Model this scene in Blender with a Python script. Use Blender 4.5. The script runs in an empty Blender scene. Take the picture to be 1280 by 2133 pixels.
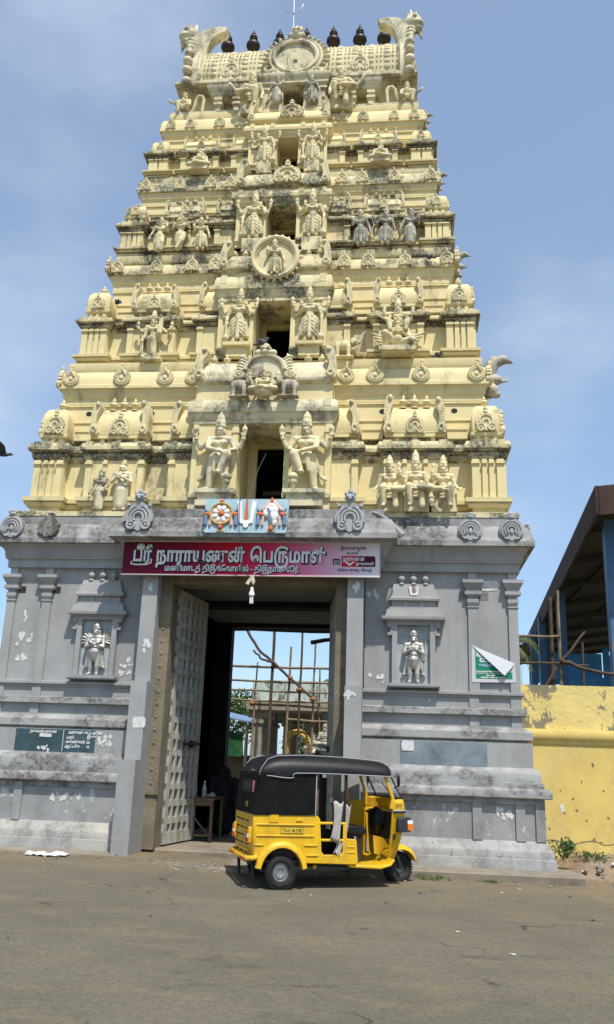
import bpy, math, random
from mathutils import Vector, Matrix
random.seed(11)
S = bpy.context.scene
C = S.collection
R = math.radians
PI = math.pi

# ---------------------------------------------------------------- camera
def make_camera():
    cam = bpy.data.cameras.new('camera'); o = bpy.data.objects.new('camera', cam); C.objects.link(o)
    p, y, r = R(16.239), R(6.4565), R(2.0279)
    f = Vector((-math.sin(y), math.cos(y), 0)); rt = Vector((math.cos(y), math.sin(y), 0)); up = Vector((0, 0, 1))
    f2 = f*math.cos(p) + up*math.sin(p); up2 = up*math.cos(p) - f*math.sin(p)
    rt3 = rt*math.cos(r) + up2*math.sin(r); up3 = up2*math.cos(r) - rt*math.sin(r)
    M = Matrix((rt3, up3, -f2)).transposed().to_4x4()
    M.translation = Vector((2.4997, -14.56, 1.68))
    o.matrix_world = M
    cam.sensor_fit = 'VERTICAL'; cam.sensor_height = 36; cam.lens = 36*1803.0/2133
    cam.clip_end = 3000
    S.camera = o
make_camera()

# ---------------------------------------------------------------- sky, sun, exposure
SUN = Vector((0.45, -1.0, 2.1)).normalized()
SKYOFF = (2.6, 5.5, 1.7)
def make_world():
    w = bpy.data.worlds.new('World'); S.world = w; w.use_nodes = True
    nt = w.node_tree; nt.nodes.clear()
    N = nt.nodes.new; L = nt.links.new
    out = N('ShaderNodeOutputWorld'); bg = N('ShaderNodeBackground'); bg.inputs['Strength'].default_value = 0.1
    sky = N('ShaderNodeTexSky'); sky.sky_type = 'NISHITA'; sky.sun_disc = False
    sky.sun_elevation = math.asin(SUN.z); sky.sun_rotation = math.atan2(SUN.x, SUN.y)
    sky.air_density = 1.0; sky.dust_density = 1.0; sky.ozone_density = 3.0; sky.altitude = 0
    tc = N('ShaderNodeTexCoord'); mp = N('ShaderNodeMapping'); mp.inputs['Scale'].default_value = (1.0, 1.0, 1.9)
    mp.inputs['Location'].default_value = SKYOFF
    L(tc.outputs['Generated'], mp.inputs['Vector'])
    n1 = N('ShaderNodeTexNoise'); n1.inputs['Scale'].default_value = 2.1; n1.inputs['Detail'].default_value = 7; n1.inputs['Roughness'].default_value = .52
    L(mp.outputs[0], n1.inputs['Vector'])
    cr = N('ShaderNodeValToRGB'); cr.color_ramp.elements[0].position = .46; cr.color_ramp.elements[1].position = .78
    cr.color_ramp.interpolation = 'EASE'
    cr.color_ramp.elements[0].color = (.25, .25, .25, 1); cr.color_ramp.elements[1].color = (.7, .7, .7, 1)
    L(n1.outputs['Fac'], cr.inputs['Fac'])
    tn = N('ShaderNodeMix'); tn.data_type = 'RGBA'; tn.blend_type = 'MULTIPLY'; tn.inputs['Factor'].default_value = 1; tn.inputs['B'].default_value = (1.20, 1.50, 1.64, 1)
    L(sky.outputs[0], tn.inputs['A'])
    mx = N('ShaderNodeMix'); mx.data_type = 'RGBA'
    mx.inputs['B'].default_value = (7.4, 8.4, 9.8, 1)
    L(cr.outputs['Color'], mx.inputs['Factor']); L(tn.outputs['Result'], mx.inputs['A'])
    L(mx.outputs['Result'], bg.inputs['Color']); L(bg.outputs[0], out.inputs['Surface'])
make_world()
def make_sun():
    l = bpy.data.lights.new('sun', 'SUN'); l.energy = 4.9; l.angle = R(0.9); l.color = (1, .955, .87)
    o = bpy.data.objects.new('sun', l); C.objects.link(o); o.location = (6, -12, 30)
    o.rotation_euler = SUN.to_track_quat('Z', 'Y').to_euler()
make_sun()
S.view_settings.view_transform = 'Standard'; S.view_settings.look = 'None'
S.view_settings.exposure = 0.10; S.view_settings.gamma = 1; S.view_settings.use_curve_mapping = False

# ---------------------------------------------------------------- materials
MATS = {}
def mat(name, col, rough=.85, var=.10, vscale=2.5, stain=None, samt=.6, sscale=1.6, slo=.50, shi=.66, streak=.5,
        bump=.25, bscale=40, metal=0, spec=.35, coords='P', coat=0, top=0, topcol=None, fleck=None, flo=.60, fscale=9, emit=0, alpha=1, trans=0, second=None, s2amt=.4):
    if name in MATS: return MATS[name]
    m = bpy.data.materials.new(name); m.use_nodes = True; nt = m.node_tree
    N = nt.nodes.new; L = nt.links.new
    b = nt.nodes['Principled BSDF']
    b.inputs['Roughness'].default_value = rough; b.inputs['Metallic'].default_value = metal
    b.inputs['Specular IOR Level'].default_value = spec
    if coat: b.inputs['Coat Weight'].default_value = coat; b.inputs['Coat Roughness'].default_value = .08
    if alpha < 1: b.inputs['Alpha'].default_value = alpha
    if trans: b.inputs['Transmission Weight'].default_value = trans
    if coords == 'P':
        pos = N('ShaderNodeNewGeometry').outputs['Position']
    else:
        pos = N('ShaderNodeTexCoord').outputs['Object']
    def noise(scale, detail, rgh=.6, sc=None, off=None):
        n = N('ShaderNodeTexNoise'); n.inputs['Scale'].default_value = scale; n.inputs['Detail'].default_value = detail; n.inputs['Roughness'].default_value = rgh
        src = pos
        if sc or off:
            mp = N('ShaderNodeMapping')
            if sc: mp.inputs['Scale'].default_value = sc
            if off: mp.inputs['Location'].default_value = off
            L(pos, mp.inputs['Vector']); src = mp.outputs[0]
        L(src, n.inputs['Vector']); return n.outputs['Fac']
    def ramp(f, lo, hi, a=0., z=1.):
        r = N('ShaderNodeMapRange'); r.interpolation_type = 'SMOOTHSTEP'
        r.inputs['From Min'].default_value = lo; r.inputs['From Max'].default_value = hi
        r.inputs['To Min'].default_value = a; r.inputs['To Max'].default_value = z
        L(f, r.inputs['Value']); return r.outputs[0]
    def mix(f, a, c):
        x = N('ShaderNodeMix'); x.data_type = 'RGBA'
        if isinstance(f, float): x.inputs['Factor'].default_value = f
        else: L(f, x.inputs['Factor'])
        for k, v in (('A', a), ('B', c)):
            if isinstance(v, tuple): x.inputs[k].default_value = (*v, 1)
            else: L(v, x.inputs[k])
        return x.outputs['Result']
    def mul(a, c):
        x = N('ShaderNodeMath'); x.operation = 'MULTIPLY'; L(a, x.inputs[0])
        if isinstance(c, float): x.inputs[1].default_value = c
        else: L(c, x.inputs[1])
        return x.outputs[0]
    lo = tuple(max(0, c*(1-var)) for c in col); hi = tuple(min(1, c*(1+var)) for c in col)
    c = mix(ramp(noise(vscale, 6), .3, .7), lo, hi)
    if second:
        c = mix(ramp(noise(vscale*.35, 7, .65, off=(9, 2, 4)), .46, .62, 0, s2amt), c, second)
    if stain:
        st = ramp(noise(sscale, 10, .68, (1, 1, streak), (3.1, 0, 7.3)), slo, shi, 0, samt)
        fine = ramp(noise(sscale*9, 6, .7), .35, .6, .35, 1)
        c = mix(mul(st, fine), c, stain)
    if top:
        g = N('ShaderNodeNewGeometry'); sp = N('ShaderNodeSeparateXYZ'); L(g.outputs['Normal'], sp.inputs[0])
        up = ramp(sp.outputs['Z'], .3, .8); tn = ramp(noise(sscale*2.2, 8, .7, off=(5, 5, 1)), .40, .62, 0, top)
        c = mix(mul(up, tn), c, topcol or stain)
    if fleck:
        c = mix(ramp(noise(fscale, 8, .75, (1, 1, .7), (1, 4, 2)), flo, flo+.02), c, fleck)
    L(c, b.inputs['Base Color'])
    if bump:
        bn = N('ShaderNodeBump'); bn.inputs['Strength'].default_value = bump; bn.inputs['Distance'].default_value = .02
        L(noise(bscale, 6, .65), bn.inputs['Height']); L(bn.outputs[0], b.inputs['Normal'])
    if emit:
        b.inputs['Emission Color'].default_value = (*col, 1); b.inputs['Emission Strength'].default_value = emit
    MATS[name] = m
    return m

DARK = (.055, .05, .042)
YEL = mat('yellow_stucco', (.71, .60, .325), stain=(.15, .13, .095), samt=.72, slo=.52, shi=.66, sscale=1.3, streak=.4, var=.05, top=.6, topcol=(.2, .18, .14))
YELC = mat('weathered_yellow_stucco', (.69, .595, .345), stain=(.07, .078, .066), samt=.95, slo=.42, shi=.56, sscale=2.2, streak=.8, var=.10, top=.75, topcol=(.13, .12, .105), bump=.4)
YELP = mat('pale_weathered_stucco', (.67, .60, .40), stain=(.10, .095, .085), samt=.9, slo=.45, shi=.62, sscale=2.4, streak=.6, var=.10, top=.5, topcol=(.25, .23, .2), bump=.4)
STAT = mat('statue_stucco', (.66, .57, .34), stain=(.12, .11, .095), samt=.8, slo=.48, shi=.66, sscale=3.4, streak=.6, var=.12, vscale=9, bump=.35, bscale=60)
STATG = mat('grey_weathered_statue_stucco', (.47, .43, .33), stain=(.10, .095, .085), samt=.85, slo=.42, shi=.62, sscale=4, streak=.6, var=.15, vscale=9, bump=.35, bscale=60)
ROOF = mat('roof_stucco', (.60, .53, .32), stain=(.2, .17, .12), samt=.75, slo=.48, shi=.66, sscale=2.5, streak=.6, var=.12, vscale=5, bump=.4)
GREY = mat('grey_wall_paint', (.325, .320, .313), stain=(.20, .20, .20), samt=.5, slo=.46, shi=.64, sscale=1.6, streak=.16, var=.10, vscale=1.6, bump=.2, second=(.36, .36, .36), s2amt=.3)
GREYD = mat('stained_grey_paint', (.325, .322, .318), stain=(.075, .072, .068), samt=.85, slo=.46, shi=.60, sscale=1.7, streak=1.2, var=.12, vscale=2, bump=.5, second=(.40, .395, .38), s2amt=.45, top=.5, topcol=(.14, .135, .125))
GREYK = mat('mildewed_grey_cornice', (.32, .315, .305), stain=(.075, .07, .062), samt=.9, slo=.44, shi=.60, sscale=1.5, streak=.9, var=.15, vscale=2, bump=.5, top=.55, topcol=(.09, .085, .075))
GREYF = mat('flaking_grey_paint', (.29, .288, .285), stain=(.13, .13, .13), samt=.7, slo=.46, shi=.62, sscale=1.4, var=.14, vscale=2, bump=.4, fleck=(.52, .51, .49), flo=.60, fscale=5)
GREYB = mat('base_grey_lime_wash', (.345, .338, .328), stain=(.16, .15, .135), samt=.7, slo=.46, shi=.62, sscale=2, var=.15, vscale=2, bump=.5, second=(.47, .44, .37), s2amt=.75, fleck=(.19, .185, .18), flo=.60, fscale=6)
ORN = mat('grey_ornament_paint', (.36, .362, .365), stain=(.2, .2, .2), samt=.5, sscale=4, var=.1, bump=.3)
STONE = mat('brown_stone', (.20, .165, .11), stain=(.09, .075, .055), samt=.7, sscale=3, var=.2, bump=.6, bscale=30, second=(.27, .24, .19), s2amt=.4)
INNER = mat('shade_dark_plaster', (.022, .022, .024), var=.25, bump=.3)  # near-black: deep shade of passage and chambers is put into the colour
KAL = mat('dark_copper', (.035, .022, .018), rough=.45, metal=.35, var=.2, bump=.1)
SILV = mat('silver_paint', (.50, .49, .44), rough=.46, metal=.5, var=.15, vscale=12, bump=.15, stain=(.3, .29, .25), samt=.5, sscale=8)

# ---------------------------------------------------------------- mesh builder
class MB:
    def __init__(s): s.v = []; s.f = []
    def add(s, vs, fs):
        o = len(s.v); s.v += [tuple(p) for p in vs]; s.f += [tuple(i+o for i in f) for f in fs]; return s
    def box(s, x0, x1, y0, y1, z0, z1):
        return s.add([(x0,y0,z0),(x1,y0,z0),(x1,y1,z0),(x0,y1,z0),(x0,y0,z1),(x1,y0,z1),(x1,y1,z1),(x0,y1,z1)],
                     [(0,3,2,1),(4,5,6,7),(0,1,5,4),(1,2,6,5),(2,3,7,6),(3,0,4,7)])
    def sweep(s, plan, prof, caps=True):
        n = len(plan); rings = []
        P = [Vector((x, y)) for x, y in plan]
        nr = []
        for i in range(n):
            d = P[(i+1) % n]-P[i]; d.normalize(); nr.append(Vector((d.y, -d.x)))
        off = []
        for i in range(n):
            a, b = nr[i-1], nr[i]; off.append((a+b)/max(.25, 1+a.dot(b)))
        vs = []
        for o, z in prof:
            vs += [(P[i].x+off[i].x*o, P[i].y+off[i].y*o, z) for i in range(n)]
        fs = []
        for k in range(len(prof)-1):
            for i in range(n):
                j = (i+1) % n
                fs.append((k*n+i, k*n+j, (k+1)*n+j, (k+1)*n+i))
        if caps:
            fs.append(tuple(reversed(range(n)))); k = (len(prof)-1)*n; fs.append(tuple(range(k, k+n)))
        return s.add(vs, fs)
    def run(s, path, prof):
        # open moulding run: path of (x,y), closed profile of (offset,z); outside is on the right of the path
        P = [Vector(p) for p in path]; n = len(P); nr = []
        for i in range(n-1):
            d = P[i+1]-P[i]; d.normalize(); nr.append(Vector((d.y, -d.x)))
        off = [nr[0]] + [(nr[i-1]+nr[i])/max(.25, 1+nr[i-1].dot(nr[i])) for i in range(1, n-1)] + [nr[-1]]
        m = len(prof); vs = []; fs = []
        for i in range(n):
            vs += [(P[i].x+off[i].x*o, P[i].y+off[i].y*o, z) for o, z in prof]
        for i in range(n-1):
            for k in range(m):
                l = (k+1) % m
                fs.append((i*m+k, (i+1)*m+k, (i+1)*m+l, i*m+l))
        fs.append(tuple(range(m))); fs.append(tuple(reversed(range((n-1)*m, n*m))))
        return s.add(vs, fs)
    def prism(s, poly, a, b, ax='y', M=None):
        # poly in the two other axes, extruded from a to b along ax
        n = len(poly)
        def mk(p, t):
            if ax == 'y': q = (p[0], t, p[1])
            elif ax == 'x': q = (t, p[0], p[1])
            else: q = (p[0], p[1], t)
            return tuple(M @ Vector(q)) if M else q
        vs = [mk(p, a) for p in poly]+[mk(p, b) for p in poly]
        fs = [tuple(range(n)), tuple(reversed(range(n, 2*n)))]+[(i, i+n, (i+1) % n+n, (i+1) % n) for i in range(n)]
        return s.add(vs, fs)
    def lathe(s, prof, n=14, c=(0, 0, 0), M=None, caps=True):
        vs = []; fs = []; m = len(prof)
        for r, z in prof:
            for i in range(n):
                a = 2*PI*i/n; q = Vector((r*math.cos(a), r*math.sin(a), z))
                if M: q = M @ q
                vs.append(tuple(q+Vector(c)))
        for k in range(m-1):
            for i in range(n):
                j = (i+1) % n; fs.append((k*n+i, k*n+j, (k+1)*n+j, (k+1)*n+i))
        if caps: fs.append(tuple(reversed(range(n)))); fs.append(tuple(range((m-1)*n, m*n)))
        return s.add(vs, fs)
    def ell(s, c, r, n=12, m=8, M=None):
        vs = []; fs = []
        if not hasattr(r, '__len__'): r = (r, r, r)
        for k in range(1, m):
            t = PI*k/m
            for i in range(n):
                a = 2*PI*i/n; q = Vector((r[0]*math.sin(t)*math.cos(a), r[1]*math.sin(t)*math.sin(a), r[2]*math.cos(t)))
                if M: q = M @ q
                vs.append(tuple(q+Vector(c)))
        q = Vector((0, 0, r[2])); q2 = Vector((0, 0, -r[2]))
        if M: q = M @ q; q2 = M @ q2
        vs += [tuple(q+Vector(c)), tuple(q2+Vector(c))]
        for k in range(m-2):
            for i in range(n):
                j = (i+1) % n; fs.append((k*n+i, (k+1)*n+i, (k+1)*n+j, k*n+j))
        t = len(vs)-2
        for i in range(n):
            j = (i+1) % n; fs.append((t, i, j)); fs.append((t+1, (m-2)*n+j, (m-2)*n+i))
        return s.add(vs, fs)
    def tube(s, pts, rad, n=8, closed=False, caps=True, flat=1.0):
        P = [Vector(p) for p in pts]; m = len(P)
        if not hasattr(rad, '__len__'): rad = [rad]*m
        vs = []; fs = []; u = None
        for i in range(m):
            if closed: d = P[(i+1) % m]-P[i-1]
            else: d = P[min(i+1, m-1)]-P[max(i-1, 0)]
            if d.length < 1e-9: d = Vector((0, 0, 1))
            d.normalize()
            if u is None:
                u = d.orthogonal().normalized()
            else:
                u = (u-d*u.dot(d)); u = u.normalized() if u.length > 1e-6 else d.orthogonal().normalized()
            w = d.cross(u)
            for k in range(n):
                a = 2*PI*k/n; vs.append(tuple(P[i]+(u*math.cos(a)+w*math.sin(a)*flat)*rad[i]))
        for i in range(m if closed else m-1):
            j = (i+1) % m
            for k in range(n):
                l = (k+1) % n; fs.append((i*n+k, i*n+l, j*n+l, j*n+k))
        if not closed and caps:
            fs.append(tuple(reversed(range(n)))); fs.append(tuple(range((m-1)*n, m*n)))
        return s.add(vs, fs)
    def cap(s, p, q, r1, r2, n=10):
        p = Vector(p); q = Vector(q)
        s.tube([p, p.lerp(q, .5), q], [r1, (r1+r2)/2, r2], n)
        s.ell(p, r1*.995, n, 6); s.ell(q, r2*.995, n, 6); return s
    def ring(s, c, R0, r, n=24, k=8, ax='y', a0=0, a1=2*PI, sx=1, sz=1):
        pts = []; full = abs(a1-a0-2*PI) < 1e-6
        for i in range(n if full else n+1):
            a = a0+(a1-a0)*i/n
            d = (math.cos(a)*R0*sx, 0, math.sin(a)*R0*sz)
            if ax == 'x': d = (0, d[0], d[2])
            if ax == 'z': d = (d[0], d[2], 0)
            pts.append((c[0]+d[0], c[1]+d[1], c[2]+d[2]))
        return s.tube(pts, r, k, closed=full)
    def mesh(s, name, smooth=None):
        me = bpy.data.meshes.new(name); me.from_pydata(s.v, [], s.f); me.update(); me.validate()
        fix_normals(me)
        if smooth is not None:
            for p in me.polygons: p.use_smooth = True
            if smooth < 180: me.set_sharp_from_angle(angle=R(smooth))
        return me

import bmesh
def fix_normals(me):
    b = bmesh.new(); b.from_mesh(me); bmesh.ops.recalc_face_normals(b, faces=b.faces); b.to_mesh(me); b.free()

def put(name, me, m, parent=None, loc=None, rz=0, sc=None, rot=None):
    if isinstance(me, MB): me = me.mesh(name, 35)
    o = bpy.data.objects.new(name, me); C.objects.link(o)
    if m and not me.materials: me.materials.append(m)
    elif m and me.materials[0] is not m:
        o.material_slots[0].link = 'OBJECT'; o.material_slots[0].material = m
    if parent: o.parent = parent
    if loc: o.location = loc
    if rz: o.rotation_euler = (0, 0, rz)
    if rot: o.rotation_euler = rot
    if sc: o.scale = sc if hasattr(sc, '__len__') else (sc, sc, sc)
    return o
JR = random.Random(77)
def jit(o, a=.05, k=.06):
    o.rotation_euler[1] += JR.uniform(-a, a); q = 1+JR.uniform(-k, k); o.scale = (o.scale[0]*q*(1+JR.uniform(-.03, .03)), o.scale[1], o.scale[2]*q); return o
def empty(name, loc=(0, 0, 0), rz=0):
    o = bpy.data.objects.new(name, None); C.objects.link(o); o.location = loc; o.rotation_euler = (0, 0, rz); o.empty_display_size = .2
    return o
def tag(o, label, cat, group=None):
    o['label'] = label; o['category'] = cat
    if group: o['group'] = group
    return o
def struct(o, kind='structure'):
    o['kind'] = kind; return o
def disc_poly(r, n=24, sx=1, sz=1, c=(0, 0)):
    return [(c[0]+r*sx*math.cos(2*PI*i/n), c[1]+r*sz*math.sin(2*PI*i/n)) for i in range(n)]
def scallop(r, n, amp, k=5, c=(0, 0), sx=1, sz=1):
    pts = []
    for i in range(n*k):
        a = 2*PI*i/(n*k); rr = r+amp*abs(math.sin(a*n/2))
        pts.append((c[0]+rr*sx*math.cos(a), c[1]+rr*sz*math.sin(a)))
    return pts
def inst(name, src, parent, loc, rz=0, sc=None, m=None):
    # a copy of a part that shares its mesh, with copies of its children
    o = src.copy(); C.objects.link(o); o.parent = parent; o.location = loc; o.rotation_euler = (0, 0, rz)
    if sc: o.scale = sc if hasattr(sc, '__len__') else (sc, sc, sc)
    for ch in list(src.children):
        c = ch.copy(); C.objects.link(c); c.parent = o
    return o
PENDING = []
def remesh_later(mb, voxel, key, store):
    me = bpy.data.meshes.new(key); me.from_pydata(mb.v, [], mb.f); me.update(); fix_normals(me)
    o = bpy.data.objects.new('tmp', me); C.objects.link(o)
    md = o.modifiers.new('r', 'REMESH'); md.mode = 'VOXEL'; md.voxel_size = voxel; md.use_smooth_shade = True
    sm = o.modifiers.new('s', 'SMOOTH'); sm.factor = .25; sm.iterations = 1
    PENDING.append((o, key, store))
def flush():
    dg = bpy.context.evaluated_depsgraph_get(); dg.update()
    for o, key, store in PENDING:
        me = bpy.data.meshes.new_from_object(o.evaluated_get(dg)); me.name = key; store[key] = me
    for o, key, store in PENDING:
        m0 = o.data; bpy.data.objects.remove(o); bpy.data.meshes.remove(m0)
    PENDING.clear()
def text_mesh(s, size, bold=0, ext=.004, align='LEFT', shear=0):
    cu = bpy.data.curves.new('lettering', 'FONT'); cu.body = s; cu.size = size; cu.extrude = ext; cu.offset = bold; cu.align_x = align; cu.shear = shear
    cu.resolution_u = 2
    o = bpy.data.objects.new('tmp', cu); C.objects.link(o)
    dg = bpy.context.evaluated_depsgraph_get(); dg.update()
    me = bpy.data.meshes.new_from_object(o.evaluated_get(dg)); bpy.data.objects.remove(o); bpy.data.curves.remove(cu)
    me.name = 'lettering'
    return me
# ---------------------------------------------------------------- ground
def smooth(a, b, x):
    t = max(0, min(1, (x-a)/(b-a))); return t*t*(3-2*t)
def gz(x, y):
    return .10 + .05*smooth(-2.6, -1.0, y) + .10*smooth(1.5, -1.8, x)*smooth(-4.5, -1.0, y)
def make_ground():
    xs = [-400, -120, -50, -25, -14]+[-10+.5*i for i in range(41)]+[14, 25, 50, 120, 400]
    ys = [-300, -100, -40, -22]+[-16+.5*i for i in range(33)]+[1.0, 3, 6, 9, 13, 20, 40, 90, 200, 500, 900]
    vs = [(x, y, gz(x, y)) for y in ys for x in xs]; n = len(xs)
    fs = [(j*n+i, j*n+i+1, (j+1)*n+i+1, (j+1)*n+i) for j in range(len(ys)-1) for i in range(n-1)]
    mb = MB().add(vs, fs)
    me = mb.mesh('ground', 180)
    m = bpy.data.materials.new('dusty_asphalt'); m.use_nodes = True; nt = m.node_tree; N = nt.nodes.new; L = nt.links.new
    b = nt.nodes['Principled BSDF']; b.inputs['Roughness'].default_value = .93; b.inputs['Specular IOR Level'].default_value = .2
    g = N('ShaderNodeNewGeometry'); pos = g.outputs['Position']
    def noise(sc, d, r=.6, s=(1, 1, 1), off=(0, 0, 0)):
        mp = N('ShaderNodeMapping'); mp.inputs['Scale'].default_value = s; mp.inputs['Location'].default_value = off; L(pos, mp.inputs[0])
        n = N('ShaderNodeTexNoise'); n.inputs['Scale'].default_value = sc; n.inputs['Detail'].default_value = d; n.inputs['Roughness'].default_value = r
        L(mp.outputs[0], n.inputs['Vector']); return n.outputs['Fac']
    def rmp(f, lo, hi, a=0, z=1):
        r = N('ShaderNodeMapRange'); r.interpolation_type = 'SMOOTHSTEP'
        for k, v in zip(('From Min', 'From Max', 'To Min', 'To Max'), (lo, hi, a, z)): r.inputs[k].default_value = v
        L(f, r.inputs['Value']); return r.outputs[0]
    def mix(f, a, c):
        x = N('ShaderNodeMix'); x.data_type = 'RGBA'; L(f, x.inputs['Factor'])
        for k, v in (('A', a), ('B', c)):
            if isinstance(v, tuple): x.inputs[k].default_value = (*v, 1)
            else: L(v, x.inputs[k])
        return x.outputs['Result']
    def math2(op, a, c):
        x = N('ShaderNodeMath'); x.operation = op; x.use_clamp = True; L(a, x.inputs[0])
        if isinstance(c, (int, float)): x.inputs[1].default_value = c
        else: L(c, x.inputs[1])
        return x.outputs[0]
    c = mix(rmp(noise(.45, 9, .7), .38, .62), (.105, .094, .066), (.150, .132, .094))
    c = mix(rmp(noise(130, 3, .7), .3, .75), c, (.20, .178, .13))             # aggregate grain
    c = mix(rmp(noise(95, 2, .5, off=(4, 4, 0)), .60, .70, 0, .7), c, (.04, .036, .027))
    c = mix(rmp(noise(.9, 8, .68, (1, 2.2, 1), (3, 1, 0)), .50, .64, 0, .75), c, (.20, .165, .105))   # blown sand patches
    c = mix(rmp(noise(2.6, 6, .7, (.6, 2.8, 1), (8, 3, 0)), .60, .70, 0, .6), c, (.215, .18, .12))
    c = mix(rmp(noise(7, 4, .7, (.5, 3, 1), (1, 9, 0)), .70, .74, 0, .6), c, (.05, .045, .035))
    c = mix(rmp(noise(.8, 9, .72, (1, 1.6, 1), (6, 6, 0)), .56, .68, 0, .55), c, (.062, .056, .046))      # older dark tar
    c = mix(rmp(noise(38, 3, .6, (.5, 1.6, 1), (2, 2, 0)), .66, .72, 0, .6), c, (.05, .044, .033))
    vo = N('ShaderNodeTexVoronoi'); vo.feature = 'DISTANCE_TO_EDGE'; vo.inputs['Scale'].default_value = .55
    wn = N('ShaderNodeTexNoise'); wn.inputs['Scale'].default_value = 2.5; wn.inputs['Detail'].default_value = 6; L(pos, wn.inputs['Vector'])
    va = N('ShaderNodeVectorMath'); va.operation = 'MULTIPLY_ADD'; L(wn.outputs['Color'], va.inputs[0]); va.inputs[1].default_value = (.7, .7, 0); L(pos, va.inputs[2]); L(va.outputs[0], vo.inputs['Vector'])
    c = mix(math2('MULTIPLY', rmp(vo.outputs['Distance'], .012, .003), rmp(noise(.7, 4, .6, off=(3, 8, 0)), .50, .60, 0, .8)), c, (.035, .03, .024))
    c = mix(rmp(noise(34, 5, .75, off=(7, 1, 0)), .42, .62, 0, .45), c, (.06, .053, .04))
    c = mix(rmp(noise(30, 5, .75, off=(1, 5, 0)), .58, .70, 0, .5), c, (.26, .23, .17))
    # sand gathers along the foot of the gateway
    sp = N('ShaderNodeSeparateXYZ'); L(pos, sp.inputs[0])
    band = math2('MULTIPLY', rmp(sp.outputs['Y'], -2.3, -1.2), rmp(sp.outputs['X'], 9, 8, 0, 1))
    c = mix(math2('MULTIPLY', band, rmp(noise(1.3, 8, .7), .36, .52, 0, .8)), c, (.20, .155, .095))
    right = rmp(sp.outputs['X'], 4.4, 6.0)
    c = mix(math2('MULTIPLY', right, rmp(noise(1.1, 8, .7, off=(2, 7, 0)), .40, .56, 0, .9)), c, (.225, .165, .095))
    L(c, b.inputs['Base Color'])
    bp = N('ShaderNodeBump'); bp.inputs['Strength'].default_value = .7; bp.inputs['Distance'].default_value = .012
    L(noise(120, 4, .7), bp.inputs['Height']); bp2 = N('ShaderNodeBump'); bp2.inputs['Strength'].default_value = .5; bp2.inputs['Distance'].default_value = .06
    L(noise(3, 6, .6), bp2.inputs['Height']); L(bp.outputs[0], bp2.inputs['Normal']); L(bp2.outputs[0], b.inputs['Normal'])
    struct(put('ground', me, m))
make_ground()
CONC = mat('dusty_concrete', (.22, .19, .145), stain=(.12, .10, .075), samt=.7, sscale=2, var=.2, bump=.6, second=(.27, .2, .11), s2amt=.6)
struct(put('kerb', MB().run([(1.78, -1.0), (5.12, -1.0), (5.12, 6.0)], [(0, 0), (0, .25), (-.03, .275), (-1.2, .28), (-1.2, 0)]), CONC))
struct(put('kerb', MB().run([(-6.0, 5.0), (-6.0, -.98), (-1.78, -.98)], [(0, 0), (0, .255), (-.03, .27), (-1.2, .275), (-1.2, 0)]), CONC))
struct(put('step', MB().run([(-1.77, -.82), (1.77, -.82)], [(0, 0), (0, .17), (-.03, .195), (-.95, .2), (-.95, 0)]), CONC))
struct(put('step', MB().run([(-1.60, .0), (1.60, .0)], [(0, .1), (0, .27), (-.03, .298), (-6.3, .30), (-6.3, .1)]), CONC))

# ---------------------------------------------------------------- gateway tower: grey base
tower = tag(empty('temple_gateway_tower'), 'tall tiered yellow temple gateway tower on a grey painted stone base', 'temple tower')
XW, DEP = 4.39, 6.2
def pathR(x0=1.885): return [(x0, 0), (XW, 0), (XW, DEP)]
def pathL(x0=1.885): return [(-XW, DEP), (-XW, 0), (-x0, 0)]
IN = -.25
def course(name, prof, m, both=True):
    pr = [(IN, prof[0][1])] + prof + [(IN, prof[-1][1])]
    a = put(name, MB().run(pathR(), pr), m, tower); b = put(name, MB().run(pathL(), pr), m, tower)
    return a, b
for sx in (-1, 1):
    x0, x1 = (1.9, XW-.01) if sx > 0 else (-XW+.01, -1.9)
    wb = put('wall_block', MB().box(x0, x1, .0, DEP, 0, 5.1), GREY, tower)
    # pilasters of the main wall
    for a, b in ((3.62, 3.785), (4.28, 4.435)):
        mb = MB()
        xa, xb = (a, b) if sx > 0 else (-b, -a)
        xm = (xa+xb)/2; w = (xb-xa)/2
        def blk(hw, pr, z0, z1, hw2=None, pr2=None):
            hw2 = hw if hw2 is None else hw2; pr2 = pr if pr2 is None else pr2
            mb.add([(xm-hw, -pr, z0), (xm+hw, -pr, z0), (xm+hw, .02, z0), (xm-hw, .02, z0), (xm-hw2, -pr2, z1), (xm+hw2, -pr2, z1), (xm+hw2, .02, z1), (xm-hw2, .02, z1)],
                   [(0,3,2,1),(4,5,6,7),(0,1,5,4),(1,2,6,5),(2,3,7,6),(3,0,4,7)])
        blk(w, .045, 2.905, 4.285); blk(w+.012, .06, 4.285, 4.31); blk(w-.01, .05, 4.31, 4.33)
        blk(w-.005, .06, 4.33, 4.37, w+.012, .075); blk(w+.012, .075, 4.37, 4.42); blk(w+.005, .07, 4.42, 4.46, w-.02, .05)
        blk(w-.01, .06, 4.46, 4.50, w+.05, .10); blk(w+.055, .105, 4.50, 4.555); blk(w+.03, .08, 4.555, 4.60)
        blk(w+.04, .09, 4.60, 4.69, w+.085, .145); blk(w+.09, .15, 4.69, 4.745); blk(w-.01, .05, 4.745, 4.875)
        put('wall_pilaster', mb, GREY, wb)
        if sx > 0 and b > 4:
            pass
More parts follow.
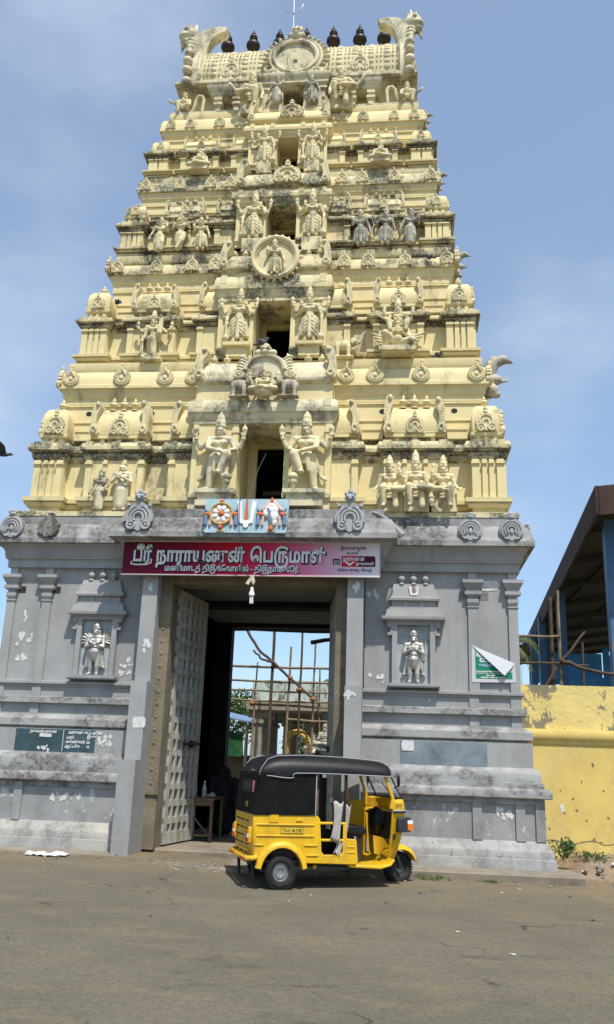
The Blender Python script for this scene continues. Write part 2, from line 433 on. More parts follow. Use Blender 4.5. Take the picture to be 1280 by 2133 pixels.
# plinth courses, bottom to top
course('plinth_course', [(.44, .2), (.44, .30), (.43, .42), (.412, .425), (.412, .53), (.405, .54), (.312, .67)], GREYB)
pan = course('plinth_panel', [(.30, .665), (.30, 1.30)], GREYF)
for o, sx in zip(pan, (1, -1)):
    for a, b in ((3.61, 3.75), (4.26, 4.40), (4.56, 4.70)):
        xa, xb = (a, b) if sx > 0 else (-b, -a)
        put('plinth_strip', MB().box(xa, xb, -.335, -.29, .67, 1.25), GREYF, o)
    xa, xb = (1.885, 4.70) if sx > 0 else (-4.70, -1.885)
    put('plinth_strip', MB().box(xa, xb, -.332, -.29, 1.20, 1.29), GREYD, o)
course('plinth_course', [(.40, 1.285), (.417, 1.30), (.417, 1.38), (.405, 1.41), (.37, 1.43), (.31, 1.435)], GREYD)
course('plinth_course', [(.315, 1.43), (.315, 1.515), (.28, 1.52), (.28, 1.63), (.265, 1.68), (.225, 1.72), (.185, 1.735)], GREYD)
band = course('plinth_panel', [(.18, 1.73), (.18, 2.11)], GREY)
course('plinth_course', [(.12, 2.10), (.12, 2.142), (.165, 2.145), (.19, 2.16), (.19, 2.27), (.17, 2.295), (.06, 2.35)], GREYD)
ra = course('recess_course', [(.04, 2.34), (.04, 2.54)], GREY)
course('plinth_course', [(.10, 2.53), (.12, 2.535), (.12, 2.625), (.05, 2.645)], GREYD)
rb = course('recess_course', [(.04, 2.64), (.04, 2.82)], GREY)
course('plinth_course', [(.06, 2.81), (.06, 2.85), (.098, 2.853), (.098, 2.895), (.0, 2.91)], GREY)
for pair, z0, z1 in ((ra, 2.35, 2.53), (rb, 2.645, 2.81)):
    for o, sx in zip(pair, (1, -1)):
        for a, b in ((3.61, 3.765), (4.27, 4.44)):
            xa, xb = (a, b) if sx > 0 else (-b, -a)
            put('recess_strip', MB().box(xa, xb, -.068, -.03, z0, z1), GREY, o)
# fee board and faded patch painted on the plinth
BOARD = mat('teal_board_paint', (.035, .072, .085), var=.25, bump=.25, stain=(.10, .12, .13), samt=.5, sscale=3)
FADED = mat('faded_blue_patch', (.19, .225, .25), var=.2, bump=.3, stain=(.11, .12, .13), samt=.8, sscale=4, fleck=(.4, .42, .43), flo=.66, fscale=8)
WHITE = mat('white_lettering', (.72, .72, .70), var=.08, bump=0)
fb = put('fee_board', MB().box(-3.90, -2.52, -.186, -.17, 1.745, 2.098), BOARD, tower)
put('divider_line', MB().box(-3.075, -3.068, -.189, -.18, 1.75, 2.095), WHITE, fb)
put('faded_board_patch', MB().box(2.50, 3.865, -.185, -.17, 1.74, 2.098), FADED, tower)
def lettering(s, x, z, size, y, m, parent, bold=0, ext=.002, align='LEFT', shear=0, sx=1):
    me = text_mesh(s, size, bold, ext, align, shear)
    return put('lettering', me, m, parent, (x, y, z), rot=(PI/2, 0, 0), sc=(sx, 1, 1))
lettering('தகவல்பலகை', -3.66, 2.04, .062, -.19, WHITE, fb, .0015, shear=.2)
lettering('வாகன கட்டணம்', -2.99, 2.035, .066, -.19, WHITE, fb, .0015, shear=.2)
lettering('பஸ்', -3.01, 1.955, .062, -.19, WHITE, fb, .0015)
lettering('வேன்/கார்', -3.02, 1.885, .062, -.19, WHITE, fb, .0015)
lettering('ஆட்டோ', -3.03, 1.815, .062, -.19, WHITE, fb, .0015)
lettering('௹பாய்', -2.66, 1.985, .05, -.19, WHITE, fb, .001)
for z, s in ((1.95, '50'), (1.88, '20'), (1.81, '10')):
    lettering(':', -2.735, z, .055, -.19, WHITE, fb); lettering(s, -2.665, z, .058, -.19, WHITE, fb, .001)
# torn poster scraps on the walls
PAPER = mat('torn_paper', (.62, .61, .585), var=.12, vscale=14, bump=.3, stain=(.38, .37, .35), samt=.7, sscale=12)
def scrap(x, z, w, h, y, seed, solid=.75):
    rnd = random.Random(seed); n = 22; pts = []
    for i in range(n):
        a = 2*PI*i/n; ca, sa = math.cos(a), math.sin(a)
        k = 1/max(abs(ca), abs(sa)); k = k*(solid+(1-solid)*1.3*rnd.random())
        pts.append((x+ca*k*w/2, z+sa*k*h/2))
    mb = MB().prism(pts, y-.004, y+.002)
    return put('paper_scrap', mb, PAPER, tower)
def flecks(x, z, w, h, y, seed, n, s=.05):
    rnd = random.Random(seed)
    mb = MB()
    for k in range(n):
        cx = x+(rnd.random()-.5)*w; cz = z+(rnd.random()-.5)*h; r = s*(.35+.9*rnd.random())
        m = 9; pts = [(cx+r*(.5+.8*rnd.random())*math.cos(2*PI*i/m)*.8, cz+r*(.5+.8*rnd.random())*math.sin(2*PI*i/m)) for i in range(m)]
        mb.prism(pts, y-.003-.0004*k/n, y+.002)
    o = put('paper_scrap', mb, PAPER, tower); o['kind'] = 'stuff'
scrap(2.62, 2.02, .20, .16, -.19, 1, .95); scrap(3.99, 4.665, .32, .17, -.003, 2, .85)
for a in ((-4.06, 4.03, .06, .2, -.003, 3, 5, .04), (-4.12, 3.61, .12, .2, -.003, 4, 9, .05), (-3.93, 3.63, .06, .18, -.003, 6, 6, .035), (-4.06, 3.29, .16, .1, -.003, 5, 8, .05),
          (-2.14, 3.2, .3, .03, -.003, 7, 9, .035), (-2.13, 3.07, .3, .04, -.003, 8, 10, .035), (-2.28, 3.12, .02, .12, -.003, 9, 4, .03), (-1.98, 3.15, .02, .14, -.003, 10, 4, .03), (-2.13, 3.3, .06, .05, -.003, 11, 3, .04),
          (2.0, 3.12, .1, .08, -.003, 12, 3, .045), (2.16, 3.08, .12, .12, -.003, 13, 5, .045), (1.97, 4.5, .05, .06, -.003, 14, 4, .05), (2.08, 4.5, .06, .1, -.003, 15, 5, .04),
          (-2.35, 1.93, .24, .15, -.182, 16, 16, .045), (1.71, 2.76, .17, .1, -.548, 17, 16, .04), (-1.73, 3.47, .1, .22, -.372, 18, 9, .045), (-1.76, 4.5, .12, .1, -.372, 19, 5, .05),
          (-3.44, 1.79, .1, .04, -.188, 20, 3, .035), (-3.36, 1.80, .1, .08, -.188, 24, 5, .03), (1.75, 4.52, .08, .14, -.372, 21, 5, .05), (3.0, 2.72, .1, .04, -.045, 22, 2, .03), (4.08, 1.05, .24, .14, -.303, 25, 16, .04), (-2.9, 1.05, .5, .1, -.303, 26, 26, .035)):
    flecks(*a)
scrap(-3.38, 2.0, .22, .06, -.189, 27, .8); scrap(-1.70, 2.24, .22, .18, -.545, 23, .9)
# door piers
for sx in (-1, 1):
    def pr(z0, z1, yf, xa=1.62, xb=1.885):
        a, b = (xa, xb) if sx > 0 else (-xb, -xa)
        return MB().box(a, b, yf, .52, z0, z1)
    mbp = pr(2.9, 5.0, -.37); pier = put('door_pier', mbp, GREY, tower)
    put('pier_casing', pr(1.66, 2.9, -.545, 1.617, 1.888), GREY, pier); put('pier_casing', pr(.195, 1.66, -.82, 1.614, 1.891), GREY, pier)
    a, b = (1.42, 1.615) if sx > 0 else (-1.615, -1.42)
    fr = put('door_frame_post', MB().box(a, b, -.12, .30, .29, 4.76), STONE, tower)
    a2, b2 = (1.50, 1.58) if sx > 0 else (-1.58, -1.50)
    for k in range(16):
        z = 1.3+k*.21
        put('carved_rosette', MB().lathe([(.022, 0), (.03, .004), (.02, .010), (.008, .012)], 8, ((a2+b2)/2, -.12, z), Matrix.Rotation(PI/2, 3, 'X')), STONE, fr)
    put('frame_ledge', MB().box(a-.005 if sx < 0 else a-.02, b+.02 if sx < 0 else b+.005, -.15, -.1, 1.12, 1.18), STONE, fr)
put('door_lintel', MB().box(-1.62, 1.62, -.125, .30, 4.60, 4.99), STONE, tower)
put('lintel_block', MB().box(-1.63, 1.63, -.36, .6, 4.78, 5.05), GREYD, tower)
# passage
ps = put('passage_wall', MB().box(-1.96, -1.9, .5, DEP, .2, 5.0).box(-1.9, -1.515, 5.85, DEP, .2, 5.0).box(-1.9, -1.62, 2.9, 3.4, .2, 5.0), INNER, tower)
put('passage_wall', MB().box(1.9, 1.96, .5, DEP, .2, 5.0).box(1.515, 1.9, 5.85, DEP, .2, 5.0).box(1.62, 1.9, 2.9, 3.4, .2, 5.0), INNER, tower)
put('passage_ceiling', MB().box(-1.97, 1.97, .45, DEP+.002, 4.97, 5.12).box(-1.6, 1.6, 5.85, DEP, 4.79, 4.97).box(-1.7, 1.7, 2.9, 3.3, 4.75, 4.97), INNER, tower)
# cornice of the base
CB = 2.12
def base_plan(w=XW, yb=DEP, q=.30): return [(-w, 0), (-CB, 0), (-CB, -q), (CB, -q), (CB, 0), (w, 0), (w, yb), (-w, yb)]
put('frieze', MB().sweep(base_plan(), [(.0, 4.875), (.088, 4.88), (.088, 4.995), (.095, 5.0), (.095, 5.02), (.13, 5.03), (.13, 5.065), (.14, 5.07), (.145, 5.15), (.19, 5.23), (.25, 5.282)]), GREY, tower)
kap = put('eave_cornice', MB().sweep(base_plan(q=.47), [(.2, 5.28), (.325, 5.28), (.325, 5.37), (.31, 5.385), (.285, 5.45), (.27, 5.54), (.225, 5.62), (.15, 5.66), (.10, 5.665), (.10, 5.83)]), GREYK, tower)
put('ledge_band', MB().sweep([(-XW, 0), (XW, 0), (XW, DEP), (-XW, DEP)], [(.06, 5.825), (.112, 5.828), (.112, 5.915), (.0, 5.92)]), YELC, tower)
# swept brackets where the door canopy returns to the wall
for sx in (-1, 1):
    pts = []
    for t in range(9):
        u = t/8; pts.append((sx*(2.02+u*.5), -.56, 5.78-.40*u**1.5))
    put('canopy_scroll', MB().tube(pts, [.03+.035*i/8 for i in range(9)], 8), GREYK, kap)
# niches
def niche(sx):
    xc = 2.715*sx
    mb = MB()
    def bx(w0, pr, z0, z1, w1=None, p1=None):
        w1 = w0 if w1 is None else w1; p1 = pr if p1 is None else p1
        mb.add([(xc-w0, -pr, z0), (xc+w0, -pr, z0), (xc+w0, .02, z0), (xc-w0, .02, z0), (xc-w1, -p1, z1), (xc+w1, -p1, z1), (xc+w1, .02, z1), (xc-w1, .02, z1)],
               [(0,3,2,1),(4,5,6,7),(0,1,5,4),(1,2,6,5),(2,3,7,6),(3,0,4,7)])
    bx(.44, .115, 3.965, 4.015); bx(.47, .14, 4.015, 4.045); bx(.52, .20, 4.045, 4.075, .525, .205); bx(.525, .205, 4.075, 4.10)
    bx(.47, .17, 4.10, 4.225, .44, .15); bx(.40, .10, 4.225, 4.27); bx(.36, .085, 4.27, 4.375)
    bx(.42, .15, 4.375, 4.40); bx(.43, .155, 4.40, 4.44, .42, .145); bx(.40, .13, 4.44, 4.58, .36, .11); bx(.35, .10, 4.58, 4.66, .335, .085)
    n = put('niche', mb, GREY, tower)
    put('niche_sill', MB().box(xc-.42, xc+.42, -.19, .02, 2.935, 2.956).box(xc-.425, xc+.425, -.20, .02, 2.955, 3.0), GREY, n)
    put('niche_back', MB().box(xc-.33, xc+.33, -.012, .02, 3.0, 3.97), mat('pale_blue_wash', (.38, .41, .42), var=.2, vscale=4, stain=(.27, .29, .29), samt=.7, sscale=3), n)
    for s2 in (-1, 1):
        a, b = sorted((xc+s2*.27, xc+s2*.355)); put('niche_post', MB().box(a, b, -.11, .02, 3.0, 3.97), GREY, n)
        a, b = sorted((xc+s2*.36, xc+s2*.43)); m2 = MB().box(a, b, -.13, .02, 3.92, 3.965).box(a, b, -.12, .02, 3.79, 3.835)
        a, b = sorted((xc+s2*.345, xc+s2*.385)); m2.box(a, b, -.115, .02, 3.83, 3.925)
        put('niche_bracket', m2, GREY, n)
        a, b = sorted((xc+s2*.1, xc+s2*.17)); put('neck_post', MB().box(a, b, -.105, .02, 4.272, 4.373), GREY, n)
    for k in (-1, 0, 1):
        put('finial', MB().lathe([(.055, 0), (.03, .03), (.03, .04), (.058, .075), (.062, .1), (.05, .13), (.022, .15), (.028, .165), (.008, .2)], 12, (xc+k*.2, -.06, 4.655)), GREY, n)
    return n
nl = niche(-1); nr_ = niche(1)
RED = mat('red_paint', (.45, .07, .03), var=.1, bump=0)
put('painted_mark', MB().prism([(2.655, 4.46), (2.785, 4.46), (2.80, 4.61), (2.765, 4.61), (2.757, 4.49), (2.683, 4.49), (2.675, 4.61), (2.64, 4.61)], -.145, -.11), WHITE, nr_)
put('painted_mark', MB().box(2.712, 2.728, -.142, -.12, 4.50, 4.61), RED, nr_)
# putlog holes in the wall (left): flat patches, the shade inside painted on
HOLE = mat('painted_hole_shadow', (.03, .028, .026), var=.2)
for x in (-4.19, -3.55):
    put('wall_hole_shade', MB().box(x-.065, x+.065, -.004, .01, 4.43, 4.55), HOLE, tower)
for x, z, w in ((3.86, 4.48, .1), (3.53, 4.50, .06)):
    put('cement_patch', MB().box(x-w, x+w, -.003, .01, z-.07, z+.07), mat('cement_patch', (.19, .185, .18), var=.2), tower)
# ---------------------------------------------------------------- ornament meshes (face -Y, base centre at the origin, unit width)
OM = {}
def y_rot(): return Matrix.Rotation(PI/2, 3, 'X')
def orn_meshes():
    m = MB()
    m.prism(scallop(.44, 22, .05, 4, (0, .47)), -.10, .12)
    m.ring((0, -.10, .47), .40, .035, 26, 6); m.ring((0, -.11, .47), .29, .05, 24, 6); m.ell((0, -.1, .43), (.13, .08, .14))
    m.tube([(.2, -.13, .6), (.16, -.14, .75), (.03, -.14, .88), (-.01, -.13, 1.02), (.03, -.12, 1.16)], [.07, .07, .065, .06, .07], 8)
    m.ell((.03, -.1, 1.22), (.10, .09, .10))
    OM['ring'] = m.mesh('horseshoe_ornament', 40)
    m = MB()
    m.prism(scallop(.43, 18, .045, 4, (0, .52)), -.08, .12)
    for s in (-1, 1):
        m.prism(disc_poly(.21, 16, c=(s*.25, .22)), -.13, .12); m.ring((s*.25, -.13, .22), .165, .045, 14, 6); m.ell((s*.25, -.13, .22), (.06, .05, .06))
        m.tube([(s*.40, -.05, .08), (s*.48, -.06, .02), (s*.52, -.05, .1)], [.06, .05, .03], 6)
    m.ring((0, -.1, .54), .30, .045, 16, 6, a0=-.3, a1=PI+.3); m.ring((0, -.1, .48), .14, .05, 14, 6, a0=-.5, a1=PI+.5)
    m.ell((0, -.06, .98), (.12, .11, .12)); m.ell((0, -.06, 1.14), (.11, .10, .10)); m.ell((0, -.06, 1.26), (.06, .06, .06))
    for s in (-1, 1): m.ell((s*.14, -.05, .86), (.1, .08, .08))
    OM['lobe'] = m.mesh('horseshoe_ornament', 40)
    m = MB()
    m.prism(scallop(.47, 26, .035, 4, (0, .45), 1.05), -.08, .12)
    for k, rr in enumerate((.40, .28, .17)): m.ring((0, -.09-.012*k, .42), rr, .045, 22, 6, a0=-.75, a1=PI+.75, sx=1.05)
    m.ell((0, -.09, .35), (.09, .06, .14))
    for s in (-1, 1): m.tube([(s*.1, -.1, .04), (s*.24, -.1, .02), (s*.34, -.09, .1)], .04, 6)
    m.ell((0, -.03, 1.0), (.17, .14, .12)); m.ell((0, -.05, 1.12), (.12, .1, .10))
    for s in (-1, 1): m.ell((s*.15, -.03, 1.1), (.07, .07, .07))
    OM['grey'] = m.mesh('horseshoe_ornament', 40)
    m = MB()                                    # winged leaf crest
    out = []
    for i in range(41):
        a = -.35*PI+i/40*1.7*PI; w = 1+.08*abs(math.sin(i*PI/2.5))
        out.append((math.cos(a)*.47*w*(1+.1*math.cos(2*a)), .52+math.sin(a)*.5*w))
    out += [(-.12, .04), (0, -.02), (.12, .04)]
    m.prism(out, -.06, .1)
    for k, rr in enumerate((.40, .28, .17)): m.ring((0, -.07-.014*k, .46), rr, .05, 22, 6, a0=-.6, a1=PI+.6, sx=1.05, sz=1.15)
    for s in (-1, 1):
        m.ring((s*.27, -.07, .2), .14, .05, 14, 6); m.ell((s*.27, -.07, .2), (.06, .05, .06))
        m.tube([(s*.38, -.06, .9), (s*.46, -.05, 1.05), (s*.36, -.05, 1.0)], [.08, .05, .02], 6)
    m.prism([(-.2, .95), (0, .78), (.2, .95), (.1, 1.08), (0, 1.12), (-.1, 1.08)], -.11, .06)
    m.ell((0, -.05, 1.22), (.2, .16, .15)); m.ell((-.09, -.17, 1.26), .06); m.ell((.09, -.17, 1.26), .06); m.ell((0, -.18, 1.18), (.07, .06, .05))
    for s in (-1, 0, 1): m.ell((s*.13, -.03, 1.38+(.08 if s == 0 else 0)), (.08, .08, .1))
    OM['crest'] = m.mesh('leaf_crest', 40)
    # curled gable ear seen from the front (unit height)
    prof = [(0, 0), (.30, 0), (.33, .08), (.24, .22), (.20, .42), (.23, .60), (.33, .76), (.34, .90), (.25, 1.0), (.12, .95), (.04, .80), (-.01, .55), (.0, .25), (-.06, .12)]
    m = MB().prism(prof, -.22, .25)
    m.ring((.14, -.22, .14), .09, .045, 10, 6)
    m.ell((.24, -.20, .90), (.09, .09, .09))
    for k in range(7): m.ell((.02+.014*k, -.2, .25+.085*k), (.025, .04, .035), 8, 6)
    OM['ear'] = m.mesh('gable_scroll', 40)
    m = MB()
    m.prism([(-x, z) for x, z in reversed(prof)], -.22, .25); m.ring((-.14, -.22, .14), .09, .045, 10, 6); m.ell((-.24, -.20, .90), (.09, .09, .09))
    for k in range(7): m.ell((-.02-.014*k, -.2, .25+.085*k), (.025, .04, .035), 8, 6)
    OM['earm'] = m.mesh('gable_scroll', 40)
    OM['fin'] = MB().lathe([(.36, 0), (.2, .12), (.2, .18), (.42, .32), (.46, .44), (.38, .56), (.18, .64), (.24, .70), (.14, .80), (.03, 1.0)], 12).mesh('finial', 40)
orn_meshes()

# ---------------------------------------------------------------- yellow tiers
CY = 3.1
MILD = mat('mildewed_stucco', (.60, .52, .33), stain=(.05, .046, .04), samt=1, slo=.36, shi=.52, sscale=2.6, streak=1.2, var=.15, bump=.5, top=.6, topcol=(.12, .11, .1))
def tier_plan(W, yf, p, cw, s0, s1, c, p1, dn, sides=True):
    yr = yf+p; yb = 2*CY-yf
    half = [(c, yf), (p1, yf), (p1, yr), (s0, yr), (s0, yf), (s1, yf), (s1, yr), (W-cw, yr), (W-cw, yf), (W, yf)]
    front = [(-x, y) for x, y in reversed(half)] + [(-dn, yf), (-dn, 2.9), (dn, 2.9), (dn, yf)] + half
    Wr = W-p; sh = .75
    right = [(W, yf+cw), (Wr, yf+cw), (Wr, CY-sh), (W, CY-sh), (W, CY+sh), (Wr, CY+sh), (Wr, yb-cw), (W, yb-cw)]
    back = [(W, yb), (-W, yb)]
    left = [(-x, y) for x, y in reversed(right)]
    pl = front+right+back+left
    out = []
    for q in pl:
        if not out or (abs(out[-1][0]-q[0])+abs(out[-1][1]-q[1]) > 1e-5): out.append(q)
    return out
def rect(W, yf): return [(-W, yf), (W, yf), (W, 2*CY-yf), (-W, 2*CY-yf)]
def notched(W, yf, dn): return [(-W, yf), (-dn, yf), (-dn, 2.9), (dn, 2.9), (dn, yf), (W, yf), (W, 2*CY-yf), (-W, 2*CY-yf)]
def vent(parent, x, y, z, w=.06, h=.05):
    put('vent_hole_shade', MB().prism([(x+w*math.cos(a*PI/5), z+h*math.sin(a*PI/5)) for a in range(10)], y-.004, y+.01), HOLE, parent)  # flat dark patch painted as the shade inside a vent
def pilaster(parent, x, w, y, z0, z1, m, pr=.05):
    h = z1-z0
    put('pilaster', MB().box(x-w/2, x+w/2, y-pr, y+.02, z0, z1-.09*h).box(x-w*.62, x+w*.62, y-pr*1.6, y+.02, z1-.13*h, z1-.07*h).box(x-w*.5, x+w*.5, y-pr*.9, y+.02, z1-.07*h, z1), m, parent)
def tier(T):
    W, yf, p, cw, s0, s1, c, p1 = (T[k] for k in ('W', 'yf', 'p', 'cw', 's0', 's1', 'c', 'p1'))
    dw, yc = T['dw'], T['yc']; dn = dw+.22
    pl = tier_plan(W, yf, p, cw, s0, s1, c, p1, dn)
    zb, zm, zp, zc0, zc1, zn, zs = (T[k] for k in ('zb', 'zm', 'zp', 'zc0', 'zc1', 'zn', 'zs'))
    h = zm-zb
    put('base_moulding', MB().sweep(pl, [(.05, zb), (.05, zb+.14*h), (-.01, zb+.16*h), (-.01, zb+.40*h), (.05, zb+.42*h), (.09, zb+.60*h), (.07, zb+.66*h), (.11, zb+.70*h), (.115, zb+.93*h), (.0, zb+h)]), T['m1'], tower)
    sw = put('storey_wall', MB().sweep(pl, [(0, zm-.01), (0, zp+.02)]), YEL, tower)
    hc = zc1-zp
    k = T.get('cor', .11)
    sc_ = put('storey_cornice', MB().sweep(pl, [(.03, zp+.5*hc), (k+.01, zp+.56*hc), (k+.015, zp+.74*hc), (k-.005, zp+.82*hc), (k-.025, zp+.98*hc), (.0, zc1)]), T['m2'], tower)
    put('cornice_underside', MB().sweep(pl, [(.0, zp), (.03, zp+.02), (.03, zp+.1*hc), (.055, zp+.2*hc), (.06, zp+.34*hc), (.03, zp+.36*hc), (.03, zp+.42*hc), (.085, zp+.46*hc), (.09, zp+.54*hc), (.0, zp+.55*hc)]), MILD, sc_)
    # pilasters on the bays
    for s in (-1, 1):
        xs = [(W-.07, .12), (W-cw+.07, .12), (W-cw/2-.06, .075), (W-cw/2+.06, .075), (s0+.06, .11), (s1-.06, .11), ((s0*2+s1)/3, .07), ((s0+2*s1)/3, .07), (p1-.06, .11)]
        for x, w in xs: pilaster(sw, s*x, w, yf, zm, zp, YEL)
        if s > 0 or True:
            for yy in (yf+.07, yf+cw-.07, CY-.66, CY+.66):
                o = put('pilaster', MB().box(s*W-.02, s*W+.035, yy-.06, yy+.06, zm, zp), YEL, sw)
    # ribs across the cornice edge above each pilaster
    for s in (-1, 1):
        for x in (W-.06, W-cw/2, W-cw+.07, s0+.06, (s0+s1)/2, s1-.06, p1-.08):
            w = .075
            put('cornice_rib', MB().box(s*x-w, s*x+w, yf-k-.008, yf, zp+.78*hc, zc1+.012), T['m2'], sw)
    # recessed upper wall
    Wu, yu = T['Wu'], T['yu']; zk0 = T['zk0']; zk1 = T['zk1']; ok = T['ok']
    zu = zk0-(zk0-zc1)*T.get('uf', .27)
    uw = put('upper_wall', MB().sweep(notched(Wu, yu, dn), [(.0, zn-.03), (.0, zn+.52*(zu-zn)), (.022, zn+.525*(zu-zn)), (.022, zn+.525*(zu-zn)+.03), (.0, zn+.525*(zu-zn)+.045), (.0, zu), (.03, zu), (.03, zu+.03), (.0, zu+.04)]), YEL, tower)
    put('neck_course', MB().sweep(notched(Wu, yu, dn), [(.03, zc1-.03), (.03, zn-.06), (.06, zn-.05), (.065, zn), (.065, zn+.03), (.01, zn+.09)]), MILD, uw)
    put('soffit_moulding', MB().sweep(notched(Wu, yu, dn), [(.0, zu+.03), (.02, zu+.05), (.025, zu+.45*(zk0-zu)), (.06, zu+.55*(zk0-zu)), (.065, zu+.75*(zk0-zu)), (ok*.75, zk0)]), YEL, uw)
    for s in (-1, 1):
        for a, b in ((p1+.04, s0-.03), (s1+.03, W-cw-.03)):
            a, b = sorted((s*a, s*b)); hp = (zs-zn)*.30
            put('parapet_block', MB().prism([(yu-.13, zn-.02), (yu-.13, zn+.10*hp), (yu-.10, zn+.14*hp), (yu-.10, zn+.82*hp), (yu-.12, zn+.86*hp), (yu-.12, zn+hp), (yu+.02, zn+hp+.02), (yu+.02, zn-.02)], a, b, 'x'), T['m1'], uw)
    hk = zk1-zk0
    kp = put('eave_cornice', MB().sweep(rect(Wu, yu), [(ok*.6, zk0-.005), (ok, zk0-.005), (ok, zk0+.16*hk), (ok-.012, zk0+.2*hk), (ok-.02, zk0+.55*hk), (ok-.05, zk0+.85*hk), (ok-.10, zk1), (-.06, zk1+.01), (-.06, T['zt']-.16)]), T['m3'], tower)
    put('ledge_band', MB().sweep(rect(T['Wt'], T['yt']), [(-.03, T['zt']-.18), (.0, T['zt']-.12), (.0, T['zt']), (-.05, T['zt']+.004)]), T['m3'], kp)
    for x in T['hs']:
        for s in (-1, 1):
            jit(put('horseshoe_ornament', OM[T['hk']], T['mo'], kp, (s*x, yu-ok+.01, zk0+.04), sc=T['hsz']))
    for yy in (yf+.35, yf+1.2, CY-.5, CY+.5):
        jit(put('horseshoe_ornament', OM['lobe'], T['mo'], kp, (Wu+ok-.02, yy, zk0+.02), PI/2, T['hsz']*1.2))
        jit(put('horseshoe_ornament', OM['lobe'], T['mo'], kp, (-Wu-ok+.02, yy, zk0+.02), -PI/2, T['hsz']*1.2))
    # ---- miniature shrines above the bays
    f = T['f']
    yq = yf+.02; hs_ = zs-zn
    for s in (-1, 1):
        # corner shrine with square dome
        for back in (0, 1):
            cx = s*(W-cw/2); cy = (yf+cw/2) if not back else 2*CY-yf-cw/2; hw = cw/2-.02
            sq = [(cx-hw, cy-hw), (cx+hw, cy-hw), (cx+hw, cy+hw), (cx-hw, cy+hw)]
            m = MB().sweep(sq, [(-.06, zc1-.02), (-.06, zn-.05), (.0, zn-.03), (.01, zn), (.01, zn+.03), (-.03, zn+.04), (-.015, zn+.2*hs_), (-.012, zn+.55*hs_), (-.03, zn+.74*hs_), (-.075*cw/.5, zn+.90*hs_), (-.15*cw/.5, zn+.97*hs_), (-.2*cw/.5, zs)])
            cs = put('corner_shrine', m, T['m1'], tower)
            jit(put('finial', OM['fin'], T['m1'], cs, (cx, cy, zs-.02), sc=(.17*f, .17*f, .24*f)))
            if not back:
                jit(put('horseshoe_ornament', OM['lobe'], T['mo'], cs, (cx, cy-hw-.0, zn+.03), sc=hs_*.62))
                for k2 in (-1, 0, 1): put('shrine_post', MB().box(cx+k2*hw*.55-.035, cx+k2*hw*.55+.035, cy-hw+.02, cy-hw+.12, zc1, zn-.03), T['m1'], cs)
                jit(put('horseshoe_ornament', OM['lobe'], T['mo'], cs, (cx+s*hw, cy, zn+.03), s*PI/2, hs_*.7))
        # hall-shaped shrine
        cx = s*(s0+s1)/2; hw = (s1-s0)/2-.02; d = .42*f
        bz = zn; bt = zs-.04*f
        prof = [(yq, bz), (yq-.012, bz+.04), (yq, bz+.05), (yq-.02, bz+.25*(bt-bz)), (yq, bz+.6*(bt-bz)), (yq+.08*f, bz+.87*(bt-bz)), (yq+.2*f, bt), (yq+d+.15, bt), (yq+d+.15, bz)]
        m = MB().prism(prof, cx-hw+.1*f, cx+hw-.1*f, 'x')
        m.box(cx-hw, cx+hw, yq-.01, yq+d, zn-.05, zn+.002)
        hsr = put('hall_shrine', m, T['m1'], tower)
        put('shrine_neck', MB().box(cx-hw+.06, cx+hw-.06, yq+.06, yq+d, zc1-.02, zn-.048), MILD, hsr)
        eh = (zs-zn)*1.12
        jit(put('gable_scroll', OM['ear'], T['mo'], hsr, (cx-hw, yq+.06, zn), sc=(eh*.7, eh, eh))); jit(put('gable_scroll', OM['earm'], T['mo'], hsr, (cx+hw, yq+.06, zn), sc=(eh*.7, eh, eh)))
        for k2 in (-1, 0, 1):
            jit(put('finial', OM['fin'], T['m1'], hsr, (cx+k2*hw*.40, yq+.14*f, bt-.03*f), sc=(.17*f, .17*f, .27*f)))
            put('shrine_post', MB().box(cx+k2*hw*.6-.04, cx+k2*hw*.6+.04, yq+.035, yq+.09, zc1, zn-.048), T['m1'], hsr)
        jit(put('horseshoe_ornament', OM['lobe'], T['mo'], hsr, (cx, yq-.01, zn+.0), sc=hs_*.56))
        # half shrine beside the centre bay
        a, b = sorted((s*(c-.02), s*(p1-.1*f)))
        m = MB().prism(prof, a, b, 'x').box(min(a, s*p1), max(b, s*p1), yq-.01, yq+d, zn-.05, zn+.002)
        ph = put('half_shrine', m, T['m1'], tower)
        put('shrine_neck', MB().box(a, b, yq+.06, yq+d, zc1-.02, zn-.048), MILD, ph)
        jit(put('gable_scroll', OM['earm' if s > 0 else 'ear'], T['mo'], ph, (s*p1, yq+.06, zn), sc=(eh*.75, eh, eh)))
        jit(put('finial', OM['fin'], T['m1'], ph, (s*(c*.45+p1*.55), yq+.22*f, bt-.01), sc=(.13*f, .13*f, .2*f)))
        # side shrine
        put('side_shrine', MB().prism([(CY-.6, zn), (CY+.6, zn), (CY+.55, zs-.1), (CY+.4, zs), (CY-.4, zs), (CY-.55, zs-.1)], s*(W-.4), s*W, 'x'), T['m1'], tower)
    # ---- centre bay with doorway
    z1 = T['z1']; ze = T['ze']; zt = T['zbt']; zcc = T['zcc']
    yv = yc+T.get('vd', .62)+.1
    U = [(-c, yc), (-dw, yc), (-dw, yv), (-c, yv)]
    U2 = [(dw, yc), (c, yc), (c, yv), (dw, yv)]
    m = MB().sweep(U, [(0, zb+.003), (0, z1)]).sweep(U2, [(0, zb+.003), (0, z1)])
    m.box(-c+.002, c-.002, yc+.002, yv+.3, z1-.002, ze)
    cb = put('centre_bay', m, YEL, tower)
    hb = zm-zb
    wi = T['wi']
    for s in (-1, 1):
        a, b = sorted((s*wi, s*(dw+.01))); put('inner_jamb', MB().box(a, b, yv-.1, yv, zb, z1), YEL, cb)
    put('inner_lintel', MB().box(-wi, wi, yv-.1, yv, z1-.06, z1+.01), YEL, cb)
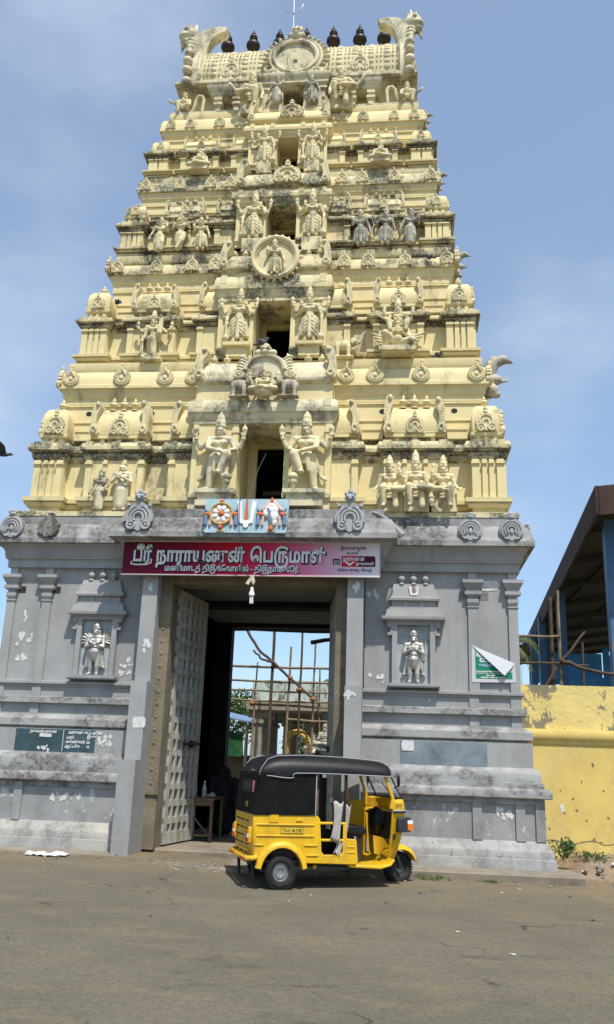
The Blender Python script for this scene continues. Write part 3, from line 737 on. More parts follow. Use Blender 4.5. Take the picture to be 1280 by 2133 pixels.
    put('dark_chamber', MB().box(-dn-.02, -dw-.01, yv, 2.9, zb-.05, z1).box(dw+.01, dn+.02, yv, 2.9, zb-.05, z1).box(-dn, dn, 2.8, 2.92, zb-.05, z1).box(-dn, dn, yv, 2.9, z1-.05, z1+.02).box(-dn, dn, yv-.25, 2.9, zb-.08, zb-.02), INNER, cb)
    put('sill', MB().box(-dw-.02, dw+.02, yc+.02, yv, zb-.06, zb+.03), YELC, cb)
    for s in (-1, 1):
        pw = .10*f
        pilaster(cb, s*(c-pw*.55), pw, yc, zb+hb, z1-.02, YEL, .03); pilaster(cb, s*(dw+pw*.55), pw, yc, zb+hb, z1-.02, YEL, .03)
        a, b = sorted((s*(dw+.0), s*c))
        put('base_moulding', MB().run([(a, yc), (b, yc)], [(-.1, zb+.003), (.05, zb+.003), (.05, zb+.25*hb), (.03, zb+.3*hb), (.03, zb+.5*hb), (.09, zb+.7*hb), (.09, zb+.95*hb), (-.1, zb+hb)]), T['mc'], cb)
    hc = zcc-z1
    rc = [(-c, yc), (c, yc), (c, yc+.9), (-c, yc+.9)]
    put('door_cornice', MB().sweep(rc, [(.0, z1-.01), (.025, z1), (.025, z1+.22*hc), (.05, z1+.3*hc), (.07, z1+.5*hc), (.075, z1+.62*hc), (.11, z1+.7*hc), (.12, z1+.95*hc), (.12, zcc), (.105, zcc+.01), (.10, zcc+.55*(T['zsl']-zcc)), (.07, T['zsl']), (-.02, T['zsl']+.003)]), T['mc'], cb)
    for x in (-c+.08, -dw-.1, dw+.1, c-.08):
        put('cornice_rib', MB().box(x-.07*f, x+.07*f, yc-.125, yc, zcc+.005, T['zsl']+.008), T['mc'], cb)
    # barrel roof over the centre bay
    cw2 = c-.02*f
    ly = yc-.03
    prof = [(ly+.14, T['zsl']-.02), (ly+.14, ze-.22*f), (ly+.08, ze-.16*f), (ly+.08, ze-.08*f), (ly-.05, ze-.02), (ly-.06, ze), (ly-.06, ze+.045), (ly+.0, ze+.055), (ly+.0, ze+.35*(zt-ze)), (ly+.05, ze+.7*(zt-ze)), (ly+.15, ze+.93*(zt-ze)), (ly+.28, zt), (T['yu']+.1, zt), (T['yu']+.1, T['zsl']-.02)]
    br = put('barrel_roof', MB().prism(prof, -cw2, cw2, 'x'), T['mc'], cb)
    eh = (zt-ze)*1.35
    jit(put('gable_scroll', OM['ear'], T['mo'], cb, (-cw2-.06*f, ly+.06, ze+.03), sc=eh)); jit(put('gable_scroll', OM['earm'], T['mo'], cb, (cw2+.06*f, ly+.06, ze+.03), sc=eh))
    for x in (-.82, -.62, .62, .82):
        jit(put('finial', OM['fin'], T['m1'], cb, (x*cw2, ly+.24, zt-.01), sc=(.15*f, .15*f, .2*f)))
    return cb
TIERS = [
 dict(W=4.30, yf=.09, p=.19, cw=.57, s0=2.19, s1=3.30, c=1.26, p1=1.735, dw=.42, yc=-.15, vd=1.1, wi=0.26, zb=5.92, zm=6.245, zp=6.95, zc0=7.08, zc1=7.28, zn=7.45, zs=8.08, Wu=3.98, yu=.43, zk0=8.515, zk1=8.885, ok=.142,
      Wt=4.0, yt=.41, zt=9.095, hs=(1.465, 2.01, 2.858, 3.874), hk='ring', hsz=.335, f=1.0, z1=7.57, zcc=7.85, zsl=8.0, ze=8.395, zbt=8.86, m1=YEL, m2=YELC, m3=YEL, mo=STAT, mc=YELP, uf=.28),
 dict(W=3.87, yf=.53, p=.18, cw=.53, s0=1.95, s1=2.92, c=1.06, p1=1.51, dw=.36, yc=.35, vd=1.0, wi=0.28, zb=9.10, zm=9.325, zp=9.90, zc0=10.0, zc1=10.115, zn=10.33, zs=10.83, Wu=3.47, yu=.985, zk0=11.335, zk1=11.60, ok=.135,
      Wt=3.49, yt=.98, zt=11.865, hs=(1.33, 1.82, 2.57, 3.405), hk='lobe', hsz=.28, f=.88, z1=10.34, zcc=10.685, zsl=10.855, ze=11.05, zbt=11.47, m1=YEL, m2=YELC, m3=YELC, mo=STAT, mc=YELC, uf=.30),
 dict(W=3.46, yf=1.02, p=.15, cw=.50, s0=1.68, s1=2.57, c=.95, p1=1.43, dw=.315, yc=.85, vd=0.85, wi=0.25, zb=11.87, zm=12.05, zp=12.44, zc0=12.5, zc1=12.635, zn=12.86, zs=13.20, Wu=3.16, yu=1.33, zk0=13.60, zk1=13.89, ok=.12,
      Wt=3.18, yt=1.31, zt=14.05, hs=(1.215, 1.65, 2.34, 3.10), hk='lobe', hsz=.265, f=.78, z1=12.865, zcc=13.10, zsl=13.20, ze=13.335, zbt=13.78, m1=YELC, m2=YELC, m3=YELC, mo=STAT, mc=YELC, uf=.32),
 dict(W=3.13, yf=1.35, p=.13, cw=.45, s0=1.54, s1=2.40, c=.87, p1=1.26, dw=.235, yc=1.25, vd=0.6, wi=0.19, zb=14.06, zm=14.20, zp=14.52, zc0=14.55, zc1=14.69, zn=14.82, zs=15.10, Wu=2.90, yu=1.62, zk0=15.45, zk1=15.80, ok=.11,
      Wt=2.86, yt=1.67, zt=16.03, hs=(1.16, 1.635, 2.31, 2.76), hk='lobe', hsz=.245, f=.66, z1=14.885, zcc=15.095, zsl=15.19, ze=15.335, zbt=15.72, m1=YEL, m2=YELC, m3=YEL, mo=STAT, mc=YEL, uf=.32),
]
bays = [tier(T) for T in TIERS]
for x in (-3.5, -2.26, 2.15, 3.47): vent(tower, x, .43, 8.03)
# ornaments of the grey cornice
for x in (-4.38, 4.34, 3.655):
    jit(put('horseshoe_ornament', OM['grey'], ORN, kap, (x, -.305, 5.385), sc=.40))
BROKEN = mat('broken_plaster', (.26, .23, .2), stain=(.05, .045, .04), samt=.9, slo=.40, shi=.52, sscale=9, var=.3, vscale=14, bump=1.0, bscale=25)
put('broken_ornament', MB().prism(scallop(.17, 9, .02, 4, (-3.70, 5.56)), -.36, -.22).box(-3.75, -3.65, -.33, -.22, 5.72, 5.82), BROKEN, kap)
for x in (-1.93, 1.66):
    put('leaf_crest', OM['crest'], ORN, kap, (x, -.785, 5.38), sc=.47)
for yy in (.45, 2.0, 3.1, 4.2):
    jit(put('horseshoe_ornament', OM['grey'], ORN, kap, (XW+.3, yy, 5.385), PI/2, .42)); (put('horseshoe_ornament', OM['grey'], ORN, kap, (-XW-.3, yy, 5.385), -PI/2, .42))
# centre crests
m = MB()
arch = [(.33*math.cos(a*PI/14), .20+.42*math.sin(a*PI/14)) for a in range(15)]
m.prism([(-.36, 0), (.36, 0)]+[(x*1.08, z) for x, z in arch], -.05, .1)
m.ring((0, -.07, .20), .33, .045, 16, 6, a0=0, a1=PI, sz=1.25)
for s in (-1, 1):
    for k in range(6):
        z = .10+.085*k; m.tube([(s*.33, .0, z), (s*(.46-.012*k), -.03, z+.06), (s*(.50-.028*k), -.02, z+.16)], [.05, .055, .012], 8)
    m.ring((s*.43, -.06, .07), .075, .035, 12, 6); m.ell((s*.43, -.06, .07), .04)
m.ell((0, -.05, .70), (.12, .10, .09)); m.ell((0, -.06, .80), (.10, .09, .08)); m.ell((0, -.04, .90), (.06, .06, .07))
for s in (-1, 1): m.ell((s*.12, -.04, .70), (.07, .07, .09)); m.ell((s*.05, -.14, .80), .035)
put('arched_crest', m.mesh('arched_crest', 40), YELP, bays[0], (.02, -.24, 8.42), sc=(1.1, 1, .70))
m = MB().prism(disc_poly(.40, 40), -.03, .1); m.ring((0, -.06, 0), .44, .05, 40, 8); m.ring((0, -.04, 0), .38, .025, 40, 6)
for k in range(24):
    a = 2*PI*k/24; m.ell((.50*math.cos(a), -.03, .50*math.sin(a)), (.035, .04, .035), 8, 6)
put('round_medallion', m.mesh('round_medallion', 40), STAT, bays[1], (.02, .25, 11.22))
put('leaf_crest', OM['lobe'], STAT, bays[2], (.1, .76, 13.33), sc=(.62, .5, .44)); put('leaf_crest', OM['lobe'], STAT, bays[3], (.07, 1.17, 15.34), sc=(.55, .45, .36))

# ---------------------------------------------------------------- neck and barrel roof
nw = put('neck_wall', MB().sweep(notched(2.42, 2.15, .24), [(0, 16.02), (0, 16.45), (.03, 16.46), (.03, 16.50), (0, 16.51), (0, 16.93)]), YEL, tower)
put('neck_ledge', MB().sweep(rect(2.84, 1.69), [(0, 16.02), (.02, 16.03), (.02, 16.08), (0, 16.09)]), YELP, nw)
ev = put('roof_eave', MB().sweep(rect(2.62, 1.95), [(-.1, 16.86), (.1, 16.90), (.22, 16.94), (.225, 17.0), (.20, 17.03), (.05, 17.06)]), YELP, tower)
for s in (-1, 1):
    for x in (1.35, 1.78):
        put('neck_pilaster', MB().box(s*x-.06, s*x+.06, 1.82, 2.17, 16.085, 16.62).box(s*x-.1, s*x+.1, 1.78, 2.17, 16.36, 16.42).box(s*x-.09, s*x+.09, 1.79, 2.17, 16.5, 16.62), YELP, nw)
    put('neck_cornice', MB().sweep([(s*1.565-.36, 1.8), (s*1.565+.36, 1.8), (s*1.565+.36, 2.1), (s*1.565-.36, 2.1)], [(0, 16.60), (.03, 16.62), (.03, 16.68), (.08, 16.72), (.12, 16.80), (.12, 16.85), (.15, 16.87), (.15, 16.94)]), YELP, nw)
    x = s*.66
    put('neck_pilaster', MB().box(x-.08, x+.08, 1.66, 2.17, 16.085, 16.72).box(x-.12, x+.12, 1.62, 2.17, 16.55, 16.6), YELP, nw)
    a, b = sorted((s*.24, s*.58)); put('neck_pier', MB().box(a, b, 1.70, 2.2, 16.085, 16.74), YELP, nw)
put('neck_cornice', MB().sweep([(-.78, 1.64), (.78, 1.64), (.78, 2.1), (-.78, 2.1)], [(0, 16.70), (.03, 16.72), (.03, 16.80), (.07, 16.84), (.10, 16.90), (.10, 16.95), (.0, 17.02)]), YELP, nw)
bc, br_ = (CY, 17.32), 1.27
prof = [(bc[0]-br_*math.cos(a), bc[1]+br_*1.0*math.sin(a)) for a in [(-.22+i*(PI+.44)/28) for i in range(29)]]
roof = put('barrel_roof', MB().prism(prof, -2.5, 2.5, 'x').mesh('barrel_roof', 60), ROOF, tower)
put('ridge_beam', MB().box(-2.45, 2.45, CY-.25, CY+.25, 18.45, 18.60), ROOF, roof)
for k in range(26):
    x = -2.32+k*4.64/25
    m = MB(); wide = k % 2 == 0
    n = 10
    for i in range(n):
        a = -.05+i*1.12/(n-1)
        cy_, cz = bc[0]-br_*math.cos(a), bc[1]+br_*math.sin(a)
        Mx = Matrix.Rotation(a, 3, 'X')
        if wide: m.ell((x, cy_, cz), (.085, .03, .075), 8, 6, Matrix.Rotation(-a, 3, 'X'))
        else:
            for q in (-.045, .045): m.ell((x+q, cy_, cz), (.022, .03, .05), 6, 6, Matrix.Rotation(-a, 3, 'X'))
    put('scale_band', m.mesh('scale_band', 60), ROOF, roof)['kind'] = 'stuff'
put('roof_fillet', MB().run([(-2.5, 2.24), (2.5, 2.24)], [(0, 18.10), (.05, 18.12), (.05, 18.2), (-.06, 18.32), (-.1, 18.2)]), ROOF, roof)
for s in (-1, 1):
    put('roof_ornament', OM['lobe'], YELP, roof, (s*1.52, 1.83, 17.12), sc=.46)
    put('ornament_ledge', MB().box(s*1.52-.27, s*1.52+.27, 1.78, 2.1, 17.04, 17.13), YELP, roof)
# big flaming horseshoe of the roof front
m = MB().prism(disc_poly(.56, 40, 1.05, .92), -.03, .3)
m.ring((0, -.05, 0), .60, .075, 40, 8, sx=1.05, sz=.92); m.ring((0, -.04, 0), .72, .05, 40, 6, sx=1.05, sz=.92); m.prism(disc_poly(.76, 40, 1.04, .92), .02, .3)
for k in range(27):
    a = -.9+k*(PI+1.8)/26
    m.ell((.84*1.05*math.cos(a), .05, .82*.95*math.sin(a)+.02), (.045, .07, .13), 8, 6, Matrix.Rotation(-(a-PI/2), 3, 'Y'))
for s in (-1, 1):
    m.ring((s*.62, -.05, -.56), .13, .06, 14, 6); m.ell((s*.62, -.04, -.56), .07); m.tube([(s*.72, 0, -.5), (s*.88, 0, -.42), (s*.92, 0, -.28)], [.08, .06, .02], 6)
    m.tube([(s*.2, -.05, -.3), (s*.24, -.05, .1)], .018, 6)
m.tube([(-.5, -.05, -.38), (-.3, -.05, -.36), (-.15, -.05, -.46), (0, -.05, -.42), (.15, -.05, -.46), (.3, -.05, -.36), (.5, -.05, -.38)], .025, 6)
m.tube([(-.06, -.05, -.1), (.06, -.05, -.1)], .03, 6)
m.ell((0, -.05, .74), (.17, .15, .14)); m.ell((0, -.06, .90), (.14, .13, .10)); m.ell((-.06, -.18, .9), .05); m.ell((.06, -.18, .9), .05); m.ell((0, -.15, .78), (.09, .08, .05))
for s in (-1, 1): m.ell((s*.17, -.03, .78), (.09, .08, .11)); m.ell((s*.12, -.03, 1.02), (.05, .05, .09))
m.ell((0, -.02, 1.05), (.06, .06, .1))
put('roof_horseshoe', m.mesh('roof_horseshoe', 45), YELP, roof, (.03, 1.66, 17.44), sc=.80)
# copper pots along the ridge
kal = MB().lathe([(.16, -.85), (.14, -.80), (.10, -.35), (.12, -.30), (.08, -.22), (.07, -.05), (.13, 0), (.22, .06), (.255, .15), (.245, .24), (.18, .31), (.10, .34), (.09, .37), (.15, .39), (.155, .43), (.10, .45), (.14, .48), (.15, .53), (.13, .58), (.085, .62), (.10, .64), (.05, .75), (.012, .88)], 20).mesh('copper_pot_finial', 50)
for x in (-1.97, -1.31, -.63, .06, .75, 1.42, 2.03):
    put('copper_pot_finial', kal, KAL, roof, (x, CY, 19.17), sc=(.70, .70, .72))
STEEL = mat('galvanised_steel', (.5, .52, .54), rough=.35, metal=.6, bump=0)
rodp = put('lightning_rod', MB().tube([(-.22, 2.75, 18.4), (-.25, 2.72, 20.35)], .018, 8), STEEL, roof)
put('rod_ring', MB().ring((-.26, 2.7, 20.12), .25, .014, 28, 6, a0=PI, a1=2*PI), STEEL, rodp)
# end gables with horn and monster head
def gable(s):
    out = [(bc[0]-1.42*math.cos(a), bc[1]+1.42*math.sin(a)) for a in [(-.3+i*(PI+.6)/30) for i in range(31)]]
    g = put('roof_gable', MB().prism(out, s*2.44, s*2.66, 'x').mesh('roof_gable', 45), YELP, roof)
    m = MB()
    for i in range(20):
        a = -.25+i*(PI+.5)/19
        m.ell((s*2.66, bc[0]-1.46*math.cos(a), bc[1]+1.46*math.sin(a)), (.12, .13, .11), 8, 6)
    put('flame_rim', m.mesh('flame_rim', 60), YELP, g)
    horn = [(s*2.58, 18.15), (s*2.40, 18.2), (s*2.36, 18.45), (s*2.27, 18.68), (s*2.10, 18.82), (s*1.95, 18.87), (s*1.90, 18.99), (s*2.1, 19.02), (s*2.36, 18.99), (s*2.6, 18.86)]
    put('gable_horn', MB().prism(horn, 2.17, 2.45).mesh('gable_horn', 40), YELP, g)
    return g
gl = gable(-1); gr = gable(1); gl.location.x = .12
YALI = {}
m = MB()
m.ell((0, 0, 0), (.20, .24, .22)); m.ell((.13, -.10, -.06), (.17, .16, .11)); m.ell((.14, -.08, -.20), (.13, .13, .06)); m.ell((.08, -.2, .1), .07); m.ell((.16, -.16, .06), .06)
m.cap((-.05, 0, .15), (-.1, .02, .45), .09, .02); m.cap((.1, -.05, .18), (.12, -.04, .40), .07, .015); m.cap((.0, -.14, .15), (-.02, -.16, .36), .06, .015)
m.cap((.18, -.06, -.18), (.22, -.08, -.50), .07, .015); m.cap((.06, -.12, -.2), (.08, -.16, -.42), .06, .015); m.cap((.2, .05, -.15), (.26, .05, -.42), .06, .015)
m.cap((-.08, 0, -.1), (-.16, 0, -.75), .17, .2); m.cap((-.16, 0, -.75), (-.12, 0, -1.3), .2, .26)
for k in range(9): m.ell((-.02+.0*k, -.2, -.25-.11*k), (.08, .06, .06), 8, 6)
remesh_later(m, .03, 'yali', YALI)
# ---------------------------------------------------------------- figures
FIG = {}
def figure(key, pelvis=(0, 0, .52), lean=0., legs='stand', arms=(), crown=.26, skirt=True, hood=False, female=False, extra=None, head_turn=0., mirror=False, voxel=.0100, fat=1.0, bald=False, twist=0., bare_legs=False):
    m = MB(); P = Vector(pelvis)
    ch = P+Vector((lean, -.005, .215)); hd = P+Vector((lean*1.25+twist, -.015, .405))
    m.ell(P, (.118*fat, .09*fat, .085)); m.ell(P+Vector((lean*.5, -.005, .10)), (.088*fat, .07*fat, .085)); m.ell(ch, (.130, .085, .10))
    m.ell(ch+Vector((-.06, -.05, .0)), (.06, .045, .05 if female else .04)); m.ell(ch+Vector((.06, -.05, .0)), (.06, .045, .05 if female else .04))
    m.cap(ch+Vector((-.115, 0, .065)), ch+Vector((.115, 0, .065)), .055, .055); m.cap(ch+Vector((0, 0, .08)), hd, .045, .04)
    m.ell(hd, (.068, .077, .09)); m.ell(hd+Vector((0, -.045, -.045)), (.042, .038, .04))
    t = head_turn
    m.ell(hd+Vector((t*.03, -.082, -.01)), (.015, .022, .032)); m.ell(hd+Vector((t*.02, -.074, -.045)), (.03, .016, .010))
    for s in (-1, 1):
        m.ell(hd+Vector((s*.031+t*.02, -.070, .012)), (.020, .014, .011)); m.ell(hd+Vector((s*.07, .005, -.012)), (.018, .03, .05))
        m.ell(hd+Vector((s*.065, .03, -.075)), (.035, .035, .055))
    m.ring(P+Vector((0, 0, .035)), .115*fat, .022, 16, 6, 'z', sx=1.0, sz=.75)
    m.ring(ch+Vector((0, -.015, .075)), .075, .016, 14, 6, 'z', sz=.9)
    if crown and not bald:
        z = .045; m.lathe([(.076, z), (.084, z+.03), (.074, z+.05), (.078, z+.08), (.062, z+.6*crown), (.066, z+.66*crown), (.044, z+.85*crown), (.03, z+.9*crown), (.034, z+.95*crown), (.01, z+1.08*crown)], 14, hd)
        m.ell(hd+Vector((0, -.075, .11)), (.022, .02, .035))
    if hood: m.ell(hd+Vector((0, .06, .05)), (.15, .04, .17))
    if legs == 'stand':
        legs = [(-1, (-.075, -.01, .28), (-.075, 0, .05), (-.10, -.09, .025)), (1, (.075, -.01, .28), (.075, 0, .05), (.10, -.09, .025))]
    for s, k, a, toe in legs:
        hip = P+Vector((s*.062, 0, -.01))
        if skirt and not bare_legs: m.cap(hip, k, .092*fat, .07); m.cap(k, Vector(a)+Vector((0, 0, .02)), .068, .052)
        else: m.cap(hip, k, .082*fat, .058); m.cap(k, Vector(k).lerp(Vector(a), .35), .056, .058); m.cap(Vector(k).lerp(Vector(a), .35), a, .056, .032)
        m.cap(a, toe, .035, .026); m.ell(toe, (.035, .045, .02))
    for s, e, w, h in arms:
        sh = ch+Vector((s*.155, .0, .06))
        m.ell(sh, .058); m.cap(sh, e, .05, .038); m.cap(e, w, .038, .026)
        w = Vector(w); h = Vector(h); d = (h-w); m.cap(w, h, .028, .03)
        d = d.normalized() if d.length > 1e-6 else Vector((0, 0, 1)); side = d.cross(Vector((0, 1, 0)))
        side = side.normalized() if side.length > .1 else Vector((1, 0, 0))
        for q in (-1.2, -.4, .4, 1.2): m.cap(h+side*q*.016, h+side*q*.02+d*(.062-.006*abs(q)), .0125, .010, 6)
        m.cap(h+side*.026-d*.01, h+side*.05+d*.025, .0125, .010, 6)
        m.ring(w-d*.01, .032, .009, 10, 6, 'z')
    if extra: extra(m)
    if mirror: m.v = [(-x, y, z) for x, y, z in m.v]
    remesh_later(m, voxel, key, FIG)
def emblem(m, p):
    m.ell(p, (.045, .03, .05)); m.cap(p, (p[0], p[1], p[2]+.07), .022, .01)
def mace(m, x, y, z0, z1, hd=.07):
    m.cap((x, y, z1), (x, y, z0+.1), .02, .026); m.ell((x, y, z0+.09), (hd, hd, .075)); m.ring((x, y, z0+.16), .045, .016, 12, 6, 'z'); m.ell((x, y, z0+.015), (.035, .035, .03))
BACK = [(-1, (-.29, .02, .68), (-.345, -.02, .81), (-.355, -.03, .86)), (1, (.29, .02, .68), (.345, -.02, .81), (.355, -.03, .86))]
def ex_guard(m):
    emblem(m, (-.36, -.03, .95)); emblem(m, (.36, -.03, .95))
    m.ell((.15, -.14, .19), (.085, .08, .06)); m.cap((.15, -.14, .2), (.15, -.13, .5), .03, .03); m.ell((.15, -.14, .12), (.06, .06, .06)); m.ell((.15, -.14, .05), (.03, .03, .045))
    m.cap((-.10, .02, .55), (-.22, .03, .24), .05, .03); m.cap((-.22, .03, .24), (-.28, .03, .2), .03, .03)
    m.cap((-.02, -.10, .52), (-.05, -.09, .30), .05, .03)
    for k in range(4): m.ring((.02, -.02, .50-.03*k), .13-.005*k, .018, 14, 6, 'z', sz=.8)
for mir in (0, 1):
    figure('guard'+'_m'*mir, legs=[(-1, (-.10, -.02, .28), (-.13, 0, .05), (-.19, -.08, .025)), (1, (.15, -.19, .50), (.06, -.17, .26), (.02, -.25, .23))],
           arms=BACK+[(-1, (-.15, -.13, .63), (.05, -.19, .56), (.10, -.20, .54)), (1, (.24, -.03, .64), (.20, -.13, .60), (.17, -.18, .57))], extra=ex_guard, mirror=mir, voxel=.009, head_turn=.5, crown=.24)
def pleats(m):
    m.cap((0, -.10, .50), (0, -.08, .10), .032, .045)
    for s in (-1, 1):
        for k in range(4): m.cap((s*.03, -.095, .46-.07*k), (s*.13, -.05, .40-.085*k), .018, .018)
        m.cap((s*.13, .0, .52), (s*.17, .03, .18), .04, .05)
def ex_door(m):
    emblem(m, (-.36, -.03, .95)); emblem(m, (.36, -.03, .95)); mace(m, -.23, -.08, .0, .44, .075); pleats(m)
for mir in (0, 1):
    figure('door'+'_m'*mir, arms=BACK+[(-1, (-.23, -.0, .60), (-.235, -.06, .48), (-.235, -.07, .44)), (1, (.22, -.04, .63), (.17, -.14, .74), (.165, -.15, .79))], extra=ex_door, mirror=mir, lean=.015, voxel=.0095)
figure('woman', legs='stand', arms=[(-1, (-.20, .02, .62), (-.22, -.04, .50), (-.23, -.05, .46)), (1, (.21, -.02, .64), (.17, -.12, .56), (.14, -.14, .53))], crown=.07, female=True, lean=.02, extra=lambda m: (m.cap((0, -.03, .5), (.02, -.03, .08), .13, .12), m.ell((0, .02, .98), (.06, .07, .05))))
def ex_pray(m): m.cap((0, -.17, .68), (0, -.17, .80), .03, .02)
PRAY = [(-1, (-.20, -.05, .62), (-.05, -.17, .69), (-.018, -.18, .73)), (1, (.20, -.05, .62), (.05, -.17, .69), (.018, -.18, .73))]
figure('man', arms=PRAY, crown=0, extra=lambda m: (ex_pray(m), m.cap((0, -.02, .45), (0, -.02, .12), .12, .10), m.cap((-.1, -.05, .78), (.1, -.09, .55), .035, .03)))
def seat_ex(m):
    m.cap((.10, -.16, .14), (.11, -.15, -.28), .05, .06)
    for k in range(3): m.cap((-.05, -.10, .02-.06*k), (.12, -.13, .03-.06*k), .03, .03)
    m.add(*box_vf(-.22, .24, -.05, .12, -.36, .0))
def box_vf(x0, x1, y0, y1, z0, z1):
    q = MB().box(x0, x1, y0, y1, z0, z1); return q.v, q.f
LAL = [(1, (.12, -.24, .06), (.10, -.20, -.26), (.12, -.29, -.31)), (-1, (-.26, -.19, .05), (-.05, -.26, .01), (.03, -.28, .0))]
LALm = [(-1, (-.12, -.24, .06), (-.10, -.20, -.26), (-.12, -.29, -.31)), (1, (.26, -.19, .05), (.05, -.26, .01), (-.03, -.28, .0))]
figure('lalita_f', pelvis=(0, 0, .08), legs=LALm, female=True, crown=.25, arms=[(-1, (-.2, -.02, .19), (-.26, -.1, .08), (-.28, -.14, .06)), (1, (.22, -.03, .24), (.2, -.14, .34), (.2, -.15, .39))], extra=lambda m: (seat_ex(m), m.cap((-.1, -.16, .14), (-.11, -.15, -.28), .05, .06)))
figure('lalita_fm', pelvis=(0, 0, .08), legs=LAL, female=True, crown=.25, arms=[(1, (.2, -.02, .19), (.26, -.1, .08), (.28, -.14, .06)), (-1, (-.22, -.03, .24), (-.2, -.14, .34), (-.2, -.15, .39))], extra=seat_ex)
def ex_visnu(m):
    seat_ex(m); emblem(m, (-.30, -.05, .52)); emblem(m, (.33, -.05, .50)); mace(m, .28, -.2, -.3, .1, .05)
figure('lalita_c', pelvis=(0, 0, .08), legs=LALm, crown=.28, arms=[(-1, (-.27, .02, .23), (-.30, -.05, .36), (-.30, -.06, .42)), (1, (.29, .02, .23), (.33, -.05, .34), (.33, -.06, .40)), (1, (.22, -.05, .17), (.27, -.17, .09), (.28, -.2, .07)), (-1, (-.2, -.05, .19), (-.22, -.17, .14), (-.22, -.2, .18))], extra=ex_visnu)
PAD = [(-1, (-.27, -.16, .05), (.06, -.24, .02), (.13, -.24, .03)), (1, (.27, -.16, .05), (-.06, -.26, .04), (-.13, -.25, .05))]
def shift(L, dz): return [(s, *[(p[0], p[1], p[2]+dz) for p in (a, b, c)]) for s, a, b, c in L]
figure('padma', pelvis=(0, 0, .08), legs=PAD, arms=shift(PRAY, -.44), crown=.16, extra=lambda m: (m.cap((0, -.17, .24), (0, -.17, .36), .03, .02), m.add(*box_vf(-.25, .25, -.2, .12, -.12, .02))))
figure('padma_hood', pelvis=(0, 0, .08), legs=PAD, arms=shift(PRAY, -.44), crown=.10, hood=True, extra=lambda m: (m.cap((0, -.17, .24), (0, -.17, .36), .03, .02), m.add(*box_vf(-.25, .25, -.2, .12, -.12, .02))))
def ex_laksh(m):
    emblem(m, (-.31, -.05, .50)); emblem(m, (.31, -.05, .50)); m.lathe([(.10, -.16), (.13, -.14), (.19, -.08), (.21, -.03), (.18, .0)], 16, (0, -.06, 0))
figure('lakshmi', pelvis=(0, 0, .08), legs=PAD, female=True, crown=.22, arms=[(-1, (-.26, .02, .22), (-.31, -.04, .36), (-.31, -.05, .41)), (1, (.26, .02, .22), (.31, -.04, .36), (.31, -.05, .41)), (-1, (-.2, -.06, .18), (-.18, -.18, .14), (-.17, -.21, .17)), (1, (.2, -.06, .18), (.18, -.18, .14), (.17, -.21, .12))], extra=ex_laksh)
figure('trivikrama', legs=[(-1, (-.06, -.01, .28), (-.04, 0, .05), (-.06, -.09, .025)), (1, (.15, -.12, .60), (.17, -.10, .92), (.16, -.14, 1.02))], crown=.24, lean=-.02,
       arms=[(-1, (-.27, 0, .68), (-.36, -.03, .76), (-.38, -.03, .80)), (1, (.28, 0, .66), (.37, -.03, .73), (.39, -.03, .77)), (-1, (-.2, -.02, .58), (-.23, -.08, .48), (-.24, -.1, .45))],
       extra=lambda m: (emblem(m, (-.38, -.03, .88)), emblem(m, (.40, -.03, .86)), m.cap((-.24, -.1, .48), (-.2, -.08, .02), .02, .022), m.ell((-.2, -.08, .03), (.05, .05, .04)), m.cap((0, -.05, .48), (.02, -.04, .1), .1, .07), m.add(*box_vf(-.2, .22, -.14, .08, -.06, .02))))
KNEEL = [(-1, (-.22, -.22, .22), (-.20, -.10, -.05), (-.22, -.2, -.08)), (1, (.24, -.24, .05), (.10, .02, -.02), (.06, .1, -.05))]
figure('garuda_kneel', pelvis=(0, 0, .12), legs=KNEEL, arms=shift(PRAY, -.40), crown=.10, fat=1.15, extra=lambda m: (m.cap((0, -.18, .26), (0, -.19, .40), .03, .02), m.add(*box_vf(-.28, .28, -.25, .15, -.16, -.06))))
figure('vishnu_ride', pelvis=(0, 0, .1), legs=[(-1, (-.2, -.2, .10), (-.17, -.26, -.14), (-.17, -.32, -.17)), (1, (.2, -.2, .10), (.17, -.26, -.14), (.17, -.32, -.17))], crown=.24,
       arms=[(-1, (-.25, .0, .22), (-.30, -.05, .38), (-.30, -.06, .43)), (1, (.28, .0, .2), (.32, -.05, .36), (.33, -.06, .41)), (-1, (-.22, -.05, .22), (-.38, -.12, .26), (-.44, -.13, .30))], extra=lambda m: (emblem(m, (-.3, -.05, .52)), emblem(m, (.33, -.05, .50))))
figure('dancer', legs=[(-1, (-.09, -.02, .28), (-.06, 0, .05), (-.09, -.09, .025)), (1, (.10, -.06, .29), (.09, -.02, .05), (.13, -.1, .025))], lean=.025, crown=.16, female=True, arms=[(-1, (-.22, 0, .62), (-.26, -.05, .50), (-.27, -.06, .45)), (1, (.24, -.02, .66), (.24, -.1, .78), (.23, -.1, .83))], extra=lambda m: (m.cap((0, -.03, .5), (.01, -.02, .1), .12, .10)))
figure('dancer_m', legs='stand', lean=-.02, crown=.18, arms=[(1, (.22, 0, .62), (.25, -.05, .50), (.26, -.06, .45)), (-1, (-.23, -.02, .66), (-.22, -.1, .77), (-.21, -.1, .82))], extra=pleats)
figure('flute', legs=[(-1, (-.08, -.02, .28), (-.05, 0, .05), (-.08, -.09, .025)), (1, (.05, -.08, .28), (-.06, -.1, .05), (-.08, -.16, .03))], lean=-.015, crown=.14, arms=[(-1, (-.22, -.04, .66), (-.06, -.15, .84), (-.02, -.16, .86)), (1, (.24, -.04, .68), (.15, -.14, .85), (.11, -.16, .87))], extra=lambda m: (m.cap((-.08, -.17, .86), (.32, -.15, .90), .016, .016), m.cap((0, -.02, .48), (-.01, -.02, .12), .11, .08)))
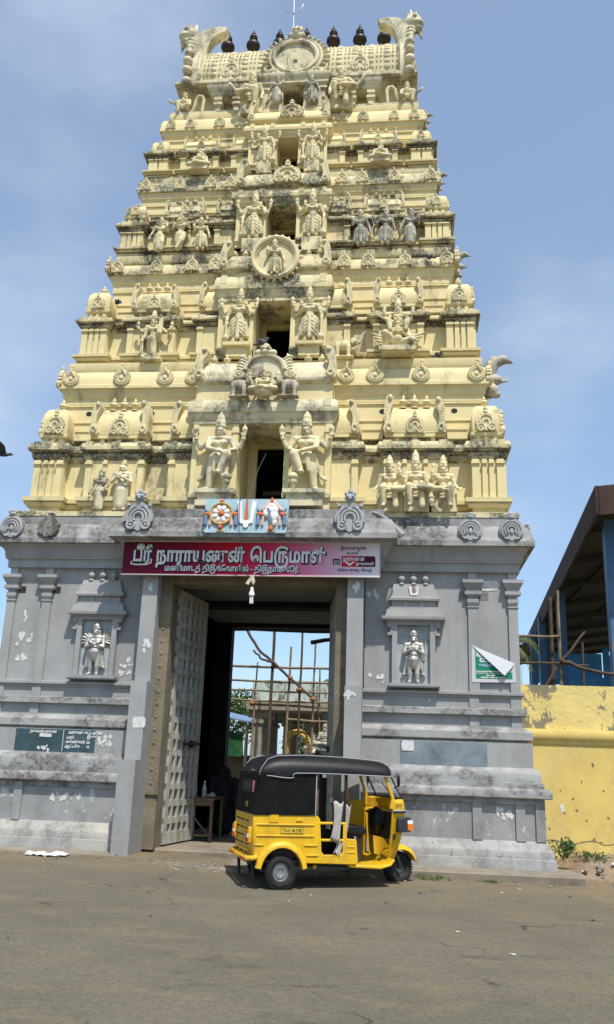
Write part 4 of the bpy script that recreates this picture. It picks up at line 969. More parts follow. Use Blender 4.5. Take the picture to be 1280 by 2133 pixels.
figure('bow', legs='stand', lean=.02, crown=.22, arms=[(-1, (-.24, 0, .68), (-.30, -.05, .82), (-.31, -.05, .87)), (1, (.22, -.02, .62), (.24, -.07, .50), (.25, -.08, .46))], extra=lambda m: (m.tube([(-.30, -.05, .15), (-.36, -.05, .4), (-.31, -.05, .62), (-.37, -.05, .85), (-.30, -.05, 1.05)], .016, 6), pleats(m)))
figure('royal', pelvis=(0, 0, .08), legs=LAL, crown=.16, fat=1.05, arms=[(-1, (-.31, -.02, .20), (-.42, -.04, .33), (-.46, -.05, .38)), (1, (.23, .0, .16), (.22, -.08, .02), (.22, -.1, -.02))], extra=seat_ex)
figure('royal_m', pelvis=(0, 0, .08), legs=LALm, crown=.16, fat=1.05, arms=[(1, (.31, -.02, .20), (.42, -.04, .33), (.46, -.05, .38)), (-1, (-.23, .0, .16), (-.22, -.08, .02), (-.22, -.1, -.02))], extra=seat_ex)
for mir in (0, 1):
    figure('devotee'+'_m'*mir, pelvis=(0, 0, .16), legs=[(-1, (-.20, -.12, .30), (-.16, -.10, -.02), (-.22, -.16, -.04)), (1, (.15, -.2, .12), (.1, .05, .02), (.1, .12, .0))], arms=[(-1, (-.27, -.08, .27), (-.40, -.12, .30), (-.44, -.13, .36)), (1, (.2, -.1, .22), (.05, -.2, .27), (.02, -.21, .31))], crown=.10,
           extra=lambda m: m.tube([(.15, .05, .02), (.28, .04, .1), (.33, .03, .3), (.36, .02, .48), (.45, .0, .58), (.56, -.01, .56), (.62, -.02, .42), (.60, -.02, .2), (.58, -.02, -.02)], [.05, .055, .055, .06, .065, .065, .055, .05, .045], 8), mirror=mir)
def garuda_ex(m):
    m.ell((0, -.11, .895), (.018, .035, .022)); m.cap((0, -.04, .50), (0, -.03, .40), .12, .10)
    for s in (-1, 1): m.cap((s*.14, .02, .52), (s*.18, .03, .20), .045, .04); m.ell((s*.19, .03, .19), (.06, .04, .02))
figure('garuda_stand', bare_legs=True, arms=[(-1, (-.19, -.06, .60), (.03, -.14, .65), (.08, -.14, .68)), (1, (.19, -.06, .60), (-.03, -.16, .67), (-.08, -.15, .70))], crown=.16, extra=garuda_ex, voxel=.009)
def hanu_ex(m):
    ex_pray(m); m.ell((0, -.09, .885), (.045, .05, .035)); m.cap((0, -.04, .50), (0, -.03, .40), .12, .10)
    m.tube([(.1, .05, .45), (.22, .06, .5), (.24, .06, .75), (.27, .06, .95), (.2, .06, 1.12), (.0, .06, 1.18), (-.16, .06, 1.1), (-.2, .06, .95)], .018, 8)
    for s in (-1, 1): m.cap((s*.14, .02, .52), (s*.19, .03, .22), .045, .035); m.ell((s*.20, .03, .2), (.06, .04, .02))
figure('hanuman', bare_legs=True, arms=PRAY, crown=.15, extra=hanu_ex, voxel=.009)
def elephant(key, mirror=False, trunk_up=True):
    m = MB()
    m.ell((0, 0, .55), (.36, .2, .23)); m.ell((-.2, 0, .52), (.2, .19, .22))
    for x, y in ((-.25, -.1), (-.25, .1), (.2, -.1), (.2, .1)): m.cap((x, y, .45), (x+.01, y, .05), .1, .075)
    m.ell((.40, 0, .70), (.17, .15, .18)); m.ell((.36, -.16, .68), (.09, .03, .14)); m.ell((.36, .16, .68), (.09, .03, .14))
    m.tube([(.5, 0, .66), (.62, 0, .66), (.70, 0, .80), (.74, 0, 1.0), (.82, 0, 1.12), (.92, 0, 1.15)], [.08, .07, .055, .045, .04, .03], 8)
    m.cap((.5, -.06, .6), (.6, -.07, .58), .025, .012); m.cap((-.37, 0, .6), (-.46, 0, .35), .025, .015)
    m.add(*box_vf(-.42, .42, -.2, .2, -.03, .03))
    if mirror: m.v = [(-x, y, z) for x, y, z in m.v]
    remesh_later(m, .02, key, FIG)
elephant('elephant'); elephant('elephant_m', True)
m = MB(); m.ell((0, 0, .5), (.34, .2, .22), M=Matrix.Rotation(.45, 3, 'Y')); m.ell((.3, 0, .78), (.13, .12, .14)); m.cap((.22, 0, .66), (.3, 0, .78), .15, .12); m.cap((.4, 0, .78), (.5, 0, .75), .035, .01)
m.cap((-.25, 0, .38), (-.68, 0, .2), .13, .08); m.cap((-.02, -.07, .35), (0, -.08, .03), .03, .025); m.cap((.0, .07, .35), (.02, .08, .03), .03, .025)
m.ell((-.12, -.15, .48), (.34, .07, .15), M=Matrix.Rotation(.5, 3, 'Y')); m.ell((-.12, .15, .48), (.34, .07, .15), M=Matrix.Rotation(.5, 3, 'Y'))
remesh_later(m, .03, 'pigeon', FIG)
m = MB(); m.tube([(0, 0, 0), (.05, -.02, .25), (.0, -.02, .5), (.05, 0, .75), (.2, 0, .98), (.45, 0, 1.05), (.68, 0, .95)], [.16, .17, .19, .2, .18, .13, .02], 10)
m.ell((.22, -.05, .45), (.16, .14, .14)); m.cap((.3, -.05, .4), (.5, -.05, .42), .06, .03); m.cap((.5, -.05, .42), (.52, -.05, .6), .03, .015); m.ell((.12, -.1, .15), (.16, .13, .16)); m.ell((.2, -.08, .02), (.13, .1, .1))
remesh_later(m, .025, 'naga', FIG)
flush()

def statue(name, key, x, y, z, h, label, m=None, cat='statue', group=None, rz=0, wide=1.0):
    me = FIG[key]; zs = [v.co.z for v in me.vertices]; z0, z1 = min(zs), max(zs); s = h/(z1-z0)
    o = put(name, me, m or STAT, None, (x, y, z-z0*s), rz, (s*wide, s*wide, s))
    tag(o, label, cat, group); return o
# heads of the roof gables are parts of the roof
for g, s in ((gl, -1), (gr, 1)):
    put('monster_head', YALI['yali'], YELP, g, (s*2.70, 1.95, 18.48), sc=(s, 1, .95))
# tier 1
for x, key, lb in ((-.73, 'guard', 'left'), (.83, 'guard_m', 'right')):
    s = statue('guardian_statue', key, x, -.27, 6.22, 1.52, 'large four-armed guardian with one foot on a mace, %s of the lowest tower doorway' % lb, YELP if lb == 'left' else STAT, group='lowest doorway guardians')
    a = .33; put('pedestal', MB().sweep([(x-a, -.5), (x+a, -.5), (x+a, -.16), (x-a, -.16)], [(0, 5.92), (0, 6.02), (-.03, 6.03), (-.03, 6.12), (.03, 6.15), (.03, 6.22), (0, 6.225)]), YELP, bays[0])
statue('devotee_statue', 'woman', -2.96, -.02, 5.93, .80, 'small standing woman in long skirt, left figure of the pair on the lowest tier', YELP)
statue('devotee_statue', 'man', -2.55, -.02, 5.93, .90, 'small bald man with folded hands, right figure of the pair on the lowest tier', YELP)
statue('seated_deity_statue', 'lalita_f', 2.30, -.10, 5.92, 1.05, 'seated crowned goddess, left of the seated trio on the lowest tier', wide=1.05)
statue('seated_deity_statue', 'lalita_c', 2.75, -.12, 5.92, 1.14, 'seated four-armed crowned god in the middle of the seated trio on the lowest tier')
statue('seated_deity_statue', 'lalita_fm', 3.23, -.10, 5.92, 1.05, 'seated crowned goddess, right of the seated trio on the lowest tier', wide=1.05)
statue('lotus_goddess_statue', 'lakshmi', .03, -.36, 7.96, .66, 'small four-armed goddess seated on a lotus between two little elephants', STAT, wide=1.15)
statue('elephant_statue', 'elephant', -.42, -.33, 8.0, .52, 'little grey elephant left of the lotus goddess above the lowest doorway', STATG)
statue('elephant_statue', 'elephant_m', .48, -.33, 8.0, .52, 'little grey elephant right of the lotus goddess above the lowest doorway', STATG)
# tier 2
for x, key, lb in ((-.64, 'door', 'left'), (.75, 'door_m', 'right')):
    statue('door_deity_statue', key, x, .27, 9.37, 1.23, 'crowned four-armed standing god with mace, %s of the second tier doorway' % lb, group='second tier doorway gods')
    put('pedestal', MB().box(x-.26, x+.26, .12, .34, 9.30, 9.37).box(x-.2, x+.2, .2, .34, 9.1, 9.30), YEL, bays[1])
statue('striding_god_statue', 'trivikrama', -2.34, .40, 9.10, 1.12, 'god with one leg raised straight up beside his crown, second tier left')
statue('elephant_statue', 'elephant', 1.40, .38, 9.10, .56, 'standing elephant with raised trunk on the second tier ledge')
gk = statue('bird_man_statue', 'garuda_kneel', 2.43, .35, 9.12, .80, 'kneeling winged bird-man with folded hands carrying a god, second tier right', wide=1.15)
for s in (-1, 1):
    m = MB()
    for k in range(5): m.tube([(s*.12, .05, .34-.05*k), (s*(.28-.01*k), .03, .27-.06*k), (s*(.46-.045*k), .0, .34-.075*k)], [.05, .05, .02], 8)
    put('wing', m.mesh('wing', 60), STAT, gk)
statue('riding_god_statue', 'vishnu_ride', 2.43, .46, 9.58, .82, 'four-armed god riding on the shoulders of the kneeling bird-man', wide=1.05)
fm = statue('medallion_figure', 'dancer_m', .03, .17, 10.79, .82, 'small many-armed figure inside the round medallion above the second doorway')
# tier 3
for x, key, lb in ((-.56, 'door', 'left'), (.68, 'door_m', 'right')):
    statue('door_deity_statue', key, x, .77, 11.98, 1.22, 'stained four-armed standing god, %s of the third tier doorway' % lb, STAT, group='third tier doorway gods')
    put('pedestal', MB().box(x-.21, x+.21, .66, .85, 11.68, 11.99), YELC, bays[2])
for x, key, h, lb in ((-2.58, 'dancer', .84, 'weathered standing lady, left of the left trio on the third tier'), (-2.12, 'flute', .90, 'flute player in the middle of the left trio on the third tier'), (-1.68, 'dancer_m', .82, 'grey standing figure with hand on hip, right of the left trio on the third tier'),
                  (1.66, 'dancer_m', .88, 'dark grey standing figure, left of the right trio on the third tier'), (2.16, 'bow', .92, 'archer with bow in the middle of the right trio on the third tier'), (2.66, 'dancer', .86, 'standing lady, right of the right trio on the third tier')):
    statue('standing_figure_statue', key, x, .88, 11.86, h, lb, STATG if x > 0 else STAT)
# tier 4
for x, key, lb in ((-.48, 'door_m', 'left'), (.56, 'door', 'right')):
    statue('door_deity_statue', key, x, 1.16, 14.12, 1.08, 'pale four-armed standing god, %s of the fourth tier doorway' % lb, STAT, group='fourth tier doorway gods')
    put('pedestal', MB().box(x-.16, x+.16, 1.04, 1.25, 13.86, 14.13), YELC, bays[3])
statue('seated_figure_statue', 'padma_hood', -1.93, 1.24, 14.06, .66, 'cross-legged seated figure under a dark hood, fourth tier left')
statue('seated_figure_statue', 'padma', 2.03, 1.24, 14.08, .64, 'cross-legged seated figure with folded hands and crown, fourth tier right')
# neck
statue('seated_king_statue', 'royal', -.92, 1.50, 15.78, 1.16, 'large seated bearded figure with raised right arm, left under the barrel roof', STAT)
statue('seated_king_statue', 'royal_m', 1.12, 1.50, 15.80, 1.18, 'large seated figure with raised left arm, right under the barrel roof', STAT)
statue('small_door_statue', 'dancer', -.37, 1.58, 16.10, .78, 'slim standing figure left of the topmost small doorway', STATG)
statue('small_door_statue', 'dancer_m', .45, 1.58, 16.10, .78, 'slim standing figure right of the topmost small doorway', STATG)
statue('serpent_devotee_statue', 'devotee', -2.55, 1.72, 16.06, .58, 'kneeling figure with a looping serpent tail at the left corner under the roof')
statue('serpent_devotee_statue', 'devotee_m', 2.60, 1.72, 16.06, .58, 'kneeling figure with a looping serpent tail at the right corner under the roof')
# right-hand corners
statue('corner_monster', 'naga', 4.10, .62, 8.33, .90, 'grey hooded monster ornament on the right corner above the lowest tier', STATG)
statue('corner_monster', 'naga', 3.56, 1.2, 11.25, .62, 'grey hooded monster ornament on the right corner above the second tier', STATG)
statue('corner_monster', 'naga', 3.22, 1.5, 13.55, .48, 'grey hooded monster ornament on the right corner above the third tier', STATG)
statue('corner_monster', 'naga', 2.95, 1.8, 15.4, .45, 'grey hooded monster ornament on the right corner above the fourth tier', STATG)
# silver statues of the niches
g = statue('winged_silver_statue', 'garuda_stand', -2.715, -.075, 3.0, .93, 'silver winged bird-god with crossed arms in the left niche', SILV)
for s in (-1, 1):
    m = MB()
    for k in range(6):
        a = 1.25-.30*k; m.cap((s*.10, .05, .74), (s*(.10+.20*math.cos(a)*1.1), .05, .74+.24*math.sin(a)), .028, .022, 8)
    m.ell((s*.14, .05, .74), (.06, .02, .06))
    put('wing', m.mesh('wing', 60), SILV, g)
hn = statue('monkey_god_statue', 'hanuman', 2.715, -.075, 3.0, .95, 'silver monkey-god with folded hands and looped tail in the right niche', SILV)
# pigeons
PIG = mat('pigeon_feathers', (.045, .047, .055), rough=.6, var=.3, vscale=20, coords='O')
statue('pigeon', 'pigeon', -.04, -.28, 9.02, .22, 'dark pigeon perched on the crest in front of the second doorway', PIG, 'bird', rz=.2)
statue('pigeon', 'pigeon', -3.2, .50, 10.40, .17, 'dark pigeon sitting on the upper left ledge of the second tier', PIG, 'bird', rz=2.6)
statue('pigeon', 'pigeon', 3.2, .46, 9.10, .17, 'dark pigeon sitting on the right ledge below the second tier pilasters', PIG, 'bird', rz=.3)
statue('pigeon', 'pigeon', 3.05, .80, 11.44, .16, 'dark pigeon on the right eave above the second tier', PIG, 'bird', rz=2.9)
# ---------------------------------------------------------------- gate leaves, sign, plaque, lamp
LEAF = mat('weathered_door_paint', (.40, .385, .335), stain=(.2, .17, .12), samt=.7, sscale=3, var=.15, vscale=6, bump=.3, coords='O', second=(.5, .49, .45), s2amt=.5)
LEAFP = mat('door_recess_shade', (.07, .07, .07), stain=(.38, .38, .36), samt=.5, sscale=8, slo=.55, shi=.62, var=.25, vscale=8, bump=.3, coords='O')  # recess shade between the bars painted into the panel colour
IRON = mat('rusty_iron', (.05, .038, .03), rough=.6, metal=.4, var=.3, vscale=20, coords='O')
def gate_leaf(hx, hy, rz, zdir):
    Ln, H = 1.36, 4.26
    leaf = put('gate_leaf', MB().box(0, Ln, -.012, .012, 0, H), LEAFP, tower, (hx, hy, .33), rz)
    nc, nr = 5, 15
    xs = [.0, .06]; st = []
    cellw = (Ln-.16)/nc
    rail = MB().box(.0, Ln, -.066, .066, -.05, .05).mesh('rail'); stile = MB().box(-.035, .035, -.070, .070, 0, H).mesh('stile')
    wide = MB().box(-.06, .06, -.075, .075, 0, H).mesh('edge_stile')
    for i in range(nc+1):
        x = .06+i*(Ln-.12)/nc
        put('edge_stile' if i in (0, nc) else 'stile', wide if i in (0, nc) else stile, LEAF, leaf, (x, 0, 0))
    for j in range(nr+1):
        z = .09+j*(H-.14)/nr
        put('rail', rail, LEAF, leaf, (0, 0, z), sc=(1, 1, 1.9 if j == 0 else 1))
    for j in range(0, nr+1):
        pass
    b = put('bolt_bar', MB().tube([(.55, zdir*.1, 0), (1.28, zdir*.1, .02)], .022, 8), IRON, leaf, (0, 0, 1.62))
    put('bolt_staple', MB().box(.98, 1.03, zdir*.05-.04, zdir*.05+.04, -.05, .06), IRON, leaf, (0, 0, 1.62))
    # carved panel half way up
    z = .09+8.5*(H-.14)/nr
    put('carved_panel', MB().box(.28, 1.08, -.06, .06, z-.15, z+.15).ell((.55, zdir*.06, z), (.14, .03, .10)).ell((.85, zdir*.06, z), (.08, .03, .12)), LEAF, leaf)
gate_leaf(-1.45, .33, R(81.5), -1)
gate_leaf(1.45, .33, R(98.5), 1)

sx0, sx1, sz0, sz1, sy = -2.23, 2.148, 4.69, 5.25, -.52
def sign_mat():
    m = bpy.data.materials.new('printed_sign_gradient'); m.use_nodes = True; nt = m.node_tree; N = nt.nodes.new; L = nt.links.new
    b = nt.nodes['Principled BSDF']; b.inputs['Roughness'].default_value = .6; b.inputs['Specular IOR Level'].default_value = .12
    tc = N('ShaderNodeTexCoord'); sp = N('ShaderNodeSeparateXYZ'); L(tc.outputs['Object'], sp.inputs[0])
    mr = N('ShaderNodeMapRange'); mr.inputs['From Min'].default_value = sx0; mr.inputs['From Max'].default_value = sx1; L(sp.outputs['X'], mr.inputs['Value'])
    r = N('ShaderNodeValToRGB'); e = r.color_ramp.elements
    cols = [(0, (.10, .008, .02)), (.25, (.20, .006, .022)), (.45, (.55, .010, .03)), (.58, (.62, .04, .11)), (.72, (.64, .19, .33)), (.86, (.66, .46, .55)), (1, (.76, .73, .74))]
    e[0].position, e[0].color = cols[0][0], (*cols[0][1], 1); e[1].position, e[1].color = 1, (*cols[-1][1], 1)
    for p, c in cols[1:-1]: q = e.new(p); q.color = (*c, 1)
    L(mr.outputs[0], r.inputs[0])
    r2 = N('ShaderNodeValToRGB'); e2 = r2.color_ramp.elements; e2[0].color = (.25, .02, .18, 1); e2[1].color = (.5, .02, .03, 1)
    mz = N('ShaderNodeMapRange'); mz.inputs['From Min'].default_value = sz0; mz.inputs['From Max'].default_value = sz1; mz.inputs['To Min'].default_value = .06; mz.inputs['To Max'].default_value = 0
    L(sp.outputs['Z'], mz.inputs['Value'])
    mx = N('ShaderNodeMix'); mx.data_type = 'RGBA'; L(mz.outputs[0], mx.inputs['Factor']); L(r.outputs[0], mx.inputs['A']); mx.inputs['B'].default_value = (.42, .06, .26, 1)
    L(mx.outputs['Result'], b.inputs['Base Color']); return m
sign = put('name_board', MB().box(sx0, sx1, sy, sy+.05, sz0, sz1), sign_mat())
tag(sign, 'long crimson to pink name board with raised silver Tamil lettering above the gate', 'sign')
put('board_frame', MB().box(sx0-.012, sx1+.012, sy-.006, sy+.055, sz0-.014, sz0-.001).box(sx0-.012, sx1+.012, sy-.006, sy+.055, sz1+.001, sz1+.014).box(sx1+.001, sx1+.014, sy-.006, sy+.055, sz0, sz1), mat('pale_frame', (.55, .53, .53), bump=0), sign)
for x in (-1.9, -.6, .7, 1.9):
    put('hanger', MB().box(x-.012, x+.012, sy+.02, sy+.04, sz1, 5.30), IRON, sign)
SILL = mat('silver_lettering', (.68, .68, .67), rough=.4, var=.04, bump=0)
SHAD = mat('black_lettering', (.02, .015, .02), bump=0)
BLUE_INK = mat('blue_ink', (.06, .05, .25), bump=0)
def fit(s, x0, x1, z, size, m, y=sy, bold=.0, back=True, ext=.012, parent=None):
    me = text_mesh(s, size, bold, ext)
    xs = [v.co.x for v in me.vertices]; a, b = min(xs), max(xs); k = (x1-x0)/(b-a)
    o = put('lettering', me, m, parent or sign, (x0-a*k, y-.002-ext, z), rot=(PI/2, 0, 0), sc=(k, 1, 1))
    if back:
        me2 = text_mesh(s, size, bold+.016*size/.3, .002)
        put('lettering_outline', me2, SHAD, parent or sign, (x0-a*k+.008, y-.001, z-.010), rot=(PI/2, 0, 0), sc=(k, 1, 1))
    return o
zb = 4.912
fit('பரீ', -2.04, -1.72, zb, .33, SILL, bold=.008)
put('letter_stroke', MB().tube([(-2.06, sy-.015, zb+.0), (-2.08, sy-.015, zb-.05), (-2.0, sy-.015, zb-.065), (-1.8, sy-.015, zb-.06), (-1.73, sy-.015, zb-.03), (-1.73, sy-.015, zb+.04)], .016, 8), SILL, sign)
fit('நாராயணன்', -1.645, -.115, zb, .32, SILL, bold=.010)
fit('பெருமாள்'.replace('பெ', 'ெப').replace('ரு', '௫'), -.02, 1.25, zb, .32, SILL, bold=.010)
fit('மணிமாடத் தி௫க்ேகாயில் - தி௫நாங்கூர்.', -1.48, .826, 4.752, .135, SILL, bold=.004, ext=.006)
def blob(x, z, parts):
    m = MB()
    for dx, dz, rx, rz in parts: m.ell((x+dx, sy-.006, z+dz), (rx, .012, rz), 10, 6)
    put('emblem', m.mesh('emblem', 60), SILL, sign)
blob(-1.93, 5.15, [(0, 0, .03, .06), (-.05, .0, .022, .045), (.05, 0, .022, .045), (0, .055, .018, .025), (-.045, .04, .012, .03), (.045, .04, .012, .03)])
put('emblem', MB().prism([(-.29, 5.167), (-.16, 5.167), (-.17, 5.067), (-.20, 5.057), (-.20, 5.037), (-.25, 5.037), (-.25, 5.057), (-.28, 5.067)], sy-.012, sy), SILL, sign)
put('emblem', MB().prism([(-.262, 5.162), (-.24, 5.162), (-.235, 5.087), (-.215, 5.087), (-.21, 5.162), (-.188, 5.162), (-.20, 5.072), (-.25, 5.072)], sy-.016, sy-.013), SHAD, sign)
blob(1.12, 5.107, [(0, -.02, .05, .03), (-.045, .0, .022, .04), (.045, 0, .022, .04), (0, .03, .02, .02)])
LOGOR = mat('logo_red', (.50, .01, .03), bump=0)
put('logo_panel', MB().box(1.52, 1.80, sy-.006, sy, 4.852, 5.032), LOGOR, sign)
put('logo_panel', MB().prism([(1.80, 4.852), (2.08, 4.852), (2.08, 5.007), (2.06, 5.032), (1.80, 5.032)], sy-.006, sy), mat('logo_maroon', (.06, .008, .015), bump=0), sign)
put('logo_panel', MB().box(1.375, 1.49, sy-.006, sy, 4.882, 4.982), SHAD, sign)
fit('ற', 1.39, 1.475, 4.902, .09, SILL, y=sy-.006, back=False, ext=.002)
fit('நாராயணன்', 1.545, 1.90, 4.952, .085, SILL, y=sy-.006, bold=.003, back=False, ext=.002)
put('logo_mark', MB().prism([(1.56, 4.937), (1.60, 4.937), (1.655, 4.902), (1.71, 4.937), (1.75, 4.937), (1.655, 4.862)], sy-.009, sy-.006), SILL, sign)
fit('ஜுவல்லரி', 1.76, 2.05, 4.882, .06, SILL, y=sy-.006, bold=.002, back=False, ext=.002)
fit('இராமானுஜரின்', 1.50, 1.93, 5.142, .075, SHAD, back=False, ext=.002); fit('உபயம்', 1.61, 1.79, 5.062, .075, SHAD, back=False, ext=.002)
fit('மயிலாடுதுைற - சீர்காழி', 1.46, 2.02, 4.772, .07, BLUE_INK, back=False, ext=.002)

# painted plaque with wheel, forehead mark and conch
PBLUE = mat('plaque_blue', (.36, .50, .56), var=.12, vscale=6, bump=.3, stain=(.22, .26, .27), samt=.7, sscale=5)
PW = mat('plaque_white', (.74, .74, .72), var=.06, bump=.2); PO = mat('plaque_orange', (.55, .14, .05), var=.15, vscale=20, bump=.2); PY = mat('plaque_ochre', (.45, .33, .12), var=.15, bump=.2); PBD = mat('plaque_slate_blue', (.17, .23, .34), var=.15, bump=.2); PP = mat('plaque_pink', (.66, .40, .30), var=.1, bump=.2)
plaque = tag(empty('emblem_plaque', (-.09, -.80, 5.34)), 'pale blue relief plaque with wheel, forehead mark and conch above the name board', 'plaque')
plaque.rotation_euler = (R(-4), 0, 0)
def pl(name, mb, m): return put(name, mb.mesh(name, 50) if isinstance(mb, MB) else mb, m, plaque)
pl('panel', MB().prism([(-.70, .02), (-.66, 0), (.68, 0), (.70, .03), (.71, .57), (.69, .6), (-.68, .6), (-.70, .58)], -.03, .12), PBLUE)
def yl(prof, c, n=20):
    return MB().lathe(prof, n, c, Matrix.Rotation(PI/2, 3, 'X'))
cx, cz = -.415, .33
pl('wheel_rim', MB().ring((cx, -.05, cz), .185, .024, 30, 8), PY)
pl('wheel_disc', yl([(.165, 0), (.165, .02), (.0, .021)], (cx, -.03, cz)), PP)
for k in range(8):
    a = 2*PI*(k+.5)/8; pl('petal', MB().ell((cx+.105*math.cos(a), -.055, cz+.105*math.sin(a)), (.055, .014, .036), 10, 6, Matrix.Rotation(-a, 3, 'Y')), PW)
pl('wheel_hub', MB().ell((cx, -.065, cz), (.05, .03, .05)), PO)
def flames(cx, cz, dx, top, bot):
    pl('flame_knob', MB().ell((cx, -.05, cz+top), (.035, .03, .035)).ell((cx, -.05, cz+top+.03), (.015, .02, .025)), PO)
    pl('flame_knob', MB().ell((cx, -.05, cz-bot), (.042, .03, .05)).ell((cx, -.05, cz-bot+.05), (.02, .02, .03)), PO)
    for s in (-1, 1):
        pl('flame_knob', MB().ell((cx+s*dx, -.05, cz-.01), (.055, .03, .038)).ell((cx+s*(dx+.05), -.05, cz), (.02, .02, .02)), PO)
        pl('ribbon', MB().cap((cx+s*(dx+.03), -.045, cz-.05), (cx+s*(dx+.035), -.045, cz-.19), .032, .036, 8), PBD)
        pl('ribbon', MB().cap((cx+s*(dx-.05), -.045, cz-.06), (cx+s*(dx-.045), -.045, cz-.2), .022, .024, 8), PP)
        pl('ribbon', MB().cap((cx+s*(dx+.01), -.04, cz+.04), (cx+s*(dx+.05), -.04, cz+.09), .022, .014, 8), PBD)
    pl('stand', MB().prism([(cx-.07, .015), (cx+.07, .015), (cx+.05, .05), (cx-.05, .05)], -.05, 0), PY)
flames(cx, cz, .225, .22, .24)
pl('forehead_mark', MB().prism([(-.15, .54), (-.075, .56), (-.045, .22), (.075, .22), (.105, .56), (.18, .54), (.13, .17), (.06, .15), (.055, .10), (.015, .08), (-.025, .10), (-.03, .15), (-.10, .17)], -.055, 0), PW)
pl('red_stripe', MB().prism([(-.015, .235), (.045, .235), (.025, .595), (.005, .595)], -.06, 0), PO)
cx = .44
sh = MB(); sh.ell((cx, -.055, .40), (.12, .05, .10)); sh.ell((cx+.03, -.055, .30), (.085, .045, .13)); sh.ell((cx+.05, -.05, .20), (.05, .035, .09)); sh.ell((cx-.09, -.05, .34), (.06, .04, .08)); sh.ell((cx, -.06, .47), (.07, .045, .05))
pl('conch', sh, PW); pl('conch_line', MB().tube([(cx-.06, -.1, .42), (cx-.02, -.105, .36), (cx-.01, -.1, .27), (cx+.02, -.09, .2)], .012, 6), PBD)
flames(cx, cz, .19, .24, .26)
for s in (-1, 1): pl('garland', MB().cap((cx+s*.02, -.05, .56), (cx+s*.16, -.05, .40), .022, .03, 8), PP)

# lamp under the sign
lamp = tag(empty('hanging_lamp', (.03, -.50, 4.68)), 'white compact fluorescent lamp hanging on a wire below the name board', 'lamp')
LW = mat('lamp_white', (.75, .75, .72), rough=.3, bump=0)
put('cord', MB().tube([(0, .0, .0), (.012, 0, -.1), (0, 0, -.2)], .006, 6), IRON, lamp)
put('rag', MB().prism([(-.11, -.13), (-.03, .0), (.02, .02), (.05, -.10), (.02, -.16), (-.02, -.08), (-.06, -.16)], -.03, .01), mat('cream_rag', (.55, .49, .36), coords='O', bump=.5, bscale=25), lamp)
put('lamp_holder', MB().lathe([(.022, -.19), (.03, -.22), (.03, -.26), (.045, -.28), (.05, -.33), (.045, -.335)], 14), LW, lamp)
for k in range(4):
    a = PI/4+k*PI/2; put('lamp_tube', MB().cap((.022*math.cos(a), .022*math.sin(a), -.33), (.022*math.cos(a), .022*math.sin(a), -.46), .014, .014, 8), LW, lamp)
w1 = put('wire', MB().tube([(-.18, -.02, 6.2), (-.20, -.4, 5.97), (-.185, -.90, 5.95), (-.17, -.90, 5.4), (-.16, -.80, 5.27), (-.15, -.56, 4.72), (.0, -.54, 4.66)], .006, 6), mat('blue_wire', (.05, .06, .14), bump=0))
tag(w1, 'thin dark wire running down over the plaque and name board', 'wire')
w2 = put('wire', MB().tube([(-.30, .35, 6.15), (-.24, .38, 6.5), (-.12, .40, 6.9), (.0, .42, 7.2)], .005, 6), mat('white_wire', (.6, .6, .6), bump=0))
tag(w2, 'pale wire strung inside the lowest tower doorway', 'wire')
# loose poster on the right wall
PGREEN = mat('poster_green', (.01, .20, .115), var=.08, bump=0)
poster = put('poster', MB().prism([(3.665, 3.65), (4.355, 3.365), (4.37, 3.065), (3.66, 3.055)], -.052, -.048), mat('poster_white', (.52, .53, .55), var=.03, bump=0))
tag(poster, 'green and white poster with its top corner peeled down on the right wall', 'poster')
put('poster_print', MB().prism([(3.72, 3.555), (3.83, 3.51), (4.08, 3.27), (4.21, 3.16), (4.30, 3.28), (4.31, 3.12), (3.725, 3.12)], -.056, -.0525), PGREEN, poster)
put('poster_fold', MB().add([(3.665, -.058, 3.655), (4.362, -.056, 3.368), (4.175, -.125, 3.165), (3.672, -.054, 3.645), (4.355, -.052, 3.362), (4.175, -.121, 3.168)], [(0, 1, 2), (3, 5, 4), (0, 3, 4, 1), (1, 4, 5, 2), (2, 5, 3, 0)]), MATS['poster_white'], poster)
put('poster_print', MB().prism([(3.735, 3.545), (3.83, 3.49), (3.86, 3.46), (3.80, 3.455), (3.76, 3.47), (3.735, 3.475)], -.058, -.0565), MATS['poster_white'], poster)
fit('CCTV', 3.785, 4.02, 3.385, .085, WHITE, y=-.0555, bold=.006, back=False, ext=.001, parent=poster)
fit('காமிரா', 3.77, 4.0, 3.315, .06, mat('poster_pale_blue', (.4, .55, .75), bump=0), y=-.0555, bold=.002, back=False, ext=.001, parent=poster)
put('poster_print', MB().box(3.725, 4.31, -.0575, -.0563, 3.228, 3.240), WHITE, poster)
fit('Installed By : Com-Com', 3.735, 4.14, 3.188, .05, WHITE, y=-.0555, back=False, ext=.001, parent=poster)
for a, b, z in ((3.89, 3.95, 3.168), (3.97, 4.03, 3.168), (3.80, 3.93, 3.138), (3.95, 4.02, 3.138), (4.04, 4.2, 3.138)):
    put('poster_print', MB().box(a, b, -.0575, -.0563, z-.007, z+.007), WHITE, poster)
